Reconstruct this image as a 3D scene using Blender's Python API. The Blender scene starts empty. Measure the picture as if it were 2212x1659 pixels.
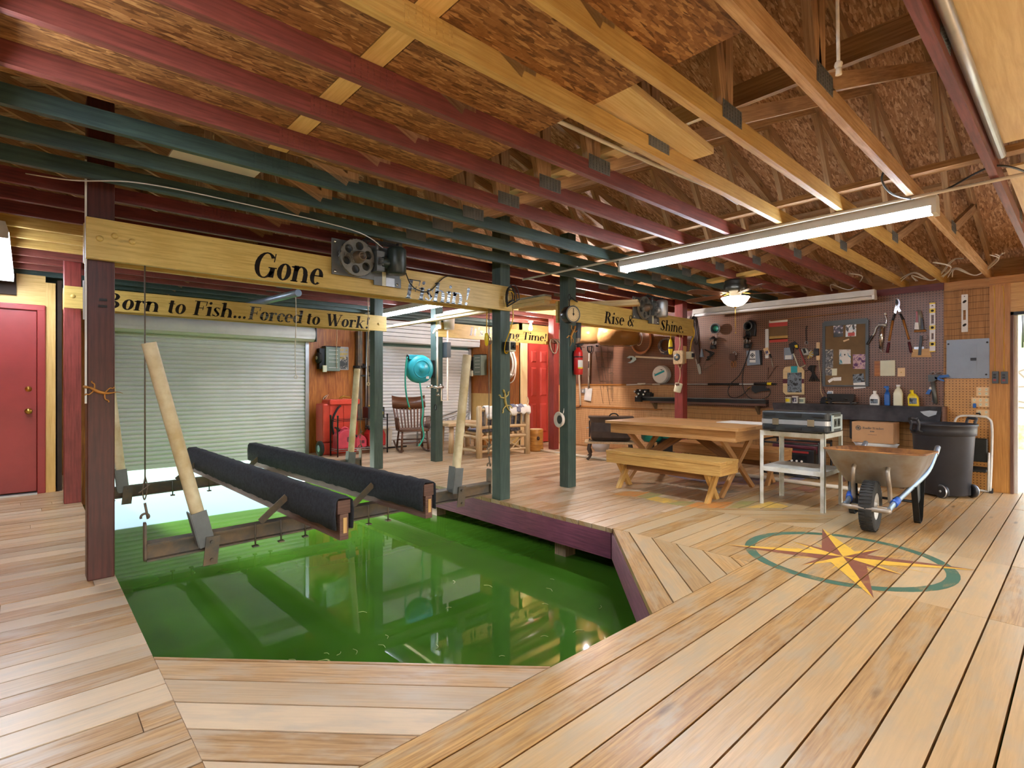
import bpy, math, random
from mathutils import Vector, Matrix
C = bpy.context.scene.collection
PI = math.pi
sc = bpy.context.scene
# ---------------------------------------------------------------- camera
cam_d = bpy.data.cameras.new('camera'); cam = bpy.data.objects.new('camera', cam_d); C.objects.link(cam)
cam_d.sensor_width = 36.0; cam_d.lens = 36.0*1145/2212; cam_d.clip_start = 0.02; cam_d.clip_end = 300
cam.location = (0, 0, 1.22); cam.rotation_euler = (PI/2, 0, -math.radians(47.5))
cam.rotation_euler = (PI/2, 0, -math.radians(42.5))   # looks along (+X, +Y)
sc.camera = cam
# ---------------------------------------------------------------- exposure and sky
vs = sc.view_settings
vs.view_transform = 'Standard'; vs.look = 'None'; vs.gamma = 1.0; vs.use_curve_mapping = False; vs.exposure = 1.0
w = bpy.data.worlds.new('world'); sc.world = w; w.use_nodes = True
wt = w.node_tree; wt.nodes.clear()
wo = wt.nodes.new('ShaderNodeOutputWorld'); bg = wt.nodes.new('ShaderNodeBackground'); sky = wt.nodes.new('ShaderNodeTexSky')
sky.sky_type = 'NISHITA'; sky.sun_disc = False; sky.sun_elevation = math.radians(48); sky.sun_rotation = math.radians(200)
sky.air_density = 1.0; sky.dust_density = 6.0
bg.inputs[1].default_value = 0.62
wt.links.new(sky.outputs[0], bg.inputs[0]); wt.links.new(bg.outputs[0], wo.inputs[0])
sun_d = bpy.data.lights.new('sun', 'SUN'); sun_d.energy = 42; sun_d.angle = 0.10; sun_d.color = (1, .95, .86)
sun = bpy.data.objects.new('sun', sun_d); C.objects.link(sun); sun.location = (20, -10, 30); sun.rotation_euler = (math.radians(-84), 0, math.radians(6))   # low sun over the lake, reaching in under the shutter
TUBE = 34.0      # fluorescent tube strength
# ---------------------------------------------------------------- mesh builder
rnd = random.Random(5)
class MB:
    def __init__(s): s.v=[]; s.f=[]; s.uv=[]; s.mi=[]; s.sm=[]; s.m=0
    def poly(s, pts, uv=None, smooth=False):
        b=len(s.v); s.v.extend([tuple(p) for p in pts]); s.f.append(tuple(range(b,b+len(pts))))
        s.uv.append(uv or [(p[0],p[1]) for p in pts]); s.mi.append(s.m); s.sm.append(smooth)
    def raw(s, vs, fs, smooth=False, uvf=None):
        b=len(s.v); s.v.extend([tuple(p) for p in vs])
        for f in fs:
            s.f.append(tuple(b+i for i in f)); s.mi.append(s.m); s.sm.append(smooth)
            s.uv.append([uvf(vs[i]) if uvf else (vs[i][0]+vs[i][1], vs[i][2]) for i in f])
    def obox(s, c, ax, ay, az, sx, sy, sz):
        """box, centre c, unit axes, full sizes; UV u runs along the longest side"""
        c=Vector(c); A=[Vector(ax).normalized(),Vector(ay).normalized(),Vector(az).normalized()]; S=[sx,sy,sz]
        L=max(range(3), key=lambda i:S[i]); ou,ov=rnd.uniform(0,40),rnd.uniform(0,40)
        P={}
        b=len(s.v)
        for i in (0,1):
            for j in (0,1):
                for k in (0,1):
                    P[i,j,k]=len(s.v); s.v.append(tuple(c+A[0]*(i-.5)*sx+A[1]*(j-.5)*sy+A[2]*(k-.5)*sz))
        F=[((0,0,0),(0,0,1),(0,1,1),(0,1,0)),((1,0,0),(1,1,0),(1,1,1),(1,0,1)),((0,0,0),(1,0,0),(1,0,1),(0,0,1)),
           ((0,1,0),(0,1,1),(1,1,1),(1,1,0)),((0,0,0),(0,1,0),(1,1,0),(1,0,0)),((0,0,1),(1,0,1),(1,1,1),(0,1,1))]
        for n,f in enumerate(F):
            ax_=n//2; o=[i for i in range(3) if i!=ax_]
            if L in o: u=L; vv=[i for i in o if i!=L][0]
            else: u,vv=o
            s.f.append(tuple(P[q] for q in f)); s.mi.append(s.m); s.sm.append(False)
            s.uv.append([(ou+q[u]*S[u], ov+n*.37+q[vv]*S[vv]) for q in f])
    def box(s, c, size, rz=0):
        cz,sz=math.cos(rz),math.sin(rz)
        s.obox(c,(cz,sz,0),(-sz,cz,0),(0,0,1),*size)
    def b2(s, x0,x1,y0,y1,z0,z1): s.box(((x0+x1)/2,(y0+y1)/2,(z0+z1)/2),(x1-x0,y1-y0,z1-z0))
    def beam(s, p0, p1, w, h, up=(0,0,1), ext=0):
        """bar from p0 to p1; w sideways, h along 'up'"""
        p0=Vector(p0); p1=Vector(p1); d=(p1-p0).normalized(); up=Vector(up)
        sd=d.cross(up)
        if sd.length<1e-4: sd=d.cross(Vector((1,0,0)))
        sd.normalize(); u=sd.cross(d)
        s.obox((p0+p1)/2, d, sd, u, (p1-p0).length+2*ext, w, h)
    def tube(s, pts, r, seg=8, closed=False, cap=True, squash=1):
        pts=[Vector(p) for p in pts]; n=len(pts); R=r if isinstance(r,(list,tuple)) else [r]*n
        rings=[]; prev=None; uu=0
        for i,p in enumerate(pts):
            if closed: t=pts[(i+1)%n]-pts[i-1]
            else: t=pts[min(i+1,n-1)]-pts[max(i-1,0)]
            if t.length<1e-9: t=Vector((0,0,1))
            t.normalize()
            if prev is None:
                a=Vector((0,0,1)) if abs(t.z)<.9 else Vector((1,0,0))
                x=t.cross(a).normalized()
            else:
                x=prev-t*prev.dot(t)
                if x.length<1e-6: x=t.orthogonal()
                x.normalize()
            prev=x; y=t.cross(x)
            if i: uu+=(pts[i]-pts[i-1]).length
            b=len(s.v)
            for k in range(seg):
                a=2*PI*k/seg; s.v.append(tuple(p+(x*math.cos(a)+y*math.sin(a)*squash)*R[i]))
            rings.append((b,uu))
        m=n if closed else n-1
        for i in range(m):
            b0,u0=rings[i]; b1,u1=rings[(i+1)%n]
            for k in range(seg):
                k2=(k+1)%seg
                s.f.append((b0+k,b0+k2,b1+k2,b1+k)); s.mi.append(s.m); s.sm.append(True)
                c=2*PI*R[i]/seg
                s.uv.append([(u0,k*c),(u0,(k+1)*c),(u1,(k+1)*c),(u1,k*c)])
        if cap and not closed:
            for (b,_),rev in ((rings[0],True),(rings[-1],False)):
                f=[b+k for k in range(seg)]
                s.f.append(tuple(f[::-1] if rev else f)); s.mi.append(s.m); s.sm.append(False); s.uv.append([(0,0)]*seg)
    def cyl(s,p0,p1,r,seg=16,r2=None): s.tube([p0,p1],[r,r if r2 is None else r2],seg)
    def lathe(s, prof, c=(0,0,0), axis=(0,0,1), seg=24, smooth=True, sx=1, sy=1, a0=0, a1=2*PI):
        """prof = [(r,h)...] turned about axis through c"""
        c=Vector(c); ax=Vector(axis).normalized(); x=ax.orthogonal().normalized()
        if abs(ax.z)>.99: x=Vector((1,0,0))
        y=ax.cross(x); full=abs(a1-a0-2*PI)<1e-6; n=seg if full else seg+1
        b=len(s.v)
        for r,h in prof:
            for k in range(n):
                a=a0+(a1-a0)*k/seg; s.v.append(tuple(c+ax*h+x*math.cos(a)*r*sx+y*math.sin(a)*r*sy))
        for i in range(len(prof)-1):
            for k in range(seg):
                k2=(k+1)%n
                s.f.append((b+i*n+k,b+i*n+k2,b+(i+1)*n+k2,b+(i+1)*n+k)); s.mi.append(s.m); s.sm.append(smooth)
                s.uv.append([(k/seg,prof[i][1]),((k+1)/seg,prof[i][1]),((k+1)/seg,prof[i+1][1]),(k/seg,prof[i+1][1])])
    def prism(s, poly, d0, d1, M=None, smooth=False, cap=True):
        """2D outline (x,z) extruded along local y from d0 to d1"""
        M=M or (lambda x,y,z:(x,y,z)); n=len(poly); b=len(s.v)
        ar=sum(poly[i][0]*poly[(i+1)%n][1]-poly[(i+1)%n][0]*poly[i][1] for i in range(n))
        if ar<0: poly=poly[::-1]
        for d in (d0,d1):
            for x,z in poly: s.v.append(tuple(M(x,d,z)))
        lo=0
        for i in range(n):
            j=(i+1)%n; L=math.hypot(poly[j][0]-poly[i][0],poly[j][1]-poly[i][1])
            s.f.append((b+i,b+n+i,b+n+j,b+j)); s.mi.append(s.m); s.sm.append(smooth)
            s.uv.append([(lo,d0),(lo,d1),(lo+L,d1),(lo+L,d0)]); lo+=L
        if cap:
            s.f.append(tuple(b+i for i in range(n))); s.mi.append(s.m); s.sm.append(False); s.uv.append([poly[i] for i in range(n)])
            s.f.append(tuple(b+n+i for i in range(n))[::-1]); s.mi.append(s.m); s.sm.append(False); s.uv.append([poly[i] for i in range(n)][::-1])
    def sphere(s,c,r,seg=12,rings=8,sz=1):
        s.lathe([(max(1e-4,r*math.sin(PI*i/rings)),-r*sz*math.cos(PI*i/rings)) for i in range(rings+1)],c,seg=seg)
    def build(s, name, mat, parent=None, bevel=0, loc=None, solid=0, sub=0):
        me=bpy.data.meshes.new(name); me.from_pydata(s.v,[],s.f)
        uvl=me.uv_layers.new(name='UVMap'); flat=[c for f in s.uv for uv in f for c in uv]
        uvl.data.foreach_set('uv',flat)
        me.polygons.foreach_set('material_index',s.mi); me.polygons.foreach_set('use_smooth',s.sm)
        for m in (mat if isinstance(mat,(list,tuple)) else [mat]): me.materials.append(m)
        me.update()
        o=bpy.data.objects.new(name,me); C.objects.link(o)
        if parent: o.parent=parent
        if loc: o.location=loc
        if solid:
            md=o.modifiers.new('solid','SOLIDIFY'); md.thickness=solid; md.offset=0
        if bevel:
            md=o.modifiers.new('bevel','BEVEL'); md.width=bevel; md.segments=2; md.limit_method='ANGLE'; md.angle_limit=math.radians(50)
        if sub:
            md=o.modifiers.new('sub','SUBSURF'); md.levels=sub; md.render_levels=sub
        return o
def tag(o,label,cat,group=None):
    o['label']=label; o['category']=cat
    if group: o['group']=group
    return o
def thing(name,label,cat,loc=(0,0,0),rz=0,group=None):
    o=bpy.data.objects.new(name,None); o.empty_display_size=.05; C.objects.link(o); o.location=loc; o.rotation_euler=(0,0,rz)
    return tag(o,label,cat,group)
def struct(o): o['kind']='structure'; return o
def dup(root,loc=None,rz=None,label=None,group=None):
    r=root.copy(); C.objects.link(r)
    if loc is not None: r.location=loc
    if rz is not None: r.rotation_euler=(0,0,rz)
    if label: r['label']=label
    if group: r['group']=group
    for ch in list(root.children):
        c=ch.copy(); C.objects.link(c); c.parent=r
        for g in list(ch.children):
            d=g.copy(); C.objects.link(d); d.parent=c
    return r
def arc(cx,cz,r,a0,a1,n=10,rz=None):
    return [(cx+r*math.cos(math.radians(a0+(a1-a0)*i/n)), cz+(rz or r)*math.sin(math.radians(a0+(a1-a0)*i/n))) for i in range(n+1)]
def rrect(x0,x1,z0,z1,r,n=5):
    return arc(x1-r,z0+r,r,-90,0,n)+arc(x1-r,z1-r,r,0,90,n)+arc(x0+r,z1-r,r,90,180,n)+arc(x0+r,z0+r,r,180,270,n)
def spline(P,n=8):
    P=[Vector(p) for p in P]; out=[]
    for i in range(len(P)-1):
        a=P[max(i-1,0)];b=P[i];c=P[i+1];d=P[min(i+2,len(P)-1)]
        for k in range(n):
            t=k/n; out.append(.5*((2*b)+(c-a)*t+(2*a-5*b+4*c-d)*t*t+(3*b-a-3*c+d)*t**3))
    out.append(P[-1]); return out
# ---------------------------------------------------------------- materials
def lin(c):
    c=c.lstrip('#'); f=lambda u:(u/12.92 if u<=.04045 else ((u+.055)/1.055)**2.4)
    return tuple(f(int(c[i:i+2],16)/255) for i in (0,2,4))+(1,)
class NT:
    def __init__(s,name):
        s.mat=bpy.data.materials.new(name); s.mat.use_nodes=True; s.t=s.mat.node_tree; s.t.nodes.clear()
        s.out=s.n('OutputMaterial'); s.b=s.n('BsdfPrincipled'); s.l(s.b.outputs[0],s.out.inputs[0])
    def n(s,t,**k):
        x=s.t.nodes.new('ShaderNode'+t)
        for a,v in k.items(): setattr(x,a,v)
        return x
    def l(s,a,b): s.t.links.new(a,b)
    def set(s,**k):
        for a,v in k.items(): s.b.inputs[a.replace('_',' ')].default_value=v
    def uv(s,scale=(1,1,1),rot=0,src='UV'):
        c=s.n('TexCoord'); m=s.n('Mapping'); m.inputs['Scale'].default_value=scale; m.inputs['Rotation'].default_value=(0,0,rot)
        s.l(c.outputs[src],m.inputs[0]); return m.outputs[0]
    def noise(s,vec,scale,detail=3,rough=.5,dist=0):
        x=s.n('TexNoise'); x.inputs['Scale'].default_value=scale; x.inputs['Detail'].default_value=detail
        x.inputs['Roughness'].default_value=rough; x.inputs['Distortion'].default_value=dist
        if vec is not None: s.l(vec,x.inputs['Vector'])
        return x.outputs[0]
    def ramp(s,fac,stops,interp='LINEAR'):
        r=s.n('ValToRGB'); r.color_ramp.interpolation=interp; e=r.color_ramp.elements
        while len(e)<len(stops): e.new(.5)
        for el,(p,c) in zip(e,stops): el.position=p; el.color=c if len(c)==4 else tuple(c)+(1,)
        s.l(fac,r.inputs[0]); return r.outputs[0]
    def mix(s,fac,a,b,mode='MIX'):
        m=s.n('Mix',data_type='RGBA',blend_type=mode)
        for sock,v in ((m.inputs[0],fac),(m.inputs[6],a),(m.inputs[7],b)):
            if hasattr(v,'is_output') or hasattr(v,'links') and not isinstance(v,(tuple,float,int)): s.l(v,sock)
            else: sock.default_value=v
        return m.outputs[2]
    def math(s,op,a,b=None,c=None):
        m=s.n('Math',operation=op)
        for i,v in enumerate((a,b,c)):
            if v is None: continue
            if isinstance(v,(int,float)): m.inputs[i].default_value=v
            else: s.l(v,m.inputs[i])
        return m.outputs[0]
    def bump(s,h,strength=.3,dist=.002):
        b=s.n('Bump'); b.inputs['Strength'].default_value=strength; b.inputs['Distance'].default_value=dist
        s.l(h,b.inputs['Height']); s.l(b.outputs[0],s.b.inputs['Normal'])
    def col(s,c): s.l(c,s.b.inputs['Base Color'])
MAT={}
def wood(name,base,dark,rough=.5,island=.25,grain=1.0,knots=True,worn=None,hue=None):
    """boards: grain along UV u, tone per board; hue = second board colour"""
    k=NT(name); u=k.uv((1.1,26*grain,1)); u2=k.uv((.8,5,1))
    g=k.noise(u,3.2,5,.62,.25); g2=k.noise(u2,2.2,3,.5,.8)
    c=k.ramp(g,[(.3,lin(dark)),(.62,lin(base))])
    c=k.mix(k.ramp(g2,[(.38,(0,0,0,1)),(.75,(.55,.55,.55,1))]),c,lin(dark))
    geo=k.n('NewGeometry'); r=geo.outputs['Random Per Island']
    if hue: c=k.mix(k.ramp(r,[(.3,(0,0,0,1)),(.95,(.8,.8,.8,1))]),c,lin(hue),'MIX')
    if island:
        r2=k.math('FRACT',k.math('MULTIPLY',r,7.31))
        hv=k.n('HueSaturation'); k.l(k.math('MULTIPLY_ADD',r2,2*island,1-island),hv.inputs['Value']); k.l(c,hv.inputs['Color']); c=hv.outputs[0]
    if knots:
        vv=k.n('TexVoronoi',feature='F1'); vv.inputs['Scale'].default_value=1.0; k.l(k.uv((1.15,5.2,1)),vv.inputs['Vector'])
        c=k.mix(k.ramp(vv.outputs['Distance'],[(.03,(.75,.75,.75,1)),(.10,(0,0,0,1))]),c,lin('4a2e1a'))
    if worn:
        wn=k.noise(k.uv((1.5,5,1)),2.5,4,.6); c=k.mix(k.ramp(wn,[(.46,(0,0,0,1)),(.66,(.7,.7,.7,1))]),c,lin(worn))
    k.col(c); k.set(Roughness=rough); k.bump(g,.25,.0015); MAT[name]=k.mat; return k.mat
def paint(name,base,rough=.5,var=.18,metal=0,scale=6,bump=.08,spec=.5,alt=None,coat=0):
    k=NT(name); n=k.noise(k.uv(src='Object'),scale,4,.6)
    b=lin(base); d=lin(alt) if alt else tuple(x*(1-var*1.6) for x in b[:3])+(1,)
    k.col(k.ramp(n,[(.32,d),(.62,b)])); k.set(Roughness=rough,Metallic=metal)
    k.b.inputs['Specular IOR Level'].default_value=spec
    if coat: k.b.inputs['Coat Weight'].default_value=coat
    if bump: k.bump(k.noise(k.uv(src='Object'),scale*14,2),bump,.001)
    MAT[name]=k.mat; return k.mat
def emit(name,col,strength):
    k=NT(name); k.set(Base_Color=lin(col),Roughness=.4); k.b.inputs['Emission Color'].default_value=lin(col); k.b.inputs['Emission Strength'].default_value=strength
    MAT[name]=k.mat; return k.mat
def painted_wood(name,base,dark,rough=.45,scuff=None):
    k=NT(name); g=k.noise(k.uv((1.2,22,1)),3,4,.6,.2); n=k.noise(k.uv(src='Object'),2.4,4,.65)
    c=k.ramp(g,[(.3,lin(dark)),(.6,lin(base))]); c=k.mix(k.ramp(n,[(.35,(.55,.55,.55,1)),(.6,(0,0,0,1))]),c,lin(dark))
    if scuff:
        sn=k.noise(k.uv((2,9,1)),3.5,5,.7); c=k.mix(k.ramp(sn,[(.6,(0,0,0,1)),(.72,(.7,.7,.7,1))]),c,lin(scuff))
    k.col(c); k.set(Roughness=rough); k.bump(g,.2,.001); MAT[name]=k.mat; return k.mat
# decking and lumber
wood('deck','cfab7d','957047',.33,.13,1.0,True,'c2b49f','dcc8aa')
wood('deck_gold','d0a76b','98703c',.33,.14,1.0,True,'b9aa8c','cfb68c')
wood('pine','e0b878','bb8b4c',.5,.08)
wood('lumber','ecd7a4','cfae70',.6,.06)
wood('attic_wood','c7a377','8f6c47',.7,.25)
wood('table_wood','cfa169','a06f3c',.42,.12)
wood('bench_wood','dcb56c','b48440',.45,.10)
wood('brace_wood','9a6a3c','6e4626',.5,.1)
wood('old_wood','8c7250','4d3d2a',.75,.15)
wood('redwood','7c5a4a','50352b',.6,.1)
wood('log_wood','dcc49c','b3946a',.6,.1,.5)
wood('stump_wood','d39a4c','9b6526',.4,.05,.4)
wood('rocker_wood','6e4328','3c2113',.32,.05,1,False)
wood('tool_wood','b9813f','8a5623',.4,.05,1,False)
painted_wood('joist_yellow','d2b067','b08a42',.5)
painted_wood('joist_natural','d3b080','a47c46',.55)
painted_wood('joist_red','84443a','5c2a22',.5)
painted_wood('joist_green','40574f','26393a',.5)
painted_wood('joist_maroon','74302c','4c1a18',.5)
painted_wood('beam_yellow','dcc272','bd9f50',.42,'a28f55')
painted_wood('post_brown','55271f','39170f',.42)
painted_wood('post_green','4a5e56','304340',.45)
painted_wood('post_red','94403a','6c2722',.42)
painted_wood('fascia_purple','93506a','6b3550',.5)
painted_wood('yellow_ply','e6c27a','d0a65a',.5)
wood('orange_ply','c47a30','8a4514',.45,.03,.45,False)
wood('jamb_wood','cd964e','a87030',.45,.05)
wood('cream_ply','e6d0a0','d3b784',.55,.04,.6)
# boards and roofs
def osb(name,tones):
    k=NT(name)
    cols=[]
    for i,(rot,sx,sy,sd) in enumerate(((.2,14,75,0),(1.3,16,70,3),(2.3,14,80,7))):
        m=k.n('Mapping'); m.inputs['Rotation'].default_value=(0,0,rot); m.inputs['Scale'].default_value=(sx,sy,6); m.inputs['Location'].default_value=(sd,sd*.7,0)
        c0=k.n('TexCoord'); k.l(c0.outputs['Object'],m.inputs[0])
        vo=k.n('TexVoronoi'); vo.inputs['Scale'].default_value=1; k.l(m.outputs[0],vo.inputs['Vector']); cols.append(vo)
    sep=[k.n('SeparateColor') for _ in cols]
    for v_,s_ in zip(cols,sep): k.l(v_.outputs['Color'],s_.inputs[0])
    sel=k.math('GREATER_THAN',sep[0].outputs[1],.52); sel2=k.math('GREATER_THAN',sep[1].outputs[1],.62)
    val=k.n('Mix'); k.l(sel,val.inputs[0]); k.l(sep[0].outputs[0],val.inputs[3]); k.l(sep[1].outputs[0],val.inputs[2])
    val2=k.n('Mix'); k.l(sel2,val2.inputs[0]); k.l(val.outputs[0],val2.inputs[2]); k.l(sep[2].outputs[0],val2.inputs[3])
    fine=k.noise(k.uv((30,30,30),src='Object'),2,3)
    v3=k.math('ADD',val2.outputs[0],k.math('MULTIPLY',k.math('SUBTRACT',fine,.5),.5))
    k.col(k.ramp(v3,[(p_,lin(c_)) for p_,c_ in zip((0,.35,.7,1),tones)])); k.set(Roughness=.55)
    k.bump(v3,.3,.002); MAT[name]=k.mat
osb('osb',('5f3a18','86592b','98693a','b98d56')); osb('osb_roof_lit',('7d5636','a67c55','b88f68','d6b490'))  # same board twice; the roof copy is lighter to stand for stronger light
def pegboard(name,base,dark,r=.2,pitch=.031):
    k=NT(name); x=k.n('SeparateXYZ'); k.l(k.uv((1/pitch,1/pitch,1)),x.inputs[0])
    fx=k.math('SUBTRACT',k.math('FRACT',x.outputs[0]),.5); fy=k.math('SUBTRACT',k.math('FRACT',x.outputs[1]),.5)
    d=k.math('SQRT',k.math('ADD',k.math('MULTIPLY',fx,fx),k.math('MULTIPLY',fy,fy)))
    hole=k.math('LESS_THAN',d,r); n=k.noise(k.uv((1.2,3,1)),2,4,.6)
    c=k.ramp(n,[(.35,lin(base)),(.65,tuple(v*.82 for v in lin(base)[:3])+(1,))])
    k.col(k.mix(hole,c,lin(dark))); k.set(Roughness=.38); MAT[name]=k.mat
pegboard('peg_brown','85614d','20140e')
pegboard('peg_tan','cf9a58','5e3816',.18)
def bamboo(name,base,dark,band=.075):
    k=NT(name); x=k.n('SeparateXYZ'); k.l(k.uv(),x.inputs[0])
    n=k.noise(k.uv((160,2.5,1)),1,3,.6); n2=k.noise(k.uv((14,5,1)),1,3,.6)
    c=k.ramp(n,[(.3,lin(dark)),(.6,lin(base))]); c=k.mix(k.ramp(n2,[(.55,(0,0,0,1)),(.75,(.5,.5,.5,1))]),c,lin(dark))
    th=k.math('LESS_THAN',k.math('FRACT',k.math('DIVIDE',k.math('ADD',x.outputs[1],k.math('MULTIPLY',k.noise(k.uv((3,1,1)),2,2),.02)),band)),.06)
    k.col(k.mix(th,c,tuple(v*.35 for v in lin(dark)[:3])+(1,))); k.set(Roughness=.6); k.bump(n,.4,.002); MAT[name]=k.mat
bamboo('bamboo_dark','b3844c','85592c'); bamboo('bamboo','d6ac7c','ab7c4c',.04)
# metals, plastics, cloth
paint('steel_dark','5a5750',.5,.5,.4,9,alt='7b6750'); paint('steel_grey','767b7b',.45,.15,.5); paint('galv','b9bdc0',.38,.12,.75)
paint('chrome','d8dadd',.18,.05,1.0,bump=0); paint('brass','c8a24c',.28,.1,1.0); paint('white_metal','e4e6e2',.4,.10); paint('cart_white','dfe2dc',.42,.15,0,7,alt='b9b8a4')
paint('shutter','dfe2e2',.45,.05,0,3); paint('shutter_white','dedfda',.42,.05); paint('door_red','9c3330',.36,.12,0,2.5); paint('door_coral','c84a42',.4,.06)
paint('black_plastic','1d1f22',.42,.25); paint('black_rubber','222222',.75,.3,0,30); paint('bin_plastic','2b2d33',.45,.2,0,4); paint('dark_metal','2c2f31',.4,.3,.6)
paint('gear_grey','8b8a80',.4,.2,.55,12); paint('motor_grey','46504d',.4,.2,.3); paint('carpet_black','30333a',.95,.35,0,40,.6); paint('pvc','e2d8b4',.4,.15,0,5,alt='c0ac7c'); paint('pvc_white','efe6d2',.4,.06)
paint('red_plastic','d2432f',.4,.12); paint('pink_red','cf4456',.42,.2); paint('can_red','b62a2a',.42,.2); paint('teal','2aa7b4',.38,.1); paint('teal_hose','2fae97',.4,.1)
paint('yellow_plastic','e8cf22',.35,.08); paint('yellow_cord','e0b91c',.45,.08); paint('rope_tan','c9b18a',.85,.2,0,40); paint('rope_white','e9e4d6',.8,.12,0,40)
paint('white_plastic','e9ebe8',.35,.05); paint('cream_plastic','dedfc4',.4,.05); paint('almond','e8c592',.4,.06); paint('grey_box','8d98a4',.45,.07,.2); paint('grey_green','7d8c80',.45,.1,.2)
paint('extinguisher','c81f1c',.28,.06,0,bump=0); paint('tire','30302e',.8,.3,0,20); paint('barrow_steel','a3a29c',.42,.2,.35,3.5,alt='8a7862'); paint('barrow_rust','a5713a',.7,.4,.1,8,alt='6d4526')
paint('handle_blue','9fb4c8',.35,.15,.6); paint('tape_blue','2a5fc4',.5,.1); paint('blue_plastic','2465b5',.35,.1); paint('black_enamel','27282b',.25,.15); paint('stone_black','22242a',.22,.6,0,3,0,alt='4a4a50')
paint('cardboard','c3976a',.7,.06); paint('stove_iron','4c4038',.5,.25,.3); paint('tank_grey','c9ccd0',.4,.08); paint('green_plastic','1f8573',.4,.1)
paint('cork_board','7d6443',.8,.12); paint('frame_grey','4d5558',.4,.1); paint('paper_white','e9e8e2',.7,.04); paint('ring_white','ece2d4',.5,.08); paint('cloth_white','e6e4de',.9,.08,0,12); paint('cloth_blue','4e5266',.9,.5,0,25,alt='8e8fa0')
paint('ink_black','0c0c0d',.3,.1,0,bump=0); paint('ink_silver','8f9a9c',.3,.5,.3,30,0,alt='26292b'); paint('wire_black','17181a',.5,.1,0,bump=0); paint('wire_white','dcdcd8',.5,.05,0,bump=0); paint('wire_copper','c08a64',.45,.2); paint('motor_black','33403d',.35,.25,.2)
paint('nickel','b7b4a8',.3,.15,.8); paint('gator_gold','d6c070',.6,.25); paint('gator_orange','c98a3c',.6,.25); paint('conduit','d8d2c4',.45,.08); paint('leather','5a3c2e',.5,.3); paint('maroon_grip','5e2230',.5,.1)
paint('blade_wood','6b4632',.35,.2); paint('fan_pewter','575751',.3,.2,.8); paint('case_black','2c3132',.4,.2); paint('case_light','aebfc2',.4,.1); paint('concrete','c3c0b8',.8,.1,0,2); paint('trunk_line','3b2b20',.8,.3)
paint('white_board','e6e2d4',.6,.04); paint('sack_grey','9a9a8a',.7,.3); paint('pot_black','26241f',.4,.3); paint('bag_silver','a7a79c',.4,.3,.3)
def photo(name,a,b,c,scale=9):
    k=NT(name); n=k.noise(k.uv(src='Object'),scale,2,.5,.6); k.col(k.ramp(n,[(.36,lin(a)),(.5,lin(b)),(.62,lin(c))])); k.set(Roughness=.35); MAT[name]=k.mat
photo('photo_dark','1b1c22','54506a','e6dfe6',20); photo('photo_blue','cfe2ea','f3f2f0','2a2a30',16); photo('photo_blue2','3f95ad','e9e6e2','c9bfb8',14); photo('photo_purple','5c2a62','d8b3b0','8a5a90',16); photo('photo_grey','8a8a8c','3f4348','cfc9bb',18); photo('photo_night','23272c','7f8c98','11140f',16)
k=NT('glass'); k.set(Base_Color=(1,1,1,1),Roughness=.03,IOR=1.45); k.b.inputs['Transmission Weight'].default_value=1; MAT['glass']=k.mat
k=NT('amber_glass'); k.set(Base_Color=lin('84623c'),Roughness=.2,IOR=1.3); k.b.inputs['Transmission Weight'].default_value=.12; k.bump(k.noise(k.uv(src='Object'),9,2),.6,.02); MAT['amber_glass']=k.mat
emit('tube_on','e9f1ff',TUBE); emit('bowl_on','ffe2c2',5.0)
k=NT('tube_off'); k.set(Base_Color=lin('eceef2'),Roughness=.3); MAT['tube_off']=k.mat
# water: murky green, still
k=NT('water'); n=k.noise(k.uv(src='Object'),1.2,2,.5)
k.col(k.ramp(n,[(.35,lin('38641a')),(.65,lin('437221'))])); k.set(Roughness=.03,IOR=1.33); k.bump(k.noise(k.uv((1,1,1),src='Object'),1.5,1),.012,.02); MAT['water']=k.mat
k=NT('grass'); n=k.noise(k.uv(src='Object'),9,5,.7); k.col(k.ramp(n,[(.3,lin('5e7a34')),(.7,lin('a5b86a'))])); k.set(Roughness=.9); MAT['grass']=k.mat
k=NT('stone'); vo=k.n('TexVoronoi',feature='DISTANCE_TO_EDGE'); vo.inputs['Scale'].default_value=3.2; k.l(k.uv(src='Object'),vo.inputs['Vector'])
k.col(k.mix(k.ramp(vo.outputs[0],[(.02,(0,0,0,1)),(.08,(1,1,1,1))]),lin('4d463c'),lin('8d8270'))); k.set(Roughness=.9); MAT['stone']=k.mat
M=MAT
# ================================================================ setting
def clip(poly, n, d):
    """keep the side where n.p <= d"""
    out=[]
    for i in range(len(poly)):
        a=poly[i]; b=poly[(i+1)%len(poly)]; da=n[0]*a[0]+n[1]*a[1]-d; db=n[0]*b[0]+n[1]*b[1]-d
        if da<=0: out.append(a)
        if (da<0<db) or (db<0<da):
            t=da/(da-db); out.append((a[0]+(b[0]-a[0])*t,a[1]+(b[1]-a[1])*t))
    return out
def clip_poly(p,q):
    """p clipped by convex q (counter-clockwise)"""
    for i in range(len(q)):
        a=q[i]; b=q[(i+1)%len(q)]; n=(b[1]-a[1],-(b[0]-a[0])); p=clip(p,n,n[0]*a[0]+n[1]*a[1])
        if len(p)<3: return []
    return p
def ccw(p):
    a=sum(p[i][0]*p[(i+1)%len(p)][1]-p[(i+1)%len(p)][0]*p[i][1] for i in range(len(p)))
    return p if a>0 else p[::-1]
GAP=.009; BW=.152; BOARDS=[]
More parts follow.
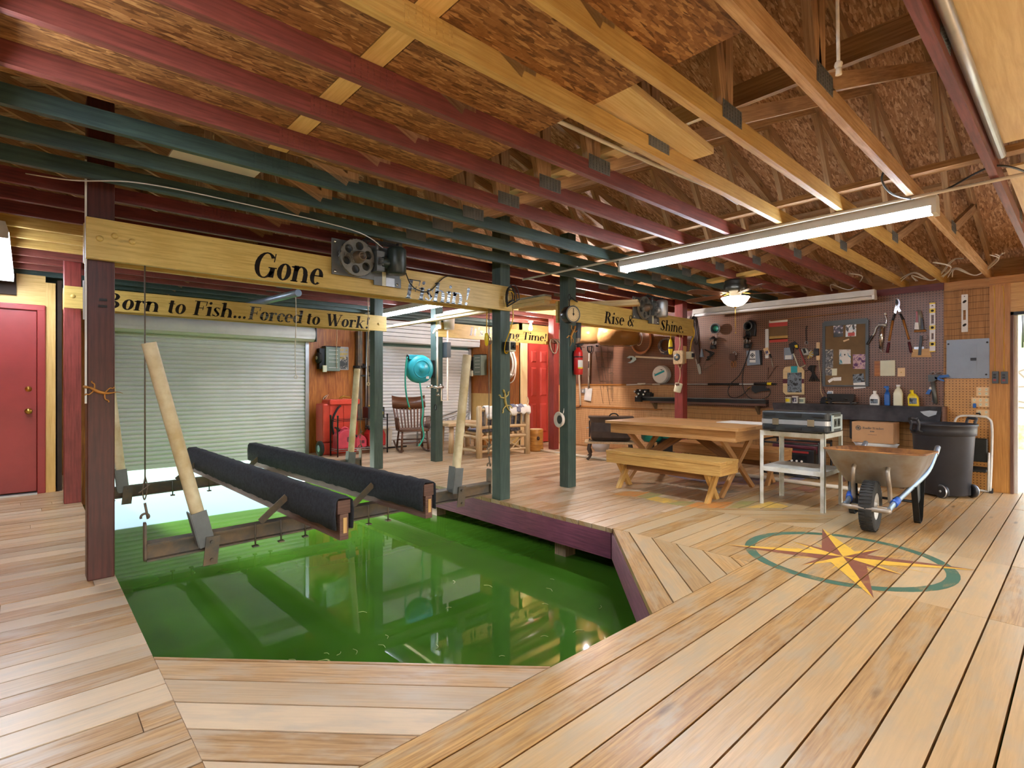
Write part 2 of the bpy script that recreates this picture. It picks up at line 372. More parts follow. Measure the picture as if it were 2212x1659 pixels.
def region(mb, poly, ang, phase, seams=(), bw=BW, rec=True):
    poly=ccw(poly); ux,uy=math.cos(ang),math.sin(ang); nx,ny=-uy,ux
    vs_=[p[0]*nx+p[1]*ny for p in poly]; k0=math.floor((min(vs_)-phase)/bw)-1; k1=math.ceil((max(vs_)-phase)/bw)+1
    for kk in range(k0,k1):
        lo=phase+kk*bw+GAP/2; hi=phase+(kk+1)*bw-GAP/2
        p=clip(poly,(nx,ny),hi); p=clip(p,(-nx,-ny),-lo) if len(p)>2 else []
        if len(p)<3: continue
        us=[q[0]*ux+q[1]*uy for q in p]; cuts=[min(us)]+sorted(x for x in (seams(kk) if callable(seams) else seams) if min(us)+.02<x<max(us)-.02)+[max(us)]
        for a,b in zip(cuts,cuts[1:]):
            q=clip(p,(ux,uy),b-.0015); q=clip(q,(-ux,-uy),-a-.0015) if len(q)>2 else []
            if len(q)<3: continue
            dz=rnd.uniform(-.0012,.0012); ou,ov=rnd.uniform(0,60),rnd.uniform(0,60); n=len(q); base=len(mb.v)
            for z in (0,-.038):
                for x,y in q: mb.v.append((x,y,z+dz))
            uvq=[(ou+x*ux+y*uy,ov+x*nx+y*ny) for x,y in q]
            mb.f.append(tuple(range(base,base+n))); mb.uv.append(uvq); mb.mi.append(mb.m); mb.sm.append(False)
            for i in range(n):
                j=(i+1)%n; mb.f.append((base+i,base+n+i,base+n+j,base+j)); mb.mi.append(mb.m); mb.sm.append(False)
                mb.uv.append([uvq[i],(uvq[i][0],uvq[i][1]+.038),(uvq[j][0],uvq[j][1]+.038),uvq[j]])
            if rec: BOARDS.append((q,dz))
SX0,SX1,SY0,YB=.42,3.64,1.575,9.3
fl=MB()
def rs(lo,hi,step): return lambda kk: [lo+(random.Random(kk).random())*step+i*step for i in range(int((hi-lo)/step)+1)]
fl.m=0
region(fl,[(-4.1,SY0),(SX0,SY0),(SX0,7.93),(-4.1,7.93)],0,3.154,rs(-4,-.5,2.4))
region(fl,[(-4.1,-3.2),(.41,-3.2),(.41,SY0),(-4.1,SY0)],0,3.154,rs(-4,-.6,2.4))
region(fl,[(.28,7.93),(SX0,7.93),(SX0,YB),(.28,YB)],0,3.154)
region(fl,[(.42,SY0),(1.67,SY0),(.42,2.83)],-PI/4,.0)
region(fl,[(SX1,2.73),(4.868,2.73),(4.868,YB),(SX1,YB)],0,1.575,rs(3.7,4.6,2.4))
region(fl,[(4.868,2.6),(8.1,2.6),(8.1,YB),(4.868,YB)],0,1.575,rs(5,7.9,2.4))
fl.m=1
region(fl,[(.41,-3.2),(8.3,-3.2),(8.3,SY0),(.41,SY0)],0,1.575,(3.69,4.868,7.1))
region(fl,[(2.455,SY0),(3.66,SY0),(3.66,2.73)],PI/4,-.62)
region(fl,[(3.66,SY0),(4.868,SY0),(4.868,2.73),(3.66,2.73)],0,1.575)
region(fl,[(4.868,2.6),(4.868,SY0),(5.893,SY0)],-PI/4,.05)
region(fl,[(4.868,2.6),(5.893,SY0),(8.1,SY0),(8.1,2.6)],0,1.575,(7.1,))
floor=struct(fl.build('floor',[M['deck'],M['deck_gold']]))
# paint on the boards: compass rose and a rug of coloured squares, cut board by board
def on_boards(mb,polys,h=.0009):
    for q in polys:
        q=ccw(q); bx=(min(p[0] for p in q),max(p[0] for p in q),min(p[1] for p in q),max(p[1] for p in q))
        for b,dz in BOARDS:
            if max(p[0] for p in b)<bx[0] or min(p[0] for p in b)>bx[1] or max(p[1] for p in b)<bx[2] or min(p[1] for p in b)>bx[3]: continue
            r=clip_poly(list(b),q)
            if len(r)>2: mb.poly([(x,y,dz+h) for x,y in r])
def worn(name,c,under,lo=.5,hi=.7):
    k=NT(name); n=k.noise(k.uv((1,1,1),src='Object'),9,5,.65); g=k.noise(k.uv((3,60,1),src='Object'),2,3,.6)
    f=k.ramp(k.math('ADD',k.math('MULTIPLY',n,.7),k.math('MULTIPLY',g,.3)),[(lo,(0,0,0,1)),(hi,(1,1,1,1))])
    k.col(k.mix(f,lin(c),lin(under))); k.set(Roughness=.4); return k.mat
CX,CY,ca=4.25,1.18,math.radians(26.5)
def R2(r,deg): a=ca+math.radians(deg); return (CX+r*math.cos(a),CY+r*math.sin(a))
def point(deg,r,w,side): return [(CX,CY),R2(w,deg+side*45 if r>.6 else deg+side*30),R2(r,deg)]
yl,br,ry=[],[],[]
for i,deg in enumerate((0,90,180,270)):
    yl.append(point(deg,.78,.16,-1)); br.append(point(deg,.78,.16,1))
for deg in (45,135,225,315):
    yl.append(point(deg,.42,.12,1)); br.append(point(deg,.42,.12,-1))
for deg in (22,68,112,158,202,248,292,338):
    ry.append([R2(.06,deg),R2(.2,deg+5),R2(.55 if deg in (68,112,248,292) else .36,deg)])
ring=[]
for i in range(48):
    a,b=i*7.5,(i+1)*7.5; ring.append([R2(.565,a),R2(.635,a),R2(.635,b),R2(.565,b)])
for nm,ps,c,u,h in (('painted_compass_ring',ring,'47705c','b7935a',.0009),('painted_compass_points',ry,'ecbf48','d0a35a',.0012),('painted_compass_points',br[4:],'8a5240','b08850',.0015),('painted_compass_points',yl[4:],'ecbf48','d0a35a',.0018),('painted_compass_points',br[:4],'8a5240','b08850',.0021),('painted_compass_points',yl[:4],'ecbf48','d0a35a',.0024)):
    m=MB(); on_boards(m,ps,h); m.build(nm,worn('paint_'+c,c,u,.52,.72),floor)
RUG={'o': [[(4.772, 3.572), (5.025, 3.58), (5.193, 3.355), (4.848, 3.322)], [(4.836, 2.731), (5.105, 2.737), (5.412, 2.486), (5.046, 2.433), (4.868, 2.596)]] ,
'g': [[(4.856, 3.316), (5.175, 3.337), (5.194, 3.185), (4.871, 3.192)], [(4.813, 2.919), (5.041, 2.884), (5.091, 2.75), (4.839, 2.743)], [(5.082, 2.413), (5.469, 2.463), (5.64, 2.336), (5.216, 2.303)]] ,
'y': [[(4.844, 3.186), (5.028, 3.173), (5.027, 2.897), (4.803, 2.929)], [(5.226, 2.294), (5.699, 2.252), (5.608, 2.024), (5.481, 2.047)]] ,
'b': [[(6.3, 3.821), (6.502, 3.733), (6.485, 3.145), (6.129, 3.135)], [(7.227, 2.642), (7.433, 2.591), (7.421, 2.465), (7.124, 2.473)]] ,
'p': [[(6.463, 3.122), (6.923, 3.106), (6.983, 2.776), (6.547, 2.712), (6.117, 3.106)], [(7.026, 2.782), (7.327, 2.736), (7.227, 2.642), (6.903, 2.633)]] ,
'k': [[(6.557, 2.356), (6.877, 2.33), (6.796, 2.138), (6.502, 2.121)], [(6.744, 2.653), (6.979, 2.606), (6.912, 2.5), (6.642, 2.506)]] ,
's': [[(5.921, 2.452), (6.602, 2.465), (6.421, 2.128), (5.929, 2.131)], [(5.806, 3.273), (6.037, 3.1), (5.97, 2.678), (5.669, 2.749)]] ,
}
for n_,(key,c) in enumerate({'o':'d98f45','g':'a3a05f','y':'e8bf55','b':'6d7fae','p':'8f7fa0','k':'b98378','s':'a39a86'}.items()):
    m=MB(); on_boards(m,RUG[key],.0007+n_*.0002); m.build('painted_rug_squares',worn('rug_'+key,c,'c6a06a',.46,.66),floor)
# fascia boards and pilings of the slip
def fascia(p0,p1,name='trim'):
    m=MB(); m.beam((p0[0],p0[1],-.15),(p1[0],p1[1],-.15),.036,.22); return struct(m.build(name,M['fascia_purple']))
fascia((3.66,2.74),(3.66,YB),'trim_1'); fascia((2.465,1.56),(3.665,2.725),'trim_2'); fascia((1.66,1.555),(2.45,1.555),'trim_3'); fascia((.40,2.83),(1.66,1.56),'trim_4'); fascia((.40,2.84),(.40,YB),'trim_5')
pile=MB(); pile.b2(-.07,.07,-.07,.07,-1.2,-.042)
for i,(x,y,lb) in enumerate(((3.86,3.45,'weathered square piling under the deck edge nearest the camera'),(3.86,5.6,'weathered square piling under the deck behind the boat lift'),(3.86,7.9,'weathered square piling under the deck near the shutters'),(5.6,3.2,'weathered square piling in the dark under the deck below the picnic bench'),(.22,4.5,'weathered square piling under the left deck'))):
    o=pile.build('piling',M['old_wood']) if i==0 else dup(o0); o0=o if i==0 else o0
    o.location=(x,y,0); tag(o,lb,'piling','deck pilings')
br_=MB(); br_.beam((3.9,3.3,-.11),(5.4,3.3,-.36),.05,.14); tag(br_.build('deck_brace',M['old_wood']),'dark wooden brace under the deck beside the nearest piling','brace')
# water
m=MB(); m.poly([(-4.09,-3.19,-.43),(8.09,-3.19,-.43),(8.09,9.29,-.43),(-4.09,9.29,-.43)])
wat=m.build('water',M['water']); tag(wat,'murky green water filling the boat slip','water')
m=MB(); m.poly([(.93,9.29,-.43),(3.59,9.29,-.43),(3.59,9.43,-.43),(.93,9.43,-.43)]); m.poly([(-40,9.43,-.43),(40,9.43,-.43),(40,70,-.43),(-40,70,-.43)])
tag(m.build('lake',M['water']),'bright lake water glimpsed under the left shutter','lake')
# walls --------------------------------------------------------------
WX=8.08; WT=2.36
# right wall (pegboard side): studs side panel
def slab(name,mat,x0,x1,y0,y1,z0,z1): m=MB(); m.b2(x0,x1,y0,y1,z0,z1); return struct(m.build(name,mat))
slab('wall_right',M['jamb_wood'],WX+.02,WX+.16,.575,YB+.1,-.5,2.43)
slab('wall_right',M['jamb_wood'],WX+.02,WX+.16,-3.2,.575,2.0,2.43)
slab('wall_right',M['jamb_wood'],WX+.02,WX+.16,-3.2,-2.4,-.5,2.0)
def wallface(name,mat,y0,y1,z0,z1,x=WX+.012,t=.008):
    """flat sheet on the right wall with metric UVs"""
    m=MB(); m.poly([(x,y1,z0),(x,y0,z0),(x,y0,z1),(x,y1,z1)][::1],[(-y1,z0),(-y0,z0),(-y0,z1),(-y1,z1)])
    m.poly([(x-t,y1,z0),(x-t,y0,z0),(x-t,y0,z1),(x-t,y1,z1)],[(-y1,z0),(-y0,z0),(-y0,z1),(-y1,z1)])
    for a,b in (((y1,z0),(y0,z0)),((y0,z0),(y0,z1)),((y0,z1),(y1,z1)),((y1,z1),(y1,z0))):
        m.poly([(x,a[0],a[1]),(x,b[0],b[1]),(x-t,b[0],b[1]),(x-t,a[0],a[1])],[(0,0),(.001,0),(.001,.001),(0,.001)])
    return struct(m.build(name,mat))
wallface('wall_right',M['peg_brown'],1.185,7.68,.86,WT)
wallface('wall_right',M['peg_tan'],.775,1.175,0,1.285)
wallface('wall_right',M['bamboo_dark'],.775,1.185,1.285,2.33,t=.01)
# bamboo blinds lining the lower wall
tag(wallface('bamboo_blind',M['bamboo_dark'],1.185,4.52,0.02,.86,t=.010),'brown bamboo blind lining the wall under the black shelf','blind','bamboo blinds on the pegboard wall')
tag(wallface('bamboo_blind',M['bamboo'],4.53,7.6,.02,.775,t=.010),'pale bamboo blind at floor level behind the stove','blind','bamboo blinds on the pegboard wall')
tag(wallface('bamboo_blind',M['bamboo'],4.53,7.6,.785,1.2,t=.012),'pale bamboo blind between the two rails behind the spade','blind','bamboo blinds on the pegboard wall')
for o in C.objects:
    if o.name.startswith('bamboo_blind') and 'kind' in o: del o['kind']
slab('trim_6',M['jamb_wood'],WX-.012,WX+.02,.60,.775,0,2.345)
slab('trim_7',M['jamb_wood'],WX-.03,WX+.02,-2.4,.775,2.345,2.43)
slab('trim_8',M['pine'],WX-.006,WX+.02,-2.4,.60,2.02,2.345)
slab('trim_9',M['redwood'],WX-.02,WX+.16,.575,.602,0,2.02)
slab('trim_10',M['white_metal'],WX+.05,WX+.10,.545,.575,0,2.0)
slab('trim_11',M['dark_metal'],WX-.02,WX+.10,-2.4,.60,1.985,2.02)
slab('trim_12',M['joist_maroon'],WX-.004,WX+.02,1.185,7.68,2.345,2.43)
# back wall with two shutter openings, closets either side
DZ=2.0
slab('wall_back',M['orange_ply'],3.60,4.86,YB,YB+.12,-.5,2.43)
slab('wall_back',M['orange_ply'],.28,.92,YB,YB+.12,-.5,2.43)
slab('wall_back',M['orange_ply'],7.19,WX+.1,YB,YB+.12,-.5,2.43)
slab('wall_back',M['orange_ply'],-4.1,.28,YB,YB+.12,-.5,2.43)
slab('wall_back',M['joist_green'],.92,3.60,YB,YB+.12,1.93,2.43)
slab('wall_back',M['joist_green'],4.86,7.19,YB,YB+.12,1.93,2.43)
# right closet: side wall and front wall with the coral door
CXW=7.29; CYW=7.7
slab('wall_closet',M['yellow_ply'],CXW,CXW+.05,CYW,YB,0,2.43)
slab('wall_closet',M['yellow_ply'],CXW,7.50,CYW,CYW+.05,0,2.43)
slab('wall_closet',M['yellow_ply'],7.50,WX+.02,CYW,CYW+.05,2.08,2.43)
slab('trim_13',M['cream_ply'],CXW-.015,7.46,CYW-.02,CYW,0,2.2)
slab('trim_14',M['orange_ply'],CXW-.012,CXW,7.74,8.35,.45,2.0)
slab('trim_15',M['orange_ply'],CXW-.012,CXW,8.62,YB,1.02,2.2)
# left closet wall with the red door
slab('wall_left_closet',M['yellow_ply'],-4.1,-.92,7.93,7.99,0,2.43)
slab('wall_left_closet',M['yellow_ply'],.16,.245,7.93,7.99,0,2.36)
slab('wall_left_closet',M['yellow_ply'],-.92,.16,7.93,7.99,2.1,2.43)
slab('wall_left_closet',M['trunk_line'],.26,.30,7.95,YB,0,2.4)
slab('trim_16',M['trunk_line'],-4.1,-.08,7.90,7.94,2.19,2.43)
# left, near walls (behind the camera)
slab('wall_left',M['cream_ply'],-4.2,-4.1,-3.2,YB+.12,-.5,2.6)
slab('wall_near',M['cream_ply'],-4.2,-2.6,-3.3,-3.2,-.5,2.6)
slab('wall_near',M['cream_ply'],6.6,WX+.16,-3.3,-3.2,-.5,2.6)
slab('wall_near',M['cream_ply'],-2.6,6.6,-3.3,-3.2,1.9,2.6)  # header over a wide unseen opening, added to let in fill daylight
slab('wall_right',M['attic_wood'],8.32,8.36,-3.2,YB+.1,2.3,2.74)
# doors --------------------------------------------------------------
m=MB(); m.b2(-.85,.085,7.925,7.965,.03,2.03); d=struct(m.build('door_1',M['door_red'],bevel=.003))
m=MB()
m.b2(.088,.16,7.905,7.93,0,2.045); m.b2(-.92,-.855,7.905,7.93,0,2.045); m.b2(-.92,.16,7.905,7.93,2.035,2.10); m.b2(-.85,.09,7.93,7.99,2.03,2.1); m.build('door_frame',M['door_red'],d,bevel=.008)
m=MB(); m.b2(-.86,.09,7.86,7.96,0,.018); m.build('threshold',M['galv'],d)
for zz,nm in ((.92,'door_knob'),(1.165,'deadbolt')):
    m=MB(); m.lathe([(.033,0),(.033,.006),(.014,.012),(.014,.035),(.028,.045),(.031,.06),(.02,.072),(.001,.074)] if nm=='door_knob' else [(.03,0),(.028,.012),(.012,.018),(.01,.03),(.001,.031)],(.018,7.925,zz),(0,-1,0),16); m.build(nm,M['brass'],d)
m=MB(); X0,X1=7.5,8.18
m.b2(7.5,8.08,CYW-.004,CYW+.03,.02,2.05); d=struct(m.build('door_2',M['door_coral']))
pan=MB()
for (x0,x1,z0,z1) in ((7.575,7.73,1.66,1.90),(7.575,7.73,.97,1.56),(7.575,7.73,.22,.82),(7.83,8.03,1.66,1.90),(7.83,8.03,.97,1.56),(7.83,8.03,.22,.82)):
    y=CYW-.005; a=.03
    o=[(x0,z0),(x1,z0),(x1,z1),(x0,z1)]; i=[(x0+a,z0+a),(x1-a,z0+a),(x1-a,z1-a),(x0+a,z1-a)]
    for q in range(4):
        r=(q+1)%4; pan.poly([(o[q][0],y,o[q][1]),(o[r][0],y,o[r][1]),(i[r][0],y-.022,i[r][1]),(i[q][0],y-.022,i[q][1])])
    pan.poly([(p[0],y-.022,p[1]) for p in i])
pan.build('door_panel',M['door_coral'],d)
m=MB(); m.b2(7.462,7.5,CYW-.03,CYW,0,2.08); m.build('door_frame',M['door_red'],d)
for zz in (.25,1.05,1.82):
    m=MB(); m.cyl((7.497,CYW-.012,zz-.05),(7.497,CYW-.012,zz+.05),.008,8); m.build('hinge',M['dark_metal'],d)
# roll-up shutters: curved slats, guide rails, hood
def shutter(name,x0,x1,z0,z1,hood,yf):
    m=MB(); pitch=.064; n=int((z1-z0)/pitch)
    prof=[]
    for i in range(n):
        zb=z0+i*pitch
        prof+=[(0,zb),(.008,zb+.004),(-.004,zb+.012),(-.011,zb+.032),(-.006,zb+.052),(.006,zb+.062)]
    prof.append((0,z0+n*pitch))
    for (ya,za),(yb,zb) in zip(prof,prof[1:]): m.poly([(x0,yf+ya,za),(x1,yf+ya,za),(x1,yf+yb,zb),(x0,yf+yb,zb)],smooth=True)
    m.b2(x0,x1,yf-.012,yf+.02,z0-.06,z0+.004)
    d=struct(m.build(name,M['shutter']))
    for x in (x0,x1):
        g=MB(); g.b2(x-.03,x+.03,yf-.035,yf+.03,z0-.06 if z0<0.05 else z0-.1,z1); g.build('guide_rail',M['galv'],d)
    if hood:
        g=MB(); g.b2(x0-.05,x1+.05,yf-.26,yf+.02,z1+.01,z1+.05)
        g.lathe([(.13,0),(.13,x1-x0+.14)],(x0-.07,yf-.13,z1+.10),(1,0,0),20); g.build('curtain_roll',M['shutter_white'],d)
        for x in (x0-.07,x1+.07):
            g=MB(); g.b2(x-.006,x+.006,yf-.27,yf,z1-.03,z1+.23); g.build('end_bracket',M['dark_metal'],d)
    return d
shutter('door_3',.89,3.62,.04,1.98,True,YB-.02)
d4=shutter('door_4',4.83,7.22,.04,2.0,False,YB-.02)
g=MB(); g.b2(4.75,7.26,YB-.34,YB-.01,2.02,2.06)
for i in range(5): g.b2(4.75,7.26,YB-.35,YB-.335,2.06+i*.075,2.125+i*.075)
g.build('shutter_hood',M['shutter'],d4)
# roof: sheathing planes (ceiling) --------------------------------------------
SL=.277; RX=2.0
def zr(x): return 2.60+SL*(8.2-(x if x>=RX else 2*RX-x))
for a,b in ((8.5,RX),(RX,-4.5)):
    m=MB(); n=10
    for t0,t1 in ((0,.012),):
        m.poly([(a,-3.4,zr(a)+.10),(b,-3.4,zr(b)+.10),(b,9.5,zr(b)+.10),(a,9.5,zr(a)+.10)]); m.poly([(a,-3.4,zr(a)+.115),(a,9.5,zr(a)+.115),(b,9.5,zr(b)+.115),(b,-3.4,zr(b)+.115)])
    struct(m.build('ceiling',M['osb_roof_lit']))
for y in (-3.3,9.42):
    m=MB(); m.prism([(-4.2,2.43),(8.2,2.43),(8.2,2.72),(RX,4.42),(-4.2,2.72)],y,y+.05,lambda x,d,z:(x,d,z)); struct(m.build('wall_gable',M['osb']))
# ================================================================ serif lettering (drawn as strokes)
TT,tt=.21,.055
def _st(x,y0,y1,T=TT): return [[(x-T/2,y0),(x+T/2,y0),(x+T/2,y1),(x-T/2,y1)]]
def _se(x,y,w=.36): return [[(x-w/2,y),(x+w/2,y),(x+w/2,y+.045),(x-w/2,y+.045)]]
def _sl(x,y): return [[(x-.2,y-.09),(x+.02,y-.14),(x+.02,y),(x-.2,y-.05)]]
def _dot(x,y,r=.1): return [[(x+r*math.cos(a*PI/5),y+r*math.sin(a*PI/5)) for a in range(10)]]
def _ln(a,b,w):
    dx,dy=b[0]-a[0],b[1]-a[1]; L=math.hypot(dx,dy); nx,ny=-dy/L*w/2,dx/L*w/2
    return [[(a[0]-nx,a[1]-ny),(b[0]-nx,b[1]-ny),(b[0]+nx,b[1]+ny),(a[0]+nx,a[1]+ny)]]
def _ri(cx,cy,rx,ry,a0=0,a1=360,T=TT,t=tt,n=16):
    out=[]
    for i in range(n):
        q=[]
        for a,k in ((a0+(a1-a0)*i/n,0),(a0+(a1-a0)*(i+1)/n,0),(a0+(a1-a0)*(i+1)/n,1),(a0+(a1-a0)*i/n,1)):
            r=math.radians(a); q.append((cx+(rx-k*T)*math.cos(r),cy+(ry-k*t)*math.sin(r)))
        out.append(q)
    return out
def _nn(x): return _ri(x+.25,.36,.33,.30,0,165,TT,.06,10)+_st(x+.495,0,.37)+_se(x+.495,0,.32)
def _sc(p,k): return [[(x*k,y*k) for x,y in q] for q in p]
_s=_ri(.27,.49,.2,.17,30,250,.12,.045,10)+_ri(.26,.175,.22,.175,-160,70,.12,.045,10)+_ln((.12,.5),(.42,.17),.15)+_ln((.44,.66),(.44,.47),.03)+_ln((.06,.0),(.06,.2),.03)
GL={'G':(.98,_ri(.46,.5,.45,.52,38,335)+_st(.78,.04,.42)+_se(.78,.4)+_ln((.8,.66),(.8,1.0),.045)),
'o':(.66,_ri(.32,.33,.31,.35)),'n':(.84,_st(.17,0,.66)+_sl(.15,.66)+_se(.17,0,.32)+_nn(.14)),
'e':(.64,_ri(.32,.33,.31,.35,0,312)+_ln((.08,.36),(.6,.36),.05)),
'F':(.82,_st(.22,0,1)+_se(.22,0)+_se(.14,.955,.3)+_ln((.15,.975),(.78,.975),.05)+_ln((.77,1),(.74,.7),.05)+_ln((.25,.52),(.58,.52),.05)+_ln((.58,.38),(.58,.66),.045)),
'i':(.38,_st(.18,0,.66)+_sl(.16,.66)+_se(.18,0,.34)+_dot(.18,.9)),'s':(.54,_s),'S':(.8,_sc(_s,1.5)),
'h':(.84,_st(.17,0,1.04)+_sl(.15,1.04)+_se(.17,0,.32)+_nn(.14)),
'!':(.46,[[(.12,.95),(.22,1.05),(.34,.95),(.25,.3),(.20,.3)]]+_dot(.22,.09)),
'B':(.88,_st(.22,0,1)+_se(.17,0,.3)+_se(.17,.955,.3)+_ri(.32,.755,.36,.245,-90,90)+_ri(.33,.265,.42,.265,-90,90)+_ln((.2,.52),(.4,.52),.04)+_ln((.1,.02),(.36,.02),.045)+_ln((.1,.98),(.36,.98),.045)),
'r':(.58,_st(.17,0,.66)+_sl(.15,.66)+_se(.17,0,.34)+_ri(.42,.42,.22,.25,70,160,.08,.05,6)+_dot(.47,.575,.09)),
't':(.46,_st(.2,.08,.86)+_ln((.02,.645),(.4,.645),.05)+_ri(.3,.14,.185,.15,180,310,TT,.06,8)),
'.':(.32,_dot(.15,.09)),' ':(.42,[]),
'd':(.8,_ri(.32,.33,.31,.35,40,320)+_st(.58,0,1.04)+_sl(.56,1.04)+_ln((.6,.02),(.76,.04),.05)),
'c':(.58,_ri(.32,.33,.31,.35,48,318)+_dot(.5,.5,.085)),
'W':(1.3,_ln((.16,1),(.44,0),TT)+_ln((.44,0),(.7,.95),.06)+_ln((.6,1),(.9,0),TT)+_ln((.9,0),(1.18,1),.06)+_se(.15,.955,.36)+_se(.6,.955,.3)+_se(1.16,.955,.3)),
'k':(.78,_st(.17,0,1.04)+_sl(.15,1.04)+_se(.17,0,.32)+_ln((.2,.26),(.58,.63),.05)+_ln((.32,.38),(.62,.0),.15)+_se(.6,.62,.28)+_se(.64,0,.28)),
'I':(.5,_st(.24,0,1)+_se(.24,0)+_se(.24,.955)),"'":(.26,[[(.08,1.05),(.2,1.05),(.15,.7),(.11,.7)]]),
'g':(.66,_ri(.3,.42,.26,.25)+_ri(.3,-.1,.3,.18,0,360,.1,.05)+_ln((.14,.2),(.24,.06),.07)+_ln((.5,.6),(.64,.66),.06)),
'T':(.86,_st(.42,0,1)+_se(.42,0)+_ln((.04,.975),(.8,.975),.05)+_ln((.06,1),(.04,.72),.05)+_ln((.78,1),(.8,.72),.05)),
'm':(1.3,_st(.17,0,.66)+_sl(.15,.66)+_se(.17,0,.32)+_nn(.14)+_nn(.6)),
'R':(.92,_st(.22,0,1)+_se(.2,0)+_se(.17,.955,.3)+_ri(.34,.75,.36,.25,-90,90)+_ln((.1,.98),(.36,.98),.045)+_ln((.2,.52),(.4,.52),.045)+_ln((.42,.5),(.76,.02),TT)+_se(.8,0,.24)),
'&':(.98,_ri(.36,.77,.2,.24,0,360,.1,.05)+_ri(.33,.27,.31,.29,60,340)+_ln((.24,.66),(.8,.02),.15)+_ln((.58,.12),(.76,.5),.05)+_se(.74,.5,.28)),
'H':(.95,_st(.2,0,1)+_st(.72,0,1)+_se(.2,0)+_se(.72,0)+_se(.2,.955)+_se(.72,.955)+_ln((.2,.5),(.72,.5),.05)),
'a':(.62,_ri(.27,.2,.25,.21,0,360,.13,.05)+_st(.48,0,.46)+_ri(.31,.46,.25,.2,0,150,.15,.05,8)),
'v':(.66,_ln((.12,.66),(.33,0),.15)+_ln((.33,0),(.56,.66),.05)+_se(.12,.62,.3)+_se(.56,.62,.24)),
'y':(.66,_ln((.12,.66),(.34,.02),.15)+_ln((.28,-.26),(.56,.66),.05)+_se(.12,.62,.3)+_se(.56,.62,.24)+_dot(.22,-.22,.08)),
'b':(.78,_st(.17,0,1.04)+_sl(.15,1.04)+_ri(.38,.33,.33,.35,-140,140)),
'C':(.88,_ri(.46,.5,.45,.52,42,318)+_ln((.8,.64),(.8,1.0),.045)),
'p':(.76,_st(.18,-.28,.66)+_sl(.16,.66)+_se(.18,-.3,.34)+_ri(.38,.33,.33,.35,-130,130))}
def lettering(mb,text,x0,x1,z0,cap,y,slant=.2,M=None,rows=None):
    """text between x0 and x1, baseline z0, capital height cap, facing -y"""
    adv=sum(GL[c][0] for c in text); k=(x1-x0)/adv; x=x0
    for ch in text:
        a,ps=GL[ch]
        for q in ps:
            pts=[(x+px*k+slant*cap*pz, y, z0+pz*cap) for px,pz in q]
            mb.poly([M(*p) for p in pts] if M else pts)
        x+=a*k
# ================================================================ roof trusses
JZ=2.43; JH=.09; JT=.038
def chordmesh(mat,nm):
    m=MB(); m.b2(-4.1,8.2,-JT,0,JZ,JZ+JH); o=m.build(nm,mat); return o
def truss(i,col,label):
    t=thing('roof_truss',label,'truss',(0,.4*i,0),0,'painted roof trusses over the boathouse')
    m=MB(); m.b2(-4.1,8.3,-JT,0,JZ,JZ+JH); m.build('bottom_chord',M[col],t)
    for a,b in ((RX,8.4),(-4.4,RX)):
        m=MB(); m.beam((a,-JT/2,zr(a)+.045),(b,-JT/2,zr(b)+.045),JT,.09); m.build('top_chord',M['attic_wood'],t)
    W=[((2.47,2.5),(2.47,zr(2.47)+.03)),((2.5,2.5),(4.9,zr(4.9)+.03)),((5.62,2.5),(4.95,zr(4.95)+.03)),((5.66,2.5),(6.95,zr(6.95)+.03)),((2.44,2.5),(RX,zr(RX)))]
    W+=[((2*RX-a[0]-.0,a[1]),(2*RX-b[0],b[1])) for a,b in W[:4]]
    for a,b in W:
        m=MB(); m.beam((a[0],-JT/2,a[1]),(b[0],-JT/2,b[1]),JT,.075,up=(1,0,0) if abs(b[0]-a[0])<.05 else (0,0,1)); m.build('web',M['attic_wood'],t)
    for x,zc,mt in ((1.04,JZ+.045,col),(2.5,JZ+.085,'galv'),(5.64,JZ+.085,'galv'),(-1.6,JZ+.085,'galv')):
        m=MB()
        for s_ in (-1,1):
            y=-JT/2+s_*(JT/2+.0012)
            m.obox((x,y,zc),(1,0,0),(0,1,0),(0,0,1),.2,.0016,.085)
            for r in range(7):
                for c_ in range(5):
                    if (r+c_)%1==0: m.obox((x-.085+r*.0283,y+s_*.0018,zc-.032+c_*.016),(1,0,0),(0,1,0),(0,0,1),.006,.002,.009)
        m.build('nail_plate',M['steel_grey'] if mt=='galv' else M[col],t)
    return t
CN={'joist_red':'red','joist_yellow':'yellow','joist_natural':'unpainted','joist_green':'dark green','joist_maroon':'maroon'}
seq=[(1,'joist_red','red roof truss alone at the far right edge of the ceiling'),
(2,'joist_natural','pale truss ending above the right end of the lit tube lamp'),
(3,'joist_yellow','yellow truss running above the middle of the lit tube lamp'),
(4,'joist_yellow','yellow truss with a large nail plate near the top edge of the photo'),
(5,'joist_red','brick red truss nearest the yellow ones overhead'),
(6,'joist_red','brick red truss in the middle of the near red trio'),
(7,'joist_red','brick red truss next to the green ones, near trio'),
(8,'joist_green','dark green truss nearest the red ones overhead'),
(9,'joist_green','dark green truss in the middle of the trio before the brown post'),
(10,'joist_green','dark green truss just in front of the big brown post'),
(11,'joist_maroon','maroon truss just behind the big sign beam'),
(12,'joist_maroon','maroon truss, middle one of the three behind the sign beam'),
(13,'joist_maroon','maroon truss farthest back of the dark maroon trio'),
(14,'joist_yellow','yellow truss nearest of the pale trio over the left deck'),
(15,'joist_yellow','yellow truss in the middle of the pale trio over the left deck'),
(16,'joist_yellow','yellow truss last of the pale trio over the left deck'),
(17,'joist_red','bright red truss first of the trio over the second sign beam'),
(18,'joist_red','bright red truss in the middle over the second sign beam'),
(19,'joist_red','bright red truss last before the green ones at the shutters'),
(20,'joist_green','green truss nearest of the trio in front of the shutters'),
(21,'joist_green','green truss in the middle of the trio in front of the shutters'),
(22,'joist_green','green truss closest to the shutters'),
(23,'joist_red','red truss against the back wall above the shutters')]
proto={}
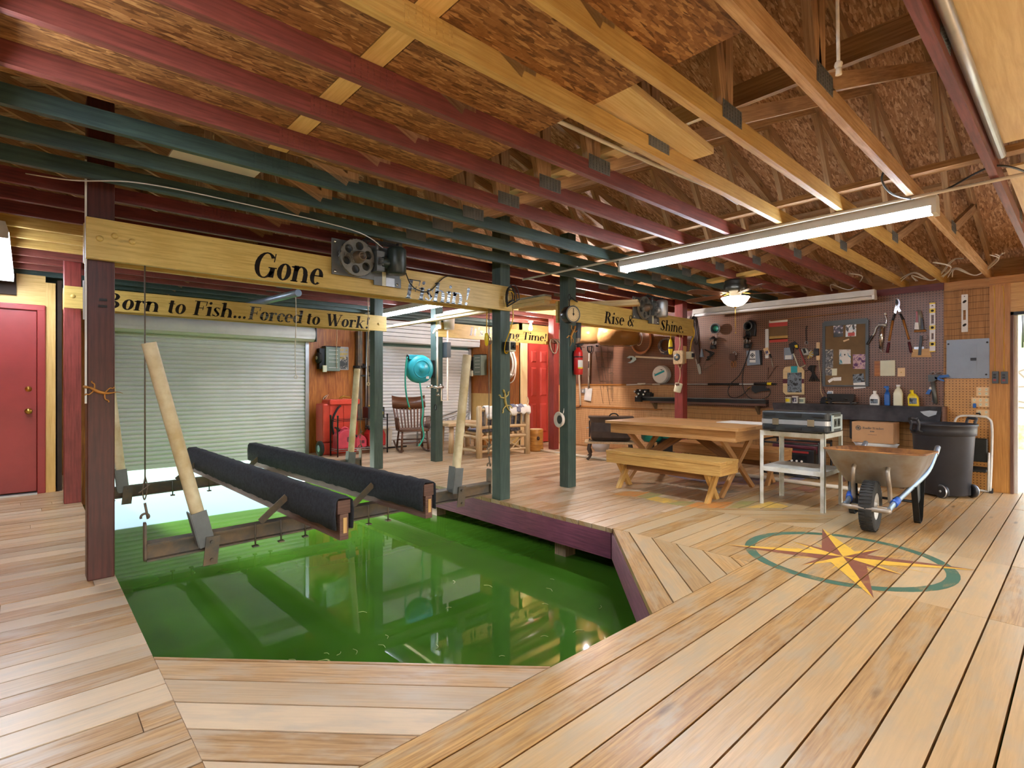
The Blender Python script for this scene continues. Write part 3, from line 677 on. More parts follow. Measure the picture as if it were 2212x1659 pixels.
for i,c,lb in seq:
    if c in proto: dup(proto[c],(0,.4*i,0),0,lb)
    else: proto[c]=truss(i,c,lb)
# attic floor sheets lying on the bottom chords
def sheet(name,mat,x0,x1,y0,y1,label,z=JZ+JH+.001,t=.012,cat='board',group=None):
    m=MB(); m.b2(x0,x1,y0,y1,z,z+t); return tag(m.build(name,mat),label,cat,group)
G_='rough particle board sheets on the trusses'
sheet('osb_sheet',M['osb'],-1.4,.975,.77,1.98,'particle board sheet above the yellow trusses, left of the seam',group=G_)
sheet('osb_sheet',M['osb'],1.085,1.95,.77,1.98,'particle board sheet above the yellow trusses, right of the seam to the torn edge',group=G_)
sheet('osb_sheet',M['osb'],-1.4,.975,1.985,3.06,'particle board sheet above the red trusses, left of the seam',group=G_)
sheet('osb_sheet',M['osb'],1.085,1.97,1.985,3.06,'particle board sheet above the red trusses, right of the seam',group=G_)
sheet('osb_sheet',M['osb'],-4.0,-1.41,.77,3.06,'particle board sheet above the trusses at the far left, towards the left wall',group=G_)
sheet('plywood_strip',M['yellow_ply'],.98,1.08,.77,3.06,'smooth plywood strip between the rough ceiling sheets',z=JZ+JH+.001)
sheet('plywood_sheet',M['cream_ply'],.2,3.9,-1.2,.345,'cream plywood ceiling sheet in the top right corner')
sheet('plywood_sheet',M['cream_ply'],4.35,6.2,-1.2,.345,'cream plywood ceiling sheet beyond the dark brace at right edge')
sheet('foam_board',M['white_board'],.60,1.06,3.28,3.59,'off-white board lying across the green trusses')
# braces along the roof
def bar(name,mat,p0,p1,w,h,label,cat='board',group=None,up=(0,0,1)):
    m=MB(); m.beam(p0,p1,w,h,up); return tag(m.build(name,M[mat]),label,cat,group)
bar('lateral_brace','attic_wood',(4.10,-.2,JZ+JH+.02),(4.10,4.6,JZ+JH+.02),.085,.038,'long brown brace across the trusses behind the lit lamp','brace')
bar('lateral_brace','attic_wood',(3.36,-.4,3.06),(3.36,1.62,3.06),.14,.038,'dark brace crossing the attic webs at upper right','brace',up=(1,0,0))
bar('lateral_brace','lumber',(3.36,1.66,3.08),(3.36,3.9,3.08),.14,.038,'pale slatted brace crossing the attic above the red trusses','brace',up=(1,0,0))
bar('lateral_brace','lumber',(2.62,1.7,2.62),(2.62,3.0,2.62),.12,.03,'pale board lying across the red trusses by the web plates','brace')
bar('lateral_brace','attic_wood',(6.2,.2,3.04),(6.2,5.0,3.04),.1,.03,'brown brace under the rafters above the pegboard','brace')
m=MB(); m.beam((1.96,1.5,JZ+JH+.035),(2.86,1.56,JZ+JH+.022),.24,.038); tag(m.build('loose_plank',M['lumber']),'short pale plank lying across the yellow trusses with dark knots','plank')
m=MB(); m.tube(spline([(1.86,1.84,2.62),(1.92,1.76,2.62),(1.93,1.5,2.66),(1.9,1.36,2.66)]),[.05,.07,.075,.06,.06,.075,.07,.06,.055,.06,.07,.075,.07,.06,.065,.07,.075,.06,.05,.045,.04,.04,.04,.04,.03],8,squash=.6); tag(m.build('plastic_sack',M['sack_grey']),'crumpled grey plastic sack tucked at the torn ceiling edge','sack')
m=MB(); m.tube(spline([(1.9,1.80,2.535),(2.7,1.74,2.515),(3.3,1.66,2.49),(3.6,1.635,2.46)]),.011,8); tag(m.build('conduit_pipe',M['conduit']),'thin white pipe running beside the near yellow truss','pipe')
m=MB(); m.tube([(4.20,-.3,2.418),(4.20,4.4,2.418)],.011,8); tag(m.build('conduit_pipe',M['conduit']),'thin cream pipe crossing under the trusses behind the lit lamp','pipe')
m=MB(); m.tube(spline([(2.095,.6,2.9),(2.098,.6,2.6),(2.11,.6,2.35)],5),.006,8); m.sphere((2.11,.6,2.345),.014,8,6); m.tube([(2.11,.6,2.34),(2.113,.6,2.31)],[.008,.011],6); tag(m.build('pull_rope',M['rope_white']),'white knotted pull rope hanging from the attic','rope')
m=MB(); m.tube([(1.6,.33,2.495),(4.0,.335,2.495)],.022,12); tag(m.build('duct_pipe',M['galv']),'pale grey pipe along the cream ceiling sheet at right','pipe')
m=MB(); m.tube(spline([(3.7,.80,2.50),(3.72,.83,2.42),(3.95,.81,2.38),(4.40,.74,2.45),(4.3,.6,2.46),(4.1,.36,2.47),(4.6,.2,2.48)]),.006,6); tag(m.build('power_cable',M['wire_black']),'black cable looping from the lamp end to the right truss','cable')
# loose white wiring in the roof over the pegboard
wr=random.Random(3)
for n_,(y,lb) in enumerate(((.86,'white wire loops above the breaker panel'),(1.25,'white wires sagging between trusses above the spirit levels'),(2.1,'white wire sagging above the unlit lamp'))):
    m=MB()
    for q in range(4 if n_<2 else 2):
        a=wr.uniform(-.15,.15)
        m.tube(spline([(7.9,y+.3+a,2.46),(7.7+a*.4,y+.16,2.52+a*.2),(7.85,y,2.44),(7.6,y-.2,2.56+a*.3),(7.2,y-.25-a,2.53)]),.0055,6)
    tag(m.build('ceiling_wire',M['wire_white']),lb,'wire','loose wires in the roof')
m=MB(); m.tube(spline([(-.05,4.45,2.52),(.2,4.05,2.42),(.5,3.9,2.44),(1.0,3.9,2.45),(1.9,3.95,2.44),(2.2,4.0,2.36)]),.004,6); tag(m.build('lamp_wire',M['wire_white']),'thin white wire stapled along the green truss by the brown post','wire')
# ================================================================ posts and sign beams
def post(x,y,mat,label,z1=3.0,s=.138,z0=0):
    m=MB(); m.b2(-s/2,s/2,-s/2,s/2,z0,z1); o=m.build('post',M[mat],bevel=.006); o.location=(x,y,0); return tag(o,label,'post')
post(.345,4.25,'post_brown','big dark brown post at the left with the sign beam bolted on')
p_g=post(3.722,4.235,'post_green','green post on the slip edge with the gold gecko on it')
p_e=post(4.755,4.205,'post_green','green post carrying the fire extinguisher')
post(.35,7.10,'post_red','red post behind the brown one near the red door',2.6)
post(3.722,6.955,'post_green','green post in front of the shutters beside the fuel cans',2.6)
post(4.785,6.985,'post_green','green post holding the teal hose reel',2.6)
post(7.29,6.80,'post_red','red post in front of the coral door',2.6)
post(7.45,4.27,'post_red','red post behind the picnic table at the pegboard wall',2.6)
m=MB(); m.b2(.265,.275,4.17,4.19,1.1,2.6); m.b2(.258,.276,4.2,4.22,1.62,1.86); tag(m.build('wire_track',M['white_metal']),'pale metal strip down the edge of the big brown post','strip')
def signbeam(x0,x1,yf,z0,z1,label,texts,back=True,bolts=()):
    t=thing('sign_beam',label,'sign',((x0+x1)/2,yf,z0)); ox,oy,oz=(x0+x1)/2,yf,z0
    m=MB(); m.b2(x0-ox,x1-ox,0,.038,0,z1-z0); m.build('plank',M['beam_yellow'],t,bevel=.003)
    if back: m=MB(); m.b2(x0-ox,x1-ox,.178,.216,0,z1-z0); m.build('rear_plank',M['beam_yellow'],t,bevel=.003)
    for tx,a,b,zb,cap,mat in texts:
        m=MB(); lettering(m,tx,a-ox,b-ox,zb-oz,cap,-.0015); m.build('lettering',M[mat],t)
    for bx,bz in bolts:
        m=MB(); m.lathe([(.001,.012),(.012,.011),(.018,.006),(.02,0)],(bx-ox,0,bz-oz),(0,-1,0),12); m.build('bolt',M['beam_yellow'],t)
    return t
# glossy vinyl: black letters, silvery light reflection painted into the colour
k=NT('vinyl_sheen'); n=k.noise(k.uv((3,1,60),src='Object'),2,4,.7); f=k.ramp(n,[(.50,(0,0,0,1)),(.58,(1,1,1,1))]); k.col(k.mix(f,lin('15181a'),lin('aeb7ba'))); k.set(Roughness=.25); k.l(k.math('MULTIPLY',f,.6),k.b.inputs['Metallic']); M['vinyl_sheen']=k.mat
signbeam(.268,3.795,4.14,1.99,2.245,'big yellow sign beam reading Gone Fishin across the boat slip',
  [('Gone',1.215,1.735,2.008,.19,'ink_black'),('Fishin!',2.49,3.22,1.99,.175,'vinyl_sheen')],bolts=((.41,2.15),(.335,2.12),(.50,2.13),(3.66,2.12)))
signbeam(.275,3.845,6.885,1.98,2.2,'second yellow sign beam reading Born to Fish...Forced to Work in front of the shutter',
  [('Born to Fish...',.59,1.96,2.005,.165,'ink_black'),('Forced',1.97,2.63,2.003,.16,'vinyl_sheen'),('to Work!',2.67,3.57,2.0,.16,'ink_black')],bolts=((.345,2.1),(3.72,2.08)))
signbeam(4.72,7.42,6.90,1.962,2.192,"yellow sign beam reading It's ... Time hanging before the coral door",
  [("It's Fishing Time!",5.36,7.2,2.02,.14,'ink_black')],back=False,bolts=((4.8,2.1),(4.95,2.1)))
signbeam(4.688,7.57,4.125,1.955,2.213,'yellow sign beam reading Rise and Shine over the picnic table',
  [('Rise &',5.34,6.0,1.985,.15,'ink_black'),('Shine.',6.62,7.27,1.985,.15,'ink_black')],bolts=((4.78,2.15),))
# ================================================================ lamps
def tube_lamp(label,x,y0,y1,z,on=True,two=True,chain=False,along='y'):
    L=y1-y0; t=thing('tube_lamp',label,'lamp',(x,(y0+y1)/2,z),0,'eight foot tube lamps')
    m=MB(); h=L/2
    m.prism([(-.065,.0),(.065,.0),(.045,.075),(-.045,.075)],-h,h,lambda a,d,b:(a,d,b)); m.build('lamp_housing',M['white_metal'],t)
    for s_ in (-1,1):
        m=MB(); m.tube([(s_*.036,-h+.03,-.022),(s_*.036,h-.03,-.022)],.019,12); m.build('tube',M['tube_on' if on else 'tube_off'],t)
    for e in (-1,1):
        m=MB(); m.b2(-.062,.062,e*(h-.012)-.014,e*(h-.012)+.014,-.046,.004); m.build('socket',M['white_metal'],t)
    return t
tube_lamp('lit tube lamp under the trusses in the middle of the photo',4.30,.66,3.10,2.355)
tube_lamp('lit tube lamp over the rocking chair, seen under the big sign beam',4.30,5.95,8.35,2.355)
tube_lamp('lit tube lamp over the left deck at the left edge of the photo',-.16,5.45,7.75,2.355)
tube_lamp('added unseen lit tube lamp over the left deck nearest the camera',-.16,.5,2.9,2.355)  # out of view, added to brighten the near left deck
tube_lamp('unlit tube lamp along the top of the pegboard wall',7.76,1.80,4.22,2.315,False)

# bare bulb lamp near the coral door
t=thing('bulb_lamp','glowing bare bulb lamp by the red post near the coral door','lamp',(7.08,7.2,2.36))
m=MB(); m.lathe([(.001,.07),(.05,.07),(.05,.04),(.022,.03),(.022,0)],(0,0,0)); m.build('lamp_holder',M['white_plastic'],t)
m=MB(); m.lathe([(.014,0),(.018,-.03),(.034,-.065),(.036,-.09),(.022,-.115),(.001,-.122)],(0,0,0)); m.build('bulb',emit('bulb_hot','fff0ea',420),t)
t=thing('bulb_lamp','glowing bare bulb lamp half hidden above the Rise and Shine beam by the hanging baskets','lamp',(6.77,5.58,2.36))
m=MB(); m.lathe([(.001,.07),(.05,.07),(.05,.04),(.022,.03),(.022,0)],(0,0,0)); m.build('lamp_holder',M['white_plastic'],t)
m=MB(); m.lathe([(.014,0),(.018,-.03),(.034,-.065),(.036,-.09),(.022,-.115),(.001,-.122)],(0,0,0)); m.build('bulb',emit('bulb_hotter','ffece4',1000),t)
# ceiling fan
t=thing('ceiling_fan','bronze ceiling fan with a glowing bowl light over the picnic table','ceiling fan',(6.1,2.80,2.43))
m=MB(); m.lathe([(.001,0),(.115,0),(.125,-.02),(.118,-.04),(.128,-.06),(.13,-.10),(.12,-.135),(.10,-.15),(.07,-.155),(.06,-.19),(.04,-.2),(.001,-.2)],(0,0,0),seg=28); m.build('motor_housing',M['fan_pewter'],t)
for kq in range(5):
    a=math.radians(72*kq+12); ca_,sa_=math.cos(a),math.sin(a)
    m=MB(); Mx=lambda r,u,z:(r*ca_-u*sa_, r*sa_+u*ca_, z)
    out=[(.16,-.05),(.30,-.062),(.58,-.068),(.64,-.05),(.665,0),(.64,.05),(.58,.068),(.30,.062),(.16,.05)]
    for z0,rev in ((-.168,0),(-.162,1)):
        P_=[Mx(r,u,z0+u*.18) for r,u in out]; m.poly(P_[::-1] if rev else P_)
    b0=[Mx(r,u,-.168+u*.18) for r,u in out]; b1=[Mx(r,u,-.162+u*.18) for r,u in out]
    for i in range(len(out)): j=(i+1)%len(out); m.poly([b0[i],b0[j],b1[j],b1[i]])
    bl=m.build('blade',M['blade_wood'],t)
    m=MB(); m.tube([Mx(.08,0,-.15),Mx(.14,0,-.155),Mx(.2,0,-.168)],[.012,.014,.01],8,squash=.5); m.build('blade_arm',M['brass'],bl)
m=MB(); m.lathe([(.158,-.205),(.15,-.215),(.125,-.255),(.085,-.29),(.04,-.305),(.001,-.308)],(0,0,0),seg=28); m.lathe([(.02,-.2),(.155,-.2),(.158,-.205)],(0,0,0),seg=28); m.build('bowl_light',M['bowl_on'],t)
m=MB(); m.lathe([(.012,-.305),(.01,-.325),(.001,-.33)],(0,0,0),seg=10); m.tube([(0,0,-.33),(-.005,0,-.55)],.0022,6); m.tube([(.02,.01,-.31),(.03,.01,-.60)],.0022,6); m.sphere((.03,.01,-.61),.008,8,6); m.build('pull_chain',M['brass'],t)
bar('fan_block','joist_yellow',(6.05,2.44,2.475),(6.18,3.16,2.475),.14,.038,'short yellow board holding the ceiling fan between two trusses')
# Blender settings that only steer light transport
sc.cycles.use_denoising=True; sc.cycles.caustics_reflective=False; sc.cycles.caustics_refractive=False; sc.cycles.max_bounces=8; sc.cycles.diffuse_bounces=6; sc.cycles.glossy_bounces=4; sc.cycles.transmission_bounces=4; sc.cycles.sample_clamp_indirect=8
# ================================================================ outdoors beyond the right doorway
m=MB(); m.poly([(8.1,-12,-.06),(40,-12,-.06),(40,10,-.06),(8.1,10,-.06)]); struct(m.build('ground',M['concrete']))
m=MB(); m.b2(14.8,15.4,-9,9.8,-.06,1.75); tag(m.build('stone_wall',M['stone']),'rough stone retaining wall seen through the right doorway','wall')
m=MB(); m.poly([(15.1,-9,1.76),(30,-9,6),(30,9.8,6),(15.1,9.8,1.76)]); o=m.build('hill',M['grass']); struct(o)
m=MB(); m.b2(14.3,14.8,-9,9.8,-.06,.42); tag(m.build('grass_verge',M['grass']),'grass strip at the foot of the stone wall outside','grass')
m=MB()
for i in range(7): m.tube([(16+i*.5,1.0,2.0+i*.16),(16+i*.5,1.0,2.9+i*.16)],.02,6)
m.tube([(16,1.0,2.9),(19,1.0,3.86)],.025,6); tag(m.build('stair_railing',M['dark_metal']),'dark stair railing on the grassy bank outside','railing')
# ================================================================ boat lift
t=thing('boat_lift','black carpeted boat lift with four guide poles hanging over the green water','boat lift',(1.9,5.3,.1)); O=Vector((1.9,5.3,.1))
def rel(*p): return tuple(Vector(p)-O)
def ibeam(p0,p1,h=.115,w=.10,name='cross_beam'):
    m=MB(); p0,p1=Vector(p0),Vector(p1)
    up=Vector((0,0,1))
    for dz,hh,ww in ((h/2-.006,.012,w),(-h/2+.006,.012,w),(0,h-.02,.012)): m.beam(p0+up*dz,p1+up*dz,ww,hh)
    return m.build(name,M['steel_dark'],t)
b1=ibeam(rel(.57,4.13,.135),rel(3.46,4.13,.168)); b2_=ibeam(rel(.60,6.92,.075),rel(3.45,6.92,.125))
for nm,par,x,y,z0,z1 in (('end_plate',b1,.565,4.13,.075,.325),('end_plate',b1,3.467,4.13,.11,.36),('end_plate',b2_,.595,6.92,.02,.26),('end_plate',b2_,3.455,6.92,.07,.31)):
    m=MB(); m.prism(rrect(-.035,.035,z0-O.z,z1-O.z,.02,4),x-O.x-.006,x-O.x+.006,lambda a,d,b:(d,y-O.y+a,b)); m.build(nm,M['steel_dark'],par)
def bunk(xa,ya,za,xb,yb,zb):
    p0,p1=Vector(rel(xa,ya,za)),Vector(rel(xb,yb,zb)); d=(p1-p0).normalized(); s=d.cross(Vector((0,0,1))).normalized(); u=s.cross(d)
    m=MB(); m.beam(p0-u*.055,p1-u*.055,.088,.088,u); m.beam(p0-u*.185,p1-u*.185,.06,.17,u); bk=m.build('bunk',M['redwood'],t,bevel=.003)
    # carpet: folded over the timbers, wavy lower edge, tacked
    m=MB(); n=60; prof=[(-.058,-.205),(-.060,-.09),(-.056,-.016),(-.04,.002),(.04,.002),(.056,-.016),(.060,-.09),(.058,-.205)]; R=random.Random(int(xa*100)); rows=[]
    for i in range(n+1):
        c=p0+(p1-p0)*(i/n)+d*(0 if 0<i<n else (-.004 if i==0 else .004)); row=[]
        for j,(a,b) in enumerate(prof):
            wv=R.uniform(-.007,.007) if j in (0,7) else R.uniform(-.004,.004); off=R.uniform(-.003,.005)*(1 if j in(1,6) else 0)
            row.append(c+s*(a+(off if a<0 else -off)*-1)+u*(b+wv))
        rows.append(row)
    fs=[]; vs_=[p for r in rows for p in r]; k=len(prof)
    for i in range(n):
        for j in range(k-1): fs.append((i*k+j,i*k+j+1,(i+1)*k+j+1,(i+1)*k+j))
    m.raw(vs_,fs,True); m.build('carpet',M['carpet_black'],bk,solid=.006)
    m=MB(); m.obox(p0-d*.003-u*.175+s*.004,d,s,u,.004,.025,.1); m.build('end_strip',M['pine'],bk)
    return bk
bunk(2.245,3.38,.475,2.14,7.25,.46); bunk(1.525,3.28,.475,1.465,7.25,.46)
def brace(p0,p1,y): pass
for (bx,by,side) in ((1.50,4.13,-1),(2.21,4.13,-1),(1.475,6.92,-1),(2.15,6.92,-1)):
    m=MB(); z0=.2 if by<5 else .14
    m.beam(rel(bx-.24,by-.03,z0+.012),rel(bx-.05,by-.03,z0+.17),.05,.008,(0,1,0)); m.b2(bx-O.x-.06,bx-O.x+.06,by-O.y-.04,by-O.y+.04,z0-O.z-.004,z0-O.z+.004); m.build('bunk_bracket',M['steel_dark'],t)
    m=MB()
    for dx in (-.28,-.1,.08):
        m.cyl(rel(bx+dx,by-.055,z0+.01),rel(bx+dx,by-.055,z0-.15),.006,8); m.b2(bx+dx-O.x-.02,bx+dx-O.x+.02,by-O.y-.075,by-O.y-.035,z0-O.z-.155,z0-O.z-.145)
    m.build('u_bolt',M['steel_dark'],t)
for nm,b,tp in (('guide_pole',(.885,4.055,.20),(.575,4.05,1.482)),('guide_pole',(2.985,4.06,.26),(3.135,4.06,1.498)),('guide_pole',(.745,6.86,.16),(.63,6.86,1.30)),('guide_pole',(3.275,6.86,.12),(3.378,6.86,1.432))):
    b,tp=Vector(b),Vector(tp); d=(tp-b).normalized(); m=MB()
    m.tube([b-O,tp-O],.042,18,cap=False); m.tube([tp-O,tp-d*.002-O,b+d*.9-O],[.042,.036,.036],18,cap=False); pl=m.build('guide_pole',M['pvc'],t)
    m=MB(); sx=d.cross(Vector((0,1,0))).normalized()
    m.obox(b-O+d*.05+Vector((0,-.046,0)),sx,(0,1,0),d,.095,.008,.24); m.obox(b-O+d*.06+sx*.05,sx,(0,1,0),d,.008,.09,.24); m.build('pole_bracket',M['steel_grey'],pl)
    m=MB(); c=b-O; m.obox(c+Vector((.035,-.06,-.10)),(1,0,0),(0,1,0),(0.1,0,1),.085,.009,.19)
    for dz in (-.04,-.16): m.cyl(c+Vector((.035,-.06,dz)),c+Vector((.035,-.085,dz)),.012,8)
    m.build('clamp_plate',M['steel_dark'],pl)
def cable(nm,x,y,z1,z0,label,hook=True):
    t2=thing(nm,label,'cable',(x,y,z0),0,'lift cables')
    m=MB(); m.tube([(0,0,z1-z0),(0.001,0,.22)],.0045,6); m.tube(spline([(0,0,.3),(.014,.0,.22),(.0,.01,.14),(-.012,0,.2),(0,0,.28)],5),.004,6); m.tube(spline([(0,0,.22),(-.03,0,.19),(-.02,0,.2),(.03,0,.24)],4),.005,6)
    m.build('rope',M['steel_dark'],t2)
    if hook:
        m=MB(); m.tube([(p[0],0,p[1]) for p in arc(0,.03,.022,200,-40,10)]+[(0.0,0,.12)],.0075,8); m.build('hook',M['steel_dark'],t2)
    return t2
cable('lift_cable',.565,4.13,1.985,.33,'steel lift cable with hook at the front left corner of the boat lift')
cable('lift_cable',3.467,4.13,1.985,.365,'lift cable at the front right corner of the boat lift by the gecko post')
cable('lift_cable',.595,6.92,1.975,.265,'lift cable at the rear left corner behind the brown post')
cable('lift_cable',3.455,6.92,1.975,.315,'lift cable at the rear right corner in front of the fuel cans')
# ---- winches on the beams
def gear(mb,c,R,rin,rh,rc,y0,y1,n=6,N=24):
    for kx in range(n):
        th=2*PI*kx/n+.35; hc=(rc*math.cos(th),rc*math.sin(th)); hol=[];out=[]
        for i in range(N):
            a=2*PI*i/N; dx,dz=math.cos(a),math.sin(a); best=9
            # distance to outer circle, inner circle, sector sides
            b=hc[0]*dx+hc[1]*dz; q=hc[0]**2+hc[1]**2
            best=min(best,-b+math.sqrt(b*b-q+R*R))
            D=b*b-q+rin*rin
            if D>0 and -b-math.sqrt(D)>0: best=min(best,-b-math.sqrt(D))
            for sg in (-1,1):
                e=th+sg*PI/n; nx,nz=-math.sin(e)*sg,math.cos(e)*sg; den=dx*nx+dz*nz; num=-(hc[0]*nx+hc[1]*nz)
                if den>1e-6 and num/den>0: best=min(best,num/den)
            out.append((hc[0]+dx*best,hc[1]+dz*best)); hol.append((hc[0]+dx*rh,hc[1]+dz*rh))
        for y,rev in ((y0,0),(y1,1)):
            for i in range(N):
                j=(i+1)%N; P_=[(c[0]+p[0],y,c[2]+p[1]) for p in (hol[i],out[i],out[j],hol[j])]
                mb.poly(P_[::-1] if rev else P_)
        for i in range(N):
            j=(i+1)%N; mb.poly([(c[0]+hol[i][0],y0,c[2]+hol[i][1]),(c[0]+hol[j][0],y0,c[2]+hol[j][1]),(c[0]+hol[j][0],y1,c[2]+hol[j][1]),(c[0]+hol[i][0],y1,c[2]+hol[i][1])])
    K=72
    for i in range(K):
        a,b=2*PI*i/K,2*PI*(i+1)/K; ra=R*(1.0 if i%2 else 1.025)
        mb.poly([(c[0]+ra*math.cos(a),y0,c[2]+ra*math.sin(a)),(c[0]+ra*math.cos(b),y0,c[2]+ra*math.sin(b)),(c[0]+ra*math.cos(b),y1,c[2]+ra*math.sin(b)),(c[0]+ra*math.cos(a),y1,c[2]+ra*math.sin(a))])
    mb.lathe([(.001,-(y0-.012)),(rin,-(y0-.012)),(rin,-y1)],(c[0],0,c[2]),(0,-1,0),24)
def winch(label,x,y,z,shiny):
    t=thing('boat_winch',label,'winch',(x,y,z),0,'electric lift winches')
    m=MB(); m.b2(-.19,.43,-.012,-.0015,-.14,.15); m.b2(.18,.44,-.014,-.001,-.18,-.10); m.build('mounting_plate',M['steel_grey'],t)
    for bx,bz in ((-.165,-.115),(-.165,.125),(.40,-.155)): m=MB(); m.lathe([(.001,.012),(.012,.01),(.013,0)],(bx,-.012,bz),(0,-1,0),6); m.build('bolt',M['chrome'],t)
    m=MB(); gear(m,(0,0,.01),.15,.05,.034,.098,-.075,-.05); g=m.build('gear_wheel',M['gear_grey'],t)
    m=MB(); m.lathe([(.05,.0),(.05,.06),(.036,.065),(.036,.115),(.026,.118),(.026,.09),(.001,.09)],(0,-.05,.01),(0,-1,0),20); m.build('spindle',M['steel_dark'],g)
    m=MB(); m.b2(.155,.215,-.11,-.012,-.08,.09); m.tube([(.185,-.06,.09),(.185,-.06,.17)],.014,10)
    for dz in (-.05,.06): m.b2(.15,.22,-.12,-.10,dz-.025,dz+.025)
    for i in range(5): m.tube([(.185+.02*math.cos(q),-.125+.02*math.sin(q),-.03+i*.012) for q in [2*PI*j/10 for j in range(10)]],.004,6,closed=True)
    m.build('worm_drive',M['steel_grey'],t)
    m=MB(); m.lathe([(.001,.125),(.06,.12),(.078,.105),(.08,.09),(.08,-.085),(.076,-.09),(.076,-.105),(.06,-.112),(.001,-.112)],(.335,-.12,.02),seg=28); m.cyl((.2,-.10,.0),(.3,-.11,.0),.045,16); mo=m.build('motor',M['galv' if shiny else 'motor_black'],t)
    m=MB(); m.lathe([(.0812,-.02),(.0812,.07)],(.335,-.12,.02),seg=20,a0=-.5,a1=.05); m.build('label',M['yellow_plastic' if not shiny else 'white_metal'],mo)
    m=MB(); m.b2(.255,.29,-.0165,-.0145,-.18,-.06); m.build('warning_label',M['cream_plastic'],t); m=MB(); m.b2(.292,.375,-.0165,-.0145,-.178,-.105); m.build('rating_plate',M['galv'],t)
    m=MB()
    for q in range(4): m.tube(spline([(.185,-.06,.16),(.08+q*.02,-.06,.165+q*.008),(.02+q*.03,-.03,.15),(.1,-.04,.185+q*.006),(.25,-.07,.18-q*.01),(.345,-.12,.165)],5),.0045,6)
    m.tube([(.345,-.12,.14),(.345,-.12,.175)],.012,8); m.build('wiring',M['wire_black'],t)
winch('black boat winch with a gear wheel on the Gone Fishin beam',2.0,4.128,2.245,False)
winch('silver motored boat winch on the Rise and Shine beam',6.13,4.113,2.235,True)
m=MB(); m.tube(spline([(2.42,4.0,2.18),(2.5,4.06,2.11),(2.6,4.10,2.07),(2.75,4.122,2.08),(2.95,4.125,2.245),(3.3,4.13,2.255)]),.005,6); tag(m.build('winch_cord',M['wire_black']),'black cord running from the winch motor along the Gone Fishin beam','cord')
# ================================================================ picnic table and benches
def xleg(mb,yc,x0,x1,ztop,w=.09,th=.04,off=.0):
    mb.beam((x0,yc,-.0),(x1,yc,ztop),th,w,(0,0,1)); mb.beam((x1,yc+off,0),(x0,yc+off,ztop),th,w,(0,0,1))
def trim_floor(o):   # cut leg ends level with the floor
    for v in o.data.vertices:
        if v.co.z<.03: v.co.z=max(v.co.z,0.0012) if v.co.z>-.2 else .0012
def picnic(label,x0,x1,y0,y1,z,planks,legs,apron,group=None,name='picnic_table',cat='table',mat='table_wood',brace=True,legw=.095,spread=None):
    cx,cy=(x0+x1)/2,(y0+y1)/2; t=thing(name,label,cat,(cx,cy,0),0,group)
    W=(x1-x0)/planks; nm='table_top' if cat=='table' else 'seat'
    m=MB()
    for i in range(planks): m.b2(x0-cx+i*W+.002,x0-cx+(i+1)*W-.002,y0-cy,y1-cy,z-.036,z)
    m.build(nm,M[mat],t,bevel=.003)
    a=.05 if cat=='table' else .006
    m=MB(); zt=z-.037; zb=zt-apron
    m.b2(x0-cx+a,x0-cx+a+.036,y0-cy+a,y1-cy-a,zb,zt); m.b2(x1-cx-a-.036,x1-cx-a,y0-cy+a,y1-cy-a,zb,zt)
    for yy in (y0-cy+a,y1-cy-a-.036): m.b2(x0-cx+a+.036,x1-cx-a-.036,yy,yy+.036,zb,zt)
    for yy in (0,): m.b2(x0-cx+a+.036,x1-cx-a-.036,yy-.018,yy+.018,zb+.02,zt)
    m.build('apron',M[mat],t,bevel=.002)
    sp=spread or (x1-x0)*.41
    for ly in legs:
        yc=ly-cy
        for sg in (1,-1):
            m=MB(); m.beam((-sg*sp,yc+(.0 if sg>0 else .042),-.02),(sg*sp,yc+(.0 if sg>0 else .042),zt+.005),.040,legw,(0,0,1)); o=m.build('leg',M[mat],t,bevel=.002)
            for v in o.data.vertices: v.co.z=min(max(v.co.z,.001),zt-.001)
    if brace:
        for ly in legs:
            yc=ly-cy; e=(1 if yc<0 else -1)
            m=MB(); m.beam((0,yc+e*.06,zt*.46),(0,yc+e*.66,zt-.03),.038,.09,(0,0,1)); m.build('brace',M['brace_wood'],t)
    else:
        m=MB(); m.b2(-.018,.018,legs[0]-cy+.07,legs[1]-cy-.03,zt-.19,zt-.10); m.build('stretcher',M['brace_wood'],t)
    return t
picnic('big wooden picnic table with crossed legs in front of the pegboard wall',5.36,6.42,2.43,4.12,.765,5,(2.66,3.86),.115,spread=.44)
picnic('yellowish wooden bench in front of the picnic table, towards the camera',5.06,5.46,2.47,3.88,.44,3,(2.64,3.74),.105,'picnic benches','picnic_bench','bench','bench_wood',False,.085,.14)
picnic('reddish wooden bench behind the picnic table, nearer the pegboard',6.50,6.88,2.45,3.86,.44,3,(2.62,3.70),.105,'picnic benches','picnic_bench','bench','table_wood',False,.085,.14)
m=MB(); m.b2(6.0,6.38,2.46,2.98,.7665,.7725); tag(m.build('paper_sheet',M['paper_white']),'thin white sheet lying on the right end of the picnic table','sheet')
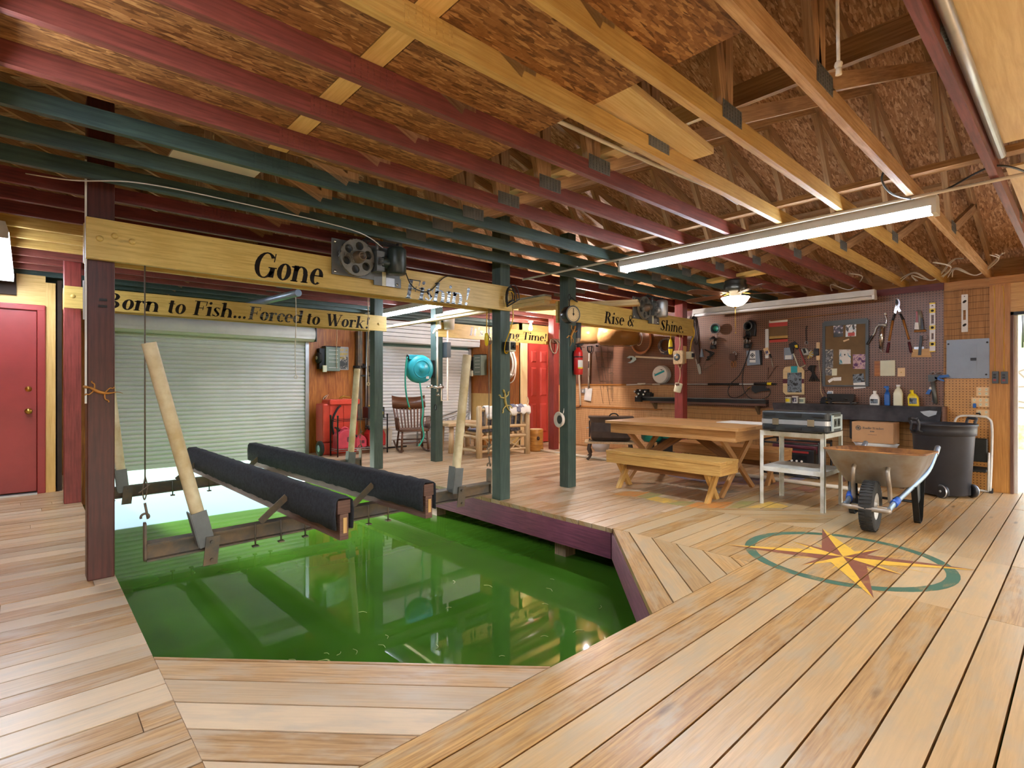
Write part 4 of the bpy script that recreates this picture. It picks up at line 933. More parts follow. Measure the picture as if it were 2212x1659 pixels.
# ================================================================ white metal cart with a black case
t=thing('utility_cart','worn white metal cart with two shelves beside the picnic table','cart',(5.81,1.99,0)); x0,x1,y0,y1=-.27,.27,-.30,.30
for x,y in ((x0,y0),(x1,y0),(x0,y1),(x1,y1)):
    sx,sy=(1 if x<0 else -1),(1 if y<0 else -1)
    m=MB(); m.b2(min(x,x+sx*.038),max(x,x+sx*.038),min(y,y+sy*.004),max(y,y+sy*.004),.0,.75); m.b2(min(x,x+sx*.004),max(x,x+sx*.004),min(y,y+sy*.038),max(y,y+sy*.038),.0,.75)
    m.build('leg',M['cart_white'],t)
for z in (.745,.385):
    m=MB(); m.b2(x0+.004,x1-.004,y0+.004,y1-.004,z-.006,z)
    for (a,b,c,d) in ((x0+.001,x0+.006,y0+.004,y1-.004),(x1-.006,x1-.001,y0+.004,y1-.004),(x0+.004,x1-.004,y0+.001,y0+.006),(x0+.004,x1-.004,y1-.006,y1-.001)): m.b2(a,b,c,d,z-.045,z)
    m.build('shelf',M['cart_white'],t)
t=thing('equipment_case','black and silver hard case lying on the white cart','case',(5.69,1.95,.7455)); hx,hy=.20,.31
def casehalf(z0,z1,nm):
    m=MB(); pl=rrect(-hx,hx,-hy,hy,.05,5); m.prism(pl,z0,z1,lambda a,d,b:(a,b,d)); return m.build(nm,M['case_black'],t,bevel=.012)
for z0,z1,nm in ((.012,.082,'base'),(.122,.205,'lid')):
    o=casehalf(z0,z1,nm)
    m=MB(); zm=z0+.028 if nm=='base' else z1-.03
    for yy in (-.22,0,.22):
        m.obox((-hx-.006,yy,zm),(1,0,0),(0,1,0),(0,0,1),.016,.15 if yy==0 else .11,.022)
    for yy in (-1,1): m.obox((0,yy*(hy+.006),zm),(1,0,0),(0,1,0),(0,0,1),.2,.016,.022)
    m.build('bumper',M['black_plastic'],o)
m=MB(); m.prism(rrect(-hx-.004,hx+.004,-hy-.004,hy+.004,.052,5),.080,.124,lambda a,d,b:(a,b,d)); b=m.build('metal_band',M['galv'],t)
for yy in (-.16,.16):
    m=MB(); m.b2(-hx-.014,-hx-.003,yy-.03,yy+.03,.072,.135); m.build('latch',M['chrome'],b)
m=MB(); m.b2(-hx+.05,hx-.05,-hy-.0135,-hy-.0045,.03,.18); m.build('end_panel',M['case_light'],t)
for xx in (-.06,.04):
    m=MB(); m.b2(xx-.035,xx+.035,-hy-.017,-hy-.0135,.07,.145); m.b2(xx-.012,xx+.018,-hy-.022,-hy-.017,.09,.125); m.build('power_socket',M['ink_black'],t)
for xx,yy in ((-.14,-.22),(.14,-.22),(-.14,.22),(.14,.22)):
    m=MB(); m.lathe([(.02,0),(.018,.012)],(xx,yy,0)); m.b2(xx-.015,xx+.015,yy-.015,yy+.015,0.0005,.013); m.build('foot',M['black_rubber'],t)
# ================================================================ wheelbarrow
t=thing('wheelbarrow','rusty grey steel wheelbarrow with blue taped handles beside the compass','wheelbarrow',(5.19,1.24,0),math.radians(3))
m=MB(); R=.205; prof=[(.11,-.045),(.15,-.05),(.185,-.052),(.2,-.042),(R,-.02),(R+.002,0),(R,.02),(.2,.042),(.185,.052),(.15,.05),(.11,.045)]
m.lathe(prof,(0,0,R),(0,1,0),36); 
for k in range(44):
    a=2*PI*k/44; c=(math.sin(a)*(R+.001),0,R+math.cos(a)*(R+.001))
    for s_ in (-1,1): m.obox((c[0],s_*.024,c[2]),(math.cos(a),.35*s_,-math.sin(a)),(0,1,0),(math.sin(a),0,math.cos(a)),.014,.042,.007)
tw=m.build('tire',M['tire'],t)
m=MB(); m.lathe([(.112,-.042),(.105,-.03),(.10,-.006),(.04,.0),(.03,-.045),(.012,-.05),(.001,-.05)],(0,0,R),(0,1,0),28); m.lathe([(.112,.042),(.105,.03),(.10,.006),(.04,.0),(.03,.045),(.012,.05),(.001,.05)],(0,0,R),(0,1,0),28); m.build('rim',M['white_metal'],tw)
m=MB(); m.cyl((0,-.135,R),(0,.135,R),.009,10); m.build('axle',M['chrome'],t)
# tub
def tubring(x0,x1,w,z,r,n=5,ins=0):
    pl=rrect(x0+ins,x1-ins,-w+ins,w-ins,r,n); return [(a,b,z) for a,b in pl]
L=[tubring(.22,.74,.20,.345,.10),tubring(.16,.80,.235,.36,.12),tubring(.04,.89,.31,.52,.13),tubring(-.06,.97,.345,.645,.13),tubring(-.075,.985,.36,.655,.14),tubring(-.075,.985,.36,.667,.14),tubring(-.055,.965,.342,.665,.13),tubring(.05,.88,.303,.52,.125),tubring(.17,.79,.228,.368,.115)]
m=MB(); n=len(L[0]); vs_=[p for r in L for p in r]; fs=[]
for i in range(len(L)-1):
    m.m=0 if i<4 else 1
for i in range(len(L)-1):
    for k in range(n): fs.append((i*n+k,i*n+(k+1)%n,(i+1)*n+(k+1)%n,(i+1)*n+k))
fs.append(tuple(range(n))[::-1]); fs.append(tuple((len(L)-1)*n+k for k in range(n)))
m.m=0; m.raw(vs_,fs,True)
m.mi=[0 if f<4*n else 1 for f in range(len(fs))]; m.mi[-2]=0; m.mi[-1]=1; m.sm[-1]=m.sm[-2]=False
tub=m.build('tub',[M['barrow_steel'],M['barrow_rust']],t)
for v in tub.data.vertices: v.co.z-=.058*max(0,v.co.x+.07)*(v.co.z-.30)/.36   # the tub leans back on its legs
for s_ in (-1,1):
    hp=[(-.17,s_*.155,.215),(.0,s_*.155,.235),(.4,s_*.22,.325),(.8,s_*.285,.42),(1.15,s_*.30,.52),(1.36,s_*.30,.585)]
    m=MB(); m.tube(spline(hp,5),.017,10,squash=1.5); hd=m.build('handle',M['handle_blue'],t)
    m=MB(); m.tube([(1.22,s_*.30,.541),(1.40,s_*.30,.597)],.024,12); m.build('grip',M['blue_plastic' if False else 'galv'],hd)
    m=MB(); m.tube([(.02,s_*.156,.238),(.11,s_*.17,.262)],.027,8,squash=1.2); m.build('blue_tape',M['tape_blue'],hd)
    m=MB(); m.tube(spline([(.045,s_*.13,.245),(.03,s_*.128,.34),(.0,s_*.125,.43),(-.0,s_*.12,.50),(.035,s_*.12,.53)],5),.0165,10); m.lathe([(.012,0),(.012,.006)],(.03,s_*.12,.525),(-1,0,0),10); m.build('brace',M['barrow_steel'],t)
    m=MB(); pts=[(.44,s_*.235,.33),(.52,s_*.245,.03),(.56,s_*.245,.004),(.66,s_*.245,.004),(.695,s_*.245,.03),(.70,s_*.26,.39)]
    for a,b in zip(pts,pts[1:]): m.beam(a,b,.045,.006,(0,0,1) if abs(a[2]-b[2])<.01 else (1,0,0),ext=.002)
    o=m.build('leg',M['dark_metal'],t)
    for v in o.data.vertices: v.co.z=max(v.co.z,.0008)
    m=MB(); m.poly([(.50,s_*.25,.33),(.70,s_*.25,.37),(.70,s_*.25,.20),(.55,s_*.25,.17)]); m.build('leg_plate',M['dark_metal'],o,solid=.004)
m=MB(); m.tube(spline([(-.17,-.155,.215),(-.185,-.13,.213),(-.185,.13,.213),(-.17,.155,.215)],4),.02,10); m.build('nose_bar',M['barrow_steel'],t)
m=MB(); m.tube([(.58,-.25,.18),(.58,.25,.18)],.012,8); m.build('leg_crossbar',M['dark_metal'],t)
# ================================================================ wheeled bin and folding stool
t=thing('wheeled_bin','big black wheeled plastic bin with side handles against the right wall','bin',(7.455,1.10,0),math.radians(-38))
m=MB(); m.lathe([(.001,.022),(.225,.022),(.238,.035),(.276,.66),(.279,.665),(.291,.668),(.294,.72),(.296,.765),(.304,.768),(.306,.785),(.296,.79),(.286,.786),(.268,.66),(.23,.04),(.001,.035)],seg=40,sy=.96); m.build('body',M['bin_plastic'],t)
for s_ in (-1,1):
    m=MB()
    for dy in (-.05,.05): m.tube(spline([(s_*.285,dy,.70),(s_*.33,dy,.715),(s_*.325,dy,.77),(s_*.35,dy,.84)],4),.014,8)
    m.tube([(s_*.35,-.05,.84),(s_*.35,.05,.84)],.016,8); m.build('handle',M['bin_plastic'],t)
for s_ in (-1,1):
    m=MB(); m.lathe([(.001,-.022),(.05,-.022),(.068,-.02),(.072,-.012),(.072,.012),(.068,.02),(.05,.022),(.001,.022)],(s_*.17,-.17,.0735),(1,0,0),24); wh=m.build('wheel',M['black_plastic'],t)
    m=MB(); m.lathe([(.001,.03),(.012,.028),(.014,.022)],(s_*.17,-.17,.0735),(s_,0,0),12); m.lathe([(.069,.0225),(.072,.0125)],(s_*.17,-.17,.0735),(s_,0,0),24); m.build('hub_cap',M['galv'],wh)
m=MB(); m.cyl((-.17,-.17,.0735),(.17,-.17,.0735),.012,8); m.b2(-.13,.13,-.2,-.12,.03,.11); m.build('axle_block',M['bin_plastic'],t)
t=thing('step_stool','folded step stool with a white tube frame leaning behind the black bin','step stool',(7.99,.90,0))
m=MB(); m.tube(spline([(-.03,-.14,.02),(.0,-.15,.4),(.03,-.15,.75),(.04,-.12,.83),(.045,-.06,.85),(.045,.1,.85),(.04,.16,.82),(.035,.18,.74)],5),.0125,10); m.tube(spline([(-.03,-.14,.02),(-.03,-.11,.015),(-.02,.1,.03),(-.01,.15,.1),(.0,.17,.5),(.035,.18,.74)],5),.0125,10); m.build('frame',M['white_metal'],t)
m=MB(); m.obox((-.012,.01,.47),(1,0,.06),(0,1,0),(-.06,0,1),.03,.26,.27); m.build('seat',M['case_black'],t,bevel=.012)
m=MB(); m.obox((-.045,.01,.255),(1,0,.4),(0,1,0),(-.4,0,1),.10,.26,.028); m.build('step',M['case_black'],t,bevel=.01)
m=MB(); m.tube([(-.045,-.125,.02),(-.035,-.13,.45)],.010,8); m.build('front_leg',M['white_metal'],t)
m=MB(); m.prism([(-.07,0.001),(.0,0.001),(-.005,.05),(-.03,.03)],-.165,-.135,lambda a,d,b:(a,d,b)); m.build('rubber_foot',M['black_rubber'],t)
# ================================================================ things on and along the pegboard wall
WF=8.083            # face of the pegboard
ZC={'a':(1860,640,7.541),'b':(1680,660,7.541),'c':(1480,660,7.541),'d':(1260,640,9.217),'e':(1960,780,8.778),'f':(1380,820,3.735),'g':(1230,690,3.524)}
def meas(c,x,y,X=WF):      # a measured photo point on the wall -> (Y, Z) metres
    ox,oy,s_=ZC[c]; a=((ox+x/s_)-1106)/1145; u=(829.5-(oy+y/s_))/1145; f_,g_=.7373,.6756
    d=X/(a*f_+g_); return (-a*g_+f_)*d, 1.22+u*d
def W(name,label,cat,c,anchor,group=None,X=WF):
    Y,Z=meas(c,*anchor,X); t=thing(name,label,cat,(X,Y,Z),-PI/2,group)
    def q(x,y): y_,z_=meas(c,x,y,X); return (Y-y_,z_-Z)
    return t,q
SPLIT={'leg','arm_spindle','stretcher','rail','back_spindle','seat_log','branch_work','post','button','fitting','band'}
def islands(m):
    par=list(range(len(m.v)))
    def fd(a):
        while par[a]!=a: par[a]=par[par[a]]; a=par[a]
        return a
    for f in m.f:
        for v in f[1:]: par[fd(v)]=fd(f[0])
    g={}
    for i,f in enumerate(m.f): g.setdefault(fd(f[0]),[]).append(i)
    out=[]
    for fs in g.values():
        n=MB(); mp={}
        for i in fs:
            f=[]
            for v in m.f[i]:
                if v not in mp: mp[v]=len(n.v); n.v.append(m.v[v])
                f.append(mp[v])
            n.f.append(tuple(f)); n.uv.append(m.uv[i]); n.mi.append(m.mi[i]); n.sm.append(m.sm[i])
        out.append(n)
    return out
def part(t,name,mat,fn,**k):
    m=MB(); fn(m); mt=M[mat] if isinstance(mat,str) else mat
    if name in SPLIT:
        for n in islands(m): o=n.build(name,mt,t,**k)
        return o
    return m.build(name,mt,t,**k)
def plate(q,x0,y0,x1,y1,d0,d1,r=.003):
    a=q(x0,y0); b=q(x1,y1); X0,X1=min(a[0],b[0]),max(a[0],b[0]); Z0,Z1=min(a[1],b[1]),max(a[1],b[1])
    return lambda m: m.prism(rrect(X0,X1,Z0,Z1,min(r,(X1-X0)/2.1,(Z1-Z0)/2.1),3),d0,d1)
def outline(q,pts,d0,d1): return lambda m: m.prism([q(*p) for p in pts],d0,d1)
def rope(q,pts,r,d=-.012,n=5,seg=6): return lambda m: m.tube(spline([(q(*p)[0],d,q(*p)[1]) for p in pts],n),r,seg)
# breaker panel, outlets, remotes, levels
t,q=W('breaker_panel','grey steel breaker panel on the right end of the pegboard wall','panel','e',(745,325))
part(t,'cover','grey_box',plate(q,748,-395,1560,325,-.022,0,.006)); part(t,'door','grey_box',plate(q,955,-300,1322,220,-.028,-.0222,.004))
part(t,'latch','black_plastic',plate(q,1205,-60,1318,-8,-.038,-.0322))
for x,y in ((785,-320),(1520,-355),(1500,255),(785,290)): part(t,'screw','black_plastic',lambda m:m.lathe([(.001,.004),(.009,.003),(.010,0)],(q(x,y)[0],-.022,q(x,y)[1]),(0,-1,0),10))
for (x0,y0,x1,y1),n_,lb in (((1310,490,1565,668),2,'almond outlet plate nearest the breaker panel'),((1215,690,1560,875),3,'almond outlet plate with a blue plug, middle of the three'),((1305,920,1562,1095),2,'almond outlet plate with a black plug, lowest of the three')):
    t,q=W('outlet_plate',lb,'outlet','e',(x0,y1),'outlet plates under the breaker panel'); part(t,'cover_plate','almond',plate(q,x0,y0,x1,y1,-.008,0,.004),bevel=.002)
    for i in range(n_):
        xc=x0+(x1-x0)*(i+.5)/n_
        for yc in (y0+(y1-y0)*.28,y0+(y1-y0)*.72):
            o=part(t,'socket','cream_plastic',plate(q,xc-26,yc-28,xc+26,yc+28,-.0095,-.0082,.01))
            for dx in (-9,9): part(o,'slot','ink_black',plate(q,xc+dx-2.5,yc-14,xc+dx+2.5,yc+4,-.0105,-.0097,.001))
    if 'blue' in lb: part(t,'blue_plug','blue_plastic',plate(q,1255,800,1312,885,-.05,-.0106,.008))
    if 'black' in lb: part(t,'black_plug','black_plastic',lambda m:(m.tube([(q(1310,990)[0],-.03,q(1310,990)[1]),(q(1375,990)[0],-.03,q(1375,990)[1]),(q(1390,1020)[0],-.03,q(1390,1020)[1])],.008,8),m.b2(q(1375,0)[0]-.012,q(1375,0)[0]+.012,-.03,-.0106,q(0,1000)[1]-.012,q(0,1000)[1]+.012)))
for (x0,y0,x1,y1),lb in (((1612,195,1735,425),'dark grey wall remote on the door post, left one of the pair'),((1780,200,1912,430),'dark grey wall remote on the door post, right one of the pair')):
    t,q=W('wall_remote',lb,'remote','e',(x0,y1),'door remotes on the post',8.067); part(t,'case','frame_grey',plate(q,x0,y0,x1,y1,-.028,0,.005),bevel=.003)
    xm=(x0+x1)/2-12
    for i,mt in enumerate(('ink_black','ink_black','door_red')): part(t,'button',mt,plate(q,xm-28,y0+48+i*50,xm+28,y0+82+i*50,-.032,-.0282,.002))
    part(t,'lead','yellow_cord',rope(q,[(xm+5,195),(xm-4,100),(xm,-200),(xm-8,-500),(xm+2,-800),(xm-12,-1350),(xm-40,-1420)],.0028,-.008))
t,q=W('spirit_level','white spirit level with yellow vial rings hanging on the brown pegboard','spirit level','a',(1120,905))
part(t,'body','white_plastic',lambda m:(plate(q,1122,125,1215,300,-.022,0)(m),plate(q,1122,300,1147,450,-.022,0)(m),plate(q,1192,300,1215,450,-.022,0)(m),plate(q,1122,450,1215,600,-.022,0)(m),plate(q,1122,600,1152,705,-.022,0)(m),plate(q,1188,600,1215,705,-.022,0)(m),plate(q,1122,705,1215,895,-.022,0)(m)))
for y in (112,893): part(t,'end_cap','yellow_plastic',plate(q,1120,y,1216,y+13,-.024,.0))
for y in (238,512,780):
    o=part(t,'vial_frame','yellow_plastic',plate(q,1121,y-32,1216,y+32,-.024,-.0222)); part(o,'vial','ink_black',lambda m:m.lathe([(.001,.003),(.0145,.002),(.015,0)],(q(1168,y)[0],-.024,q(1168,y)[1]),(0,-1,0),16))
part(t,'triangle_mark','ink_black',outline(q,[(1143,165),(1168,142),(1193,165)],-.0235,-.0222))
t,q=W('spirit_level','short white spirit level hanging on the bamboo above the breaker panel','spirit level','a',(1640,580))
sx=lambda x,y:(x,y)
part(t,'body','white_metal',lambda m:(plate(q,1640,-22,1745,222,-.022,-.001)(m),plate(q,1640,222,1668,390,-.022,-.001)(m),plate(q,1712,222,1745,390,-.022,-.001)(m),plate(q,1640,390,1745,580,-.022,-.001)(m)))
for y in (90,470): part(t,'vial','ink_black',lambda m:m.lathe([(.001,.003),(.02,.002),(.021,0)],(q(1691,y)[0],-.022,q(1691,y)[1]),(0,-1,0),18,sy=.62))
part(t,'triangle_mark','ink_black',outline(q,[(1678,12),(1690,-8),(1702,12)],-.0235,-.0222))
# loppers
t,q=W('loppers','loppers with brown wooden handles hanging open on the pegboard','loppers','a',(640,480))
for a,b,c_ in (((560,285),(520,395),(430,920)),((640,285),(690,385),(825,915))):
    part(t,'handle','tool_wood',lambda m:m.tube([(q(*b)[0],-.014,q(*b)[1]),(q(b[0]+(c_[0]-b[0])*.68,b[1]+(c_[1]-b[1])*.68)[0],-.014,q(0,b[1]+(c_[1]-b[1])*.68)[1])],[.0135,.0115],10))
    part(t,'ferrule','black_plastic',lambda m:m.tube([(q(*a)[0],-.014,q(*a)[1]),(q(*b)[0],-.014,q(*b)[1])],[.011,.0145],10))
    d=(b[0]+(c_[0]-b[0])*.68,b[1]+(c_[1]-b[1])*.68); part(t,'grip','maroon_grip',lambda m:m.tube([(q(*d)[0],-.014,q(*d)[1]),(q(*c_)[0],-.014,q(*c_)[1])],[.0135,.0165],10))
part(t,'blade','chrome',outline(q,[(600,150),(572,140),(555,180),(538,270),(575,285),(600,220),(615,262),(660,245),(650,220),(628,180),(645,140),(640,80),(610,45),(580,42),(607,70),(617,110)],-.018,-.010))
part(t,'hook_blade','dark_metal',outline(q,[(575,52),(600,60),(612,100),(600,150),(578,150),(570,95)],-.022,-.0182)); part(t,'pivot','chrome',lambda m:m.lathe([(.001,.008),(.010,.007),(.012,0)],(q(583,140)[0],-.022,q(583,140)[1]),(0,-1,0),12))
# grease gun
t,q=W('grease_gun','chrome grease gun with a black lever handle on the pegboard','grease gun','a',(345,500))
part(t,'barrel','chrome',lambda m:m.tube([(q(355,505)[0],-.028,q(0,505)[1]),(q(335,760)[0],-.028,q(0,760)[1]),(q(332,765)[0],-.028,q(0,765)[1]),(q(330,870)[0],-.028,q(0,870)[1])],[.026,.026,.021,.021],20))
part(t,'head','galv',lambda m:(m.tube([(q(300,490)[0],-.028,q(0,480)[1]),(q(420,490)[0],-.028,q(0,500)[1])],.02,12),m.lathe([(.001,.0),(.028,0),(.028,.02),(.015,.03)],(q(355,505)[0],-.028,q(0,505)[1]),(0,0,1),16)))
part(t,'spout','chrome',rope(q,[(415,500),(418,440),(425,380),(402,315)],.006,-.028)); part(t,'coupler','white_metal',lambda m:m.tube([(q(412,335)[0],-.028,q(0,335)[1]),(q(400,308)[0],-.028,q(0,308)[1])],.011,10))
part(t,'lever','nickel',rope(q,[(385,492),(300,480),(255,520),(235,590),(195,650)],.009,-.034)); part(t,'grip','black_plastic',rope(q,[(200,640),(165,700),(110,790)],.014,-.034)); part(t,'plunger','chrome',lambda m:(m.tube([(q(335,870)[0],-.028,q(0,870)[1]),(q(335,915)[0],-.028,q(0,915)[1])],.004,6),m.tube([(q(300,920)[0],-.028,q(0,920)[1]),(q(375,920)[0],-.028,q(0,920)[1])],.005,6)))
# brushes in a bag, paint pad, plates
t,q=W('brush_bag','clear bag of paint brushes hanging between the loppers and the level','bag','a',(950,230))
part(t,'bag','bag_silver',lambda m:m.raw([(q(x,y)[0],d,q(x,y)[1]) for x,y,d in ((905,225,-.008),(985,235,-.03),(1000,300,-.02),(890,300,-.02),(1015,420,-.03),(880,430,-.028),(1030,540,-.012),(870,545,-.014),(950,590,-.02))],[(0,3,2,1),(3,5,4,2),(5,7,6,4),(7,8,6)],True),solid=.006)
part(t,'paint_brush','white_plastic',outline(q,[(890,430),(945,430),(955,545),(880,540)],-.042,-.034)); part(t,'paint_brush','door_red',outline(q,[(905,250),(930,250),(945,430),(900,430)],-.042,-.034)); part(t,'paint_brush','black_plastic',outline(q,[(985,350),(1015,370),(1035,545),(985,545)],-.042,-.034))
t,q=W('paint_pad','wide tan paint brush with a wooden handle and wire crank on the pegboard','paint brush','a',(980,640))
part(t,'handle','tool_wood',lambda m:m.tube([(q(870,622)[0],-.02,q(0,622)[1]),(q(1065,622)[0],-.02,q(0,622)[1])],.013,10)); part(t,'stem','black_plastic',lambda m:(outline(q,[(965,645),(1010,645),(985,960),(935,960)],-.03,-.018)(m)))
part(t,'wire','steel_dark',rope(q,[(1060,640),(1085,640),(1088,705),(985,715),(965,770)],.003,-.02,2)); part(t,'bristles','pine',outline(q,[(845,855),(1122,855),(1148,990),(822,990)],-.018,-.002)); part(t,'ferrule','galv',plate(q,870,828,1030,858,-.022,-.012))
t,q=W('blank_plate','pale square cover plate half covering a cut-out in the pegboard','plate','a',(220,1300))
part(t,'cutout','orange_ply',plate(q,218,1058,560,1300,-.0035,-.0005)); part(t,'cover','cream_plastic',plate(q,315,1048,560,1298,-.014,-.004,.006),bevel=.003)
t,q=W('switch_plate','small almond blank plate beside the pale square one','plate','a',(598,1305)); part(t,'cover','almond',plate(q,598,1168,718,1305,-.009,0)); part(t,'screw','brass',lambda m:m.lathe([(.001,.003),(.006,.002),(.006,0)],(q(657,1240)[0],-.009,q(657,1240)[1]),(0,-1,0),8))
for n_,(x,y) in enumerate(((628,520),(628,545))): pass
t,q=W('caulking_gun','blue and grey caulking gun hanging by the breaker panel','caulking gun','a',(1160,1260))
part(t,'barrel','steel_grey',lambda m:m.tube([(q(1180,1400)[0],-.04,q(0,1400)[1]),(q(1225,1720)[0],-.04,q(0,1720)[1])],[.022,.022],14)); part(t,'rod','galv',lambda m:(m.tube([(q(1150,1260)[0],-.035,q(0,1260)[1]),(q(1180,1700)[0],-.035,q(0,1700)[1])],.005,6),m.tube([(q(1160,1690)[0],-.035,q(0,1690)[1]),(q(1200,1690)[0],-.035,q(0,1690)[1])],.006,6)))
part(t,'frame','frame_grey',outline(q,[(1105,1280),(1330,1270),(1300,1310),(1200,1390),(1110,1390)],-.05,-.03)); part(t,'trigger','blue_plastic',lambda m:(outline(q,[(1290,1290),(1430,1275),(1460,1310),(1350,1330),(1250,1330)],-.055,-.03)(m),outline(q,[(1210,1310),(1360,1360),(1370,1390),(1220,1350)],-.05,-.03)(m))); part(t,'cap','blue_plastic',outline(q,[(1120,1500),(1165,1510),(1125,1600),(1060,1590)],-.045,-.02)); part(t,'tag','white_plastic',outline(q,[(1130,1475),(1165,1480),(1160,1520),(1120,1515)],-.05,-.0452)); part(t,'hook','galv',rope(q,[(1145,1270),(1150,1245),(1200,1235),(1220,1260),(1260,1240),(1310,1235)],.004,-.03))
# cork board with its cards
t,q=W('cork_board','framed brown cork board pinned with photographs','board','b',(745,1310))
part(t,'cork','cork_board',plate(q,780,285,1450,1300,-.012,0)); part(t,'frame','frame_grey',lambda m:(plate(q,738,285,782,1318,-.028,-.001)(m),plate(q,1440,235,1490,1318,-.034,-.001)(m),plate(q,760,262,1470,292,-.026,-.001)(m),plate(q,760,1296,1470,1320,-.026,-.001)(m)))
for (pts,mt,lb) in (([(912,330),(1072,322),(1068,505),(916,520)],'photo_dark','dark photograph at the top left of the cork board'),([(1112,298),(1285,293),(1280,500),(1110,512)],'photo_blue','photo of a black and white dog at the top right of the cork board'),
  ([(1005,718),(1193,716),(1197,950),(1007,957)],'photo_blue2','photo of a white dog on blue in the middle of the cork board'),([(1230,797),(1438,793),(1430,1035),(1230,1030)],'photo_purple','purple toned photograph at the right edge of the cork board'),
  ([(780,718),(912,715),(905,1020),(782,1015)],'photo_grey','tall strip of small pictures at the left edge of the cork board'),([(786,1025),(888,1025),(885,1140),(784,1140)],'photo_grey','small grey picture under the tall strip on the cork board'),([(888,1028),(972,1026),(968,1140),(888,1142)],'cream_plastic','small cream card low on the cork board'),
  ([(1225,1125),(1400,1105),(1440,1340),(1245,1358)],'photo_night','dark photograph with a white lower edge hanging off the cork board'),([(820,1225),(895,1178),(920,1212),(845,1262)],'paper_white','tilted white card at the lower left of the cork board'),([(905,1172),(1040,1165),(1040,1222),(915,1226)],'paper_white','level white card at the lower left of the cork board'),([(1070,570),(1165,538),(1172,560),(1080,595)],'almond','tiny tan ticket pinned below the dog photo')):
    t,q=W('pinned_card',lb,'card','b',pts[0],'cards on the cork board'); o=part(t,'print',mt,outline(q,pts,-.0142,-.0124))
    if mt=='photo_night': part(t,'border','paper_white',outline(q,[(1237,1262),(1425,1245),(1440,1340),(1245,1358)],-.0152,-.0144))
    if mt=='photo_dark': part(t,'caption','ink_black',outline(q,[(915,460),(1069,450),(1068,505),(916,520)],-.0152,-.0144))
    if mt=='photo_blue':
        part(t,'caption','door_coral',outline(q,[(1150,445),(1260,438),(1260,495),(1150,500)],-.0152,-.0144))
        for pp in ([(1120,330),(1165,380),(1150,430),(1118,400)],[(1215,330),(1245,300),(1265,380),(1235,400)]): part(t,'dog_patch','ink_black',outline(q,pp,-.0150,-.0143))
    if mt=='photo_blue2': part(t,'dog_shape','paper_white',outline(q,[(1050,740),(1130,728),(1150,820),(1190,850),(1185,945),(1065,948),(1035,870),(1060,820)],-.0150,-.0143)); part(t,'dog_nose','ink_black',outline(q,[(1085,790),(1110,790),(1105,815),(1090,815)],-.0156,-.0151))
# bamboo rod, calendar, strip, straps
t,q=W('fishing_rod','thin bamboo rod hung level along the top of the pegboard','rod','b',(460,195))
part(t,'rod','tool_wood',lambda m:m.tube([(q(-110,250)[0],-.02,q(-110,250)[1]),(q(460,190)[0],-.02,q(460,190)[1]),(q(1340,98)[0],-.02,q(1340,98)[1])],[.008,.006,.003],8))
for x,y in ((462,195),(763,185),(1160,155)): part(t,'peg_hook','chrome',lambda m:m.tube([(q(x,y-5)[0],0,q(x,y-5)[1]),(q(x,y)[0],-.03,q(x,y)[1]),(q(x,y+25)[0],-.03,q(x,y+25)[1])],.003,6))
t,q=W('calendar','tan hanging banner with red bands beside the grey manual box','banner','c',(1370,590))
part(t,'sheet','cork_board',plate(q,1372,265,1672,585,-.006,-.002)); part(t,'band','door_coral',plate(q,1368,262,1672,330,-.0085,-.0063)); part(t,'band','joist_yellow',plate(q,1376,505,1675,545,-.0085,-.0063)); part(t,'band','door_coral',plate(q,1376,546,1675,588,-.0085,-.0063)); part(t,'rail','paper_white',plate(q,1372,245,1672,264,-.011,-.002))
t,q=W('thermometer_strip','long white gauge strip hanging left of the banner','gauge','c',(1310,855)); part(t,'strip','white_plastic',plate(q,1308,385,1362,858,-.008,0)); part(t,'tag','almond',outline(q,[(1275,705),(1350,680),(1395,790),(1325,815)],-.016,-.0085)); part(t,'picture','photo_dark',outline(q,[(1310,745),(1355,735),(1370,790),(1325,800)],-.018,-.0162))
t,q=W('screwdriver','slim black handled screwdriver hanging beside the white gauge strip','tool','c',(1400,800)); part(t,'handle','black_plastic',lambda m:m.tube([(q(1385,790)[0],-.02,q(1385,790)[1]),(q(1412,850)[0],-.02,q(1412,850)[1])],.012,8)); part(t,'shaft','nickel',lambda m:m.tube([(q(1412,850)[0],-.02,q(1412,850)[1]),(q(1440,1010)[0],-.02,q(1440,1010)[1])],.006,8))
t,q=W('branding_iron','thin brown forked rod hanging on the pegboard left of the cream picture board','rod','c',(1420,1000)); part(t,'rod','leather',rope(q,[(1360,1010),(1350,1200),(1480,1000),(1525,990)],.006,-.012,1))
t,q=W('grey_card','small grey and white card behind the hacksaw','card','b',(105,875)); part(t,'card','grey_box',plate(q,108,690,255,880,-.012,-.001)); part(t,'label','paper_white',plate(q,125,812,230,872,-.0135,-.0122))
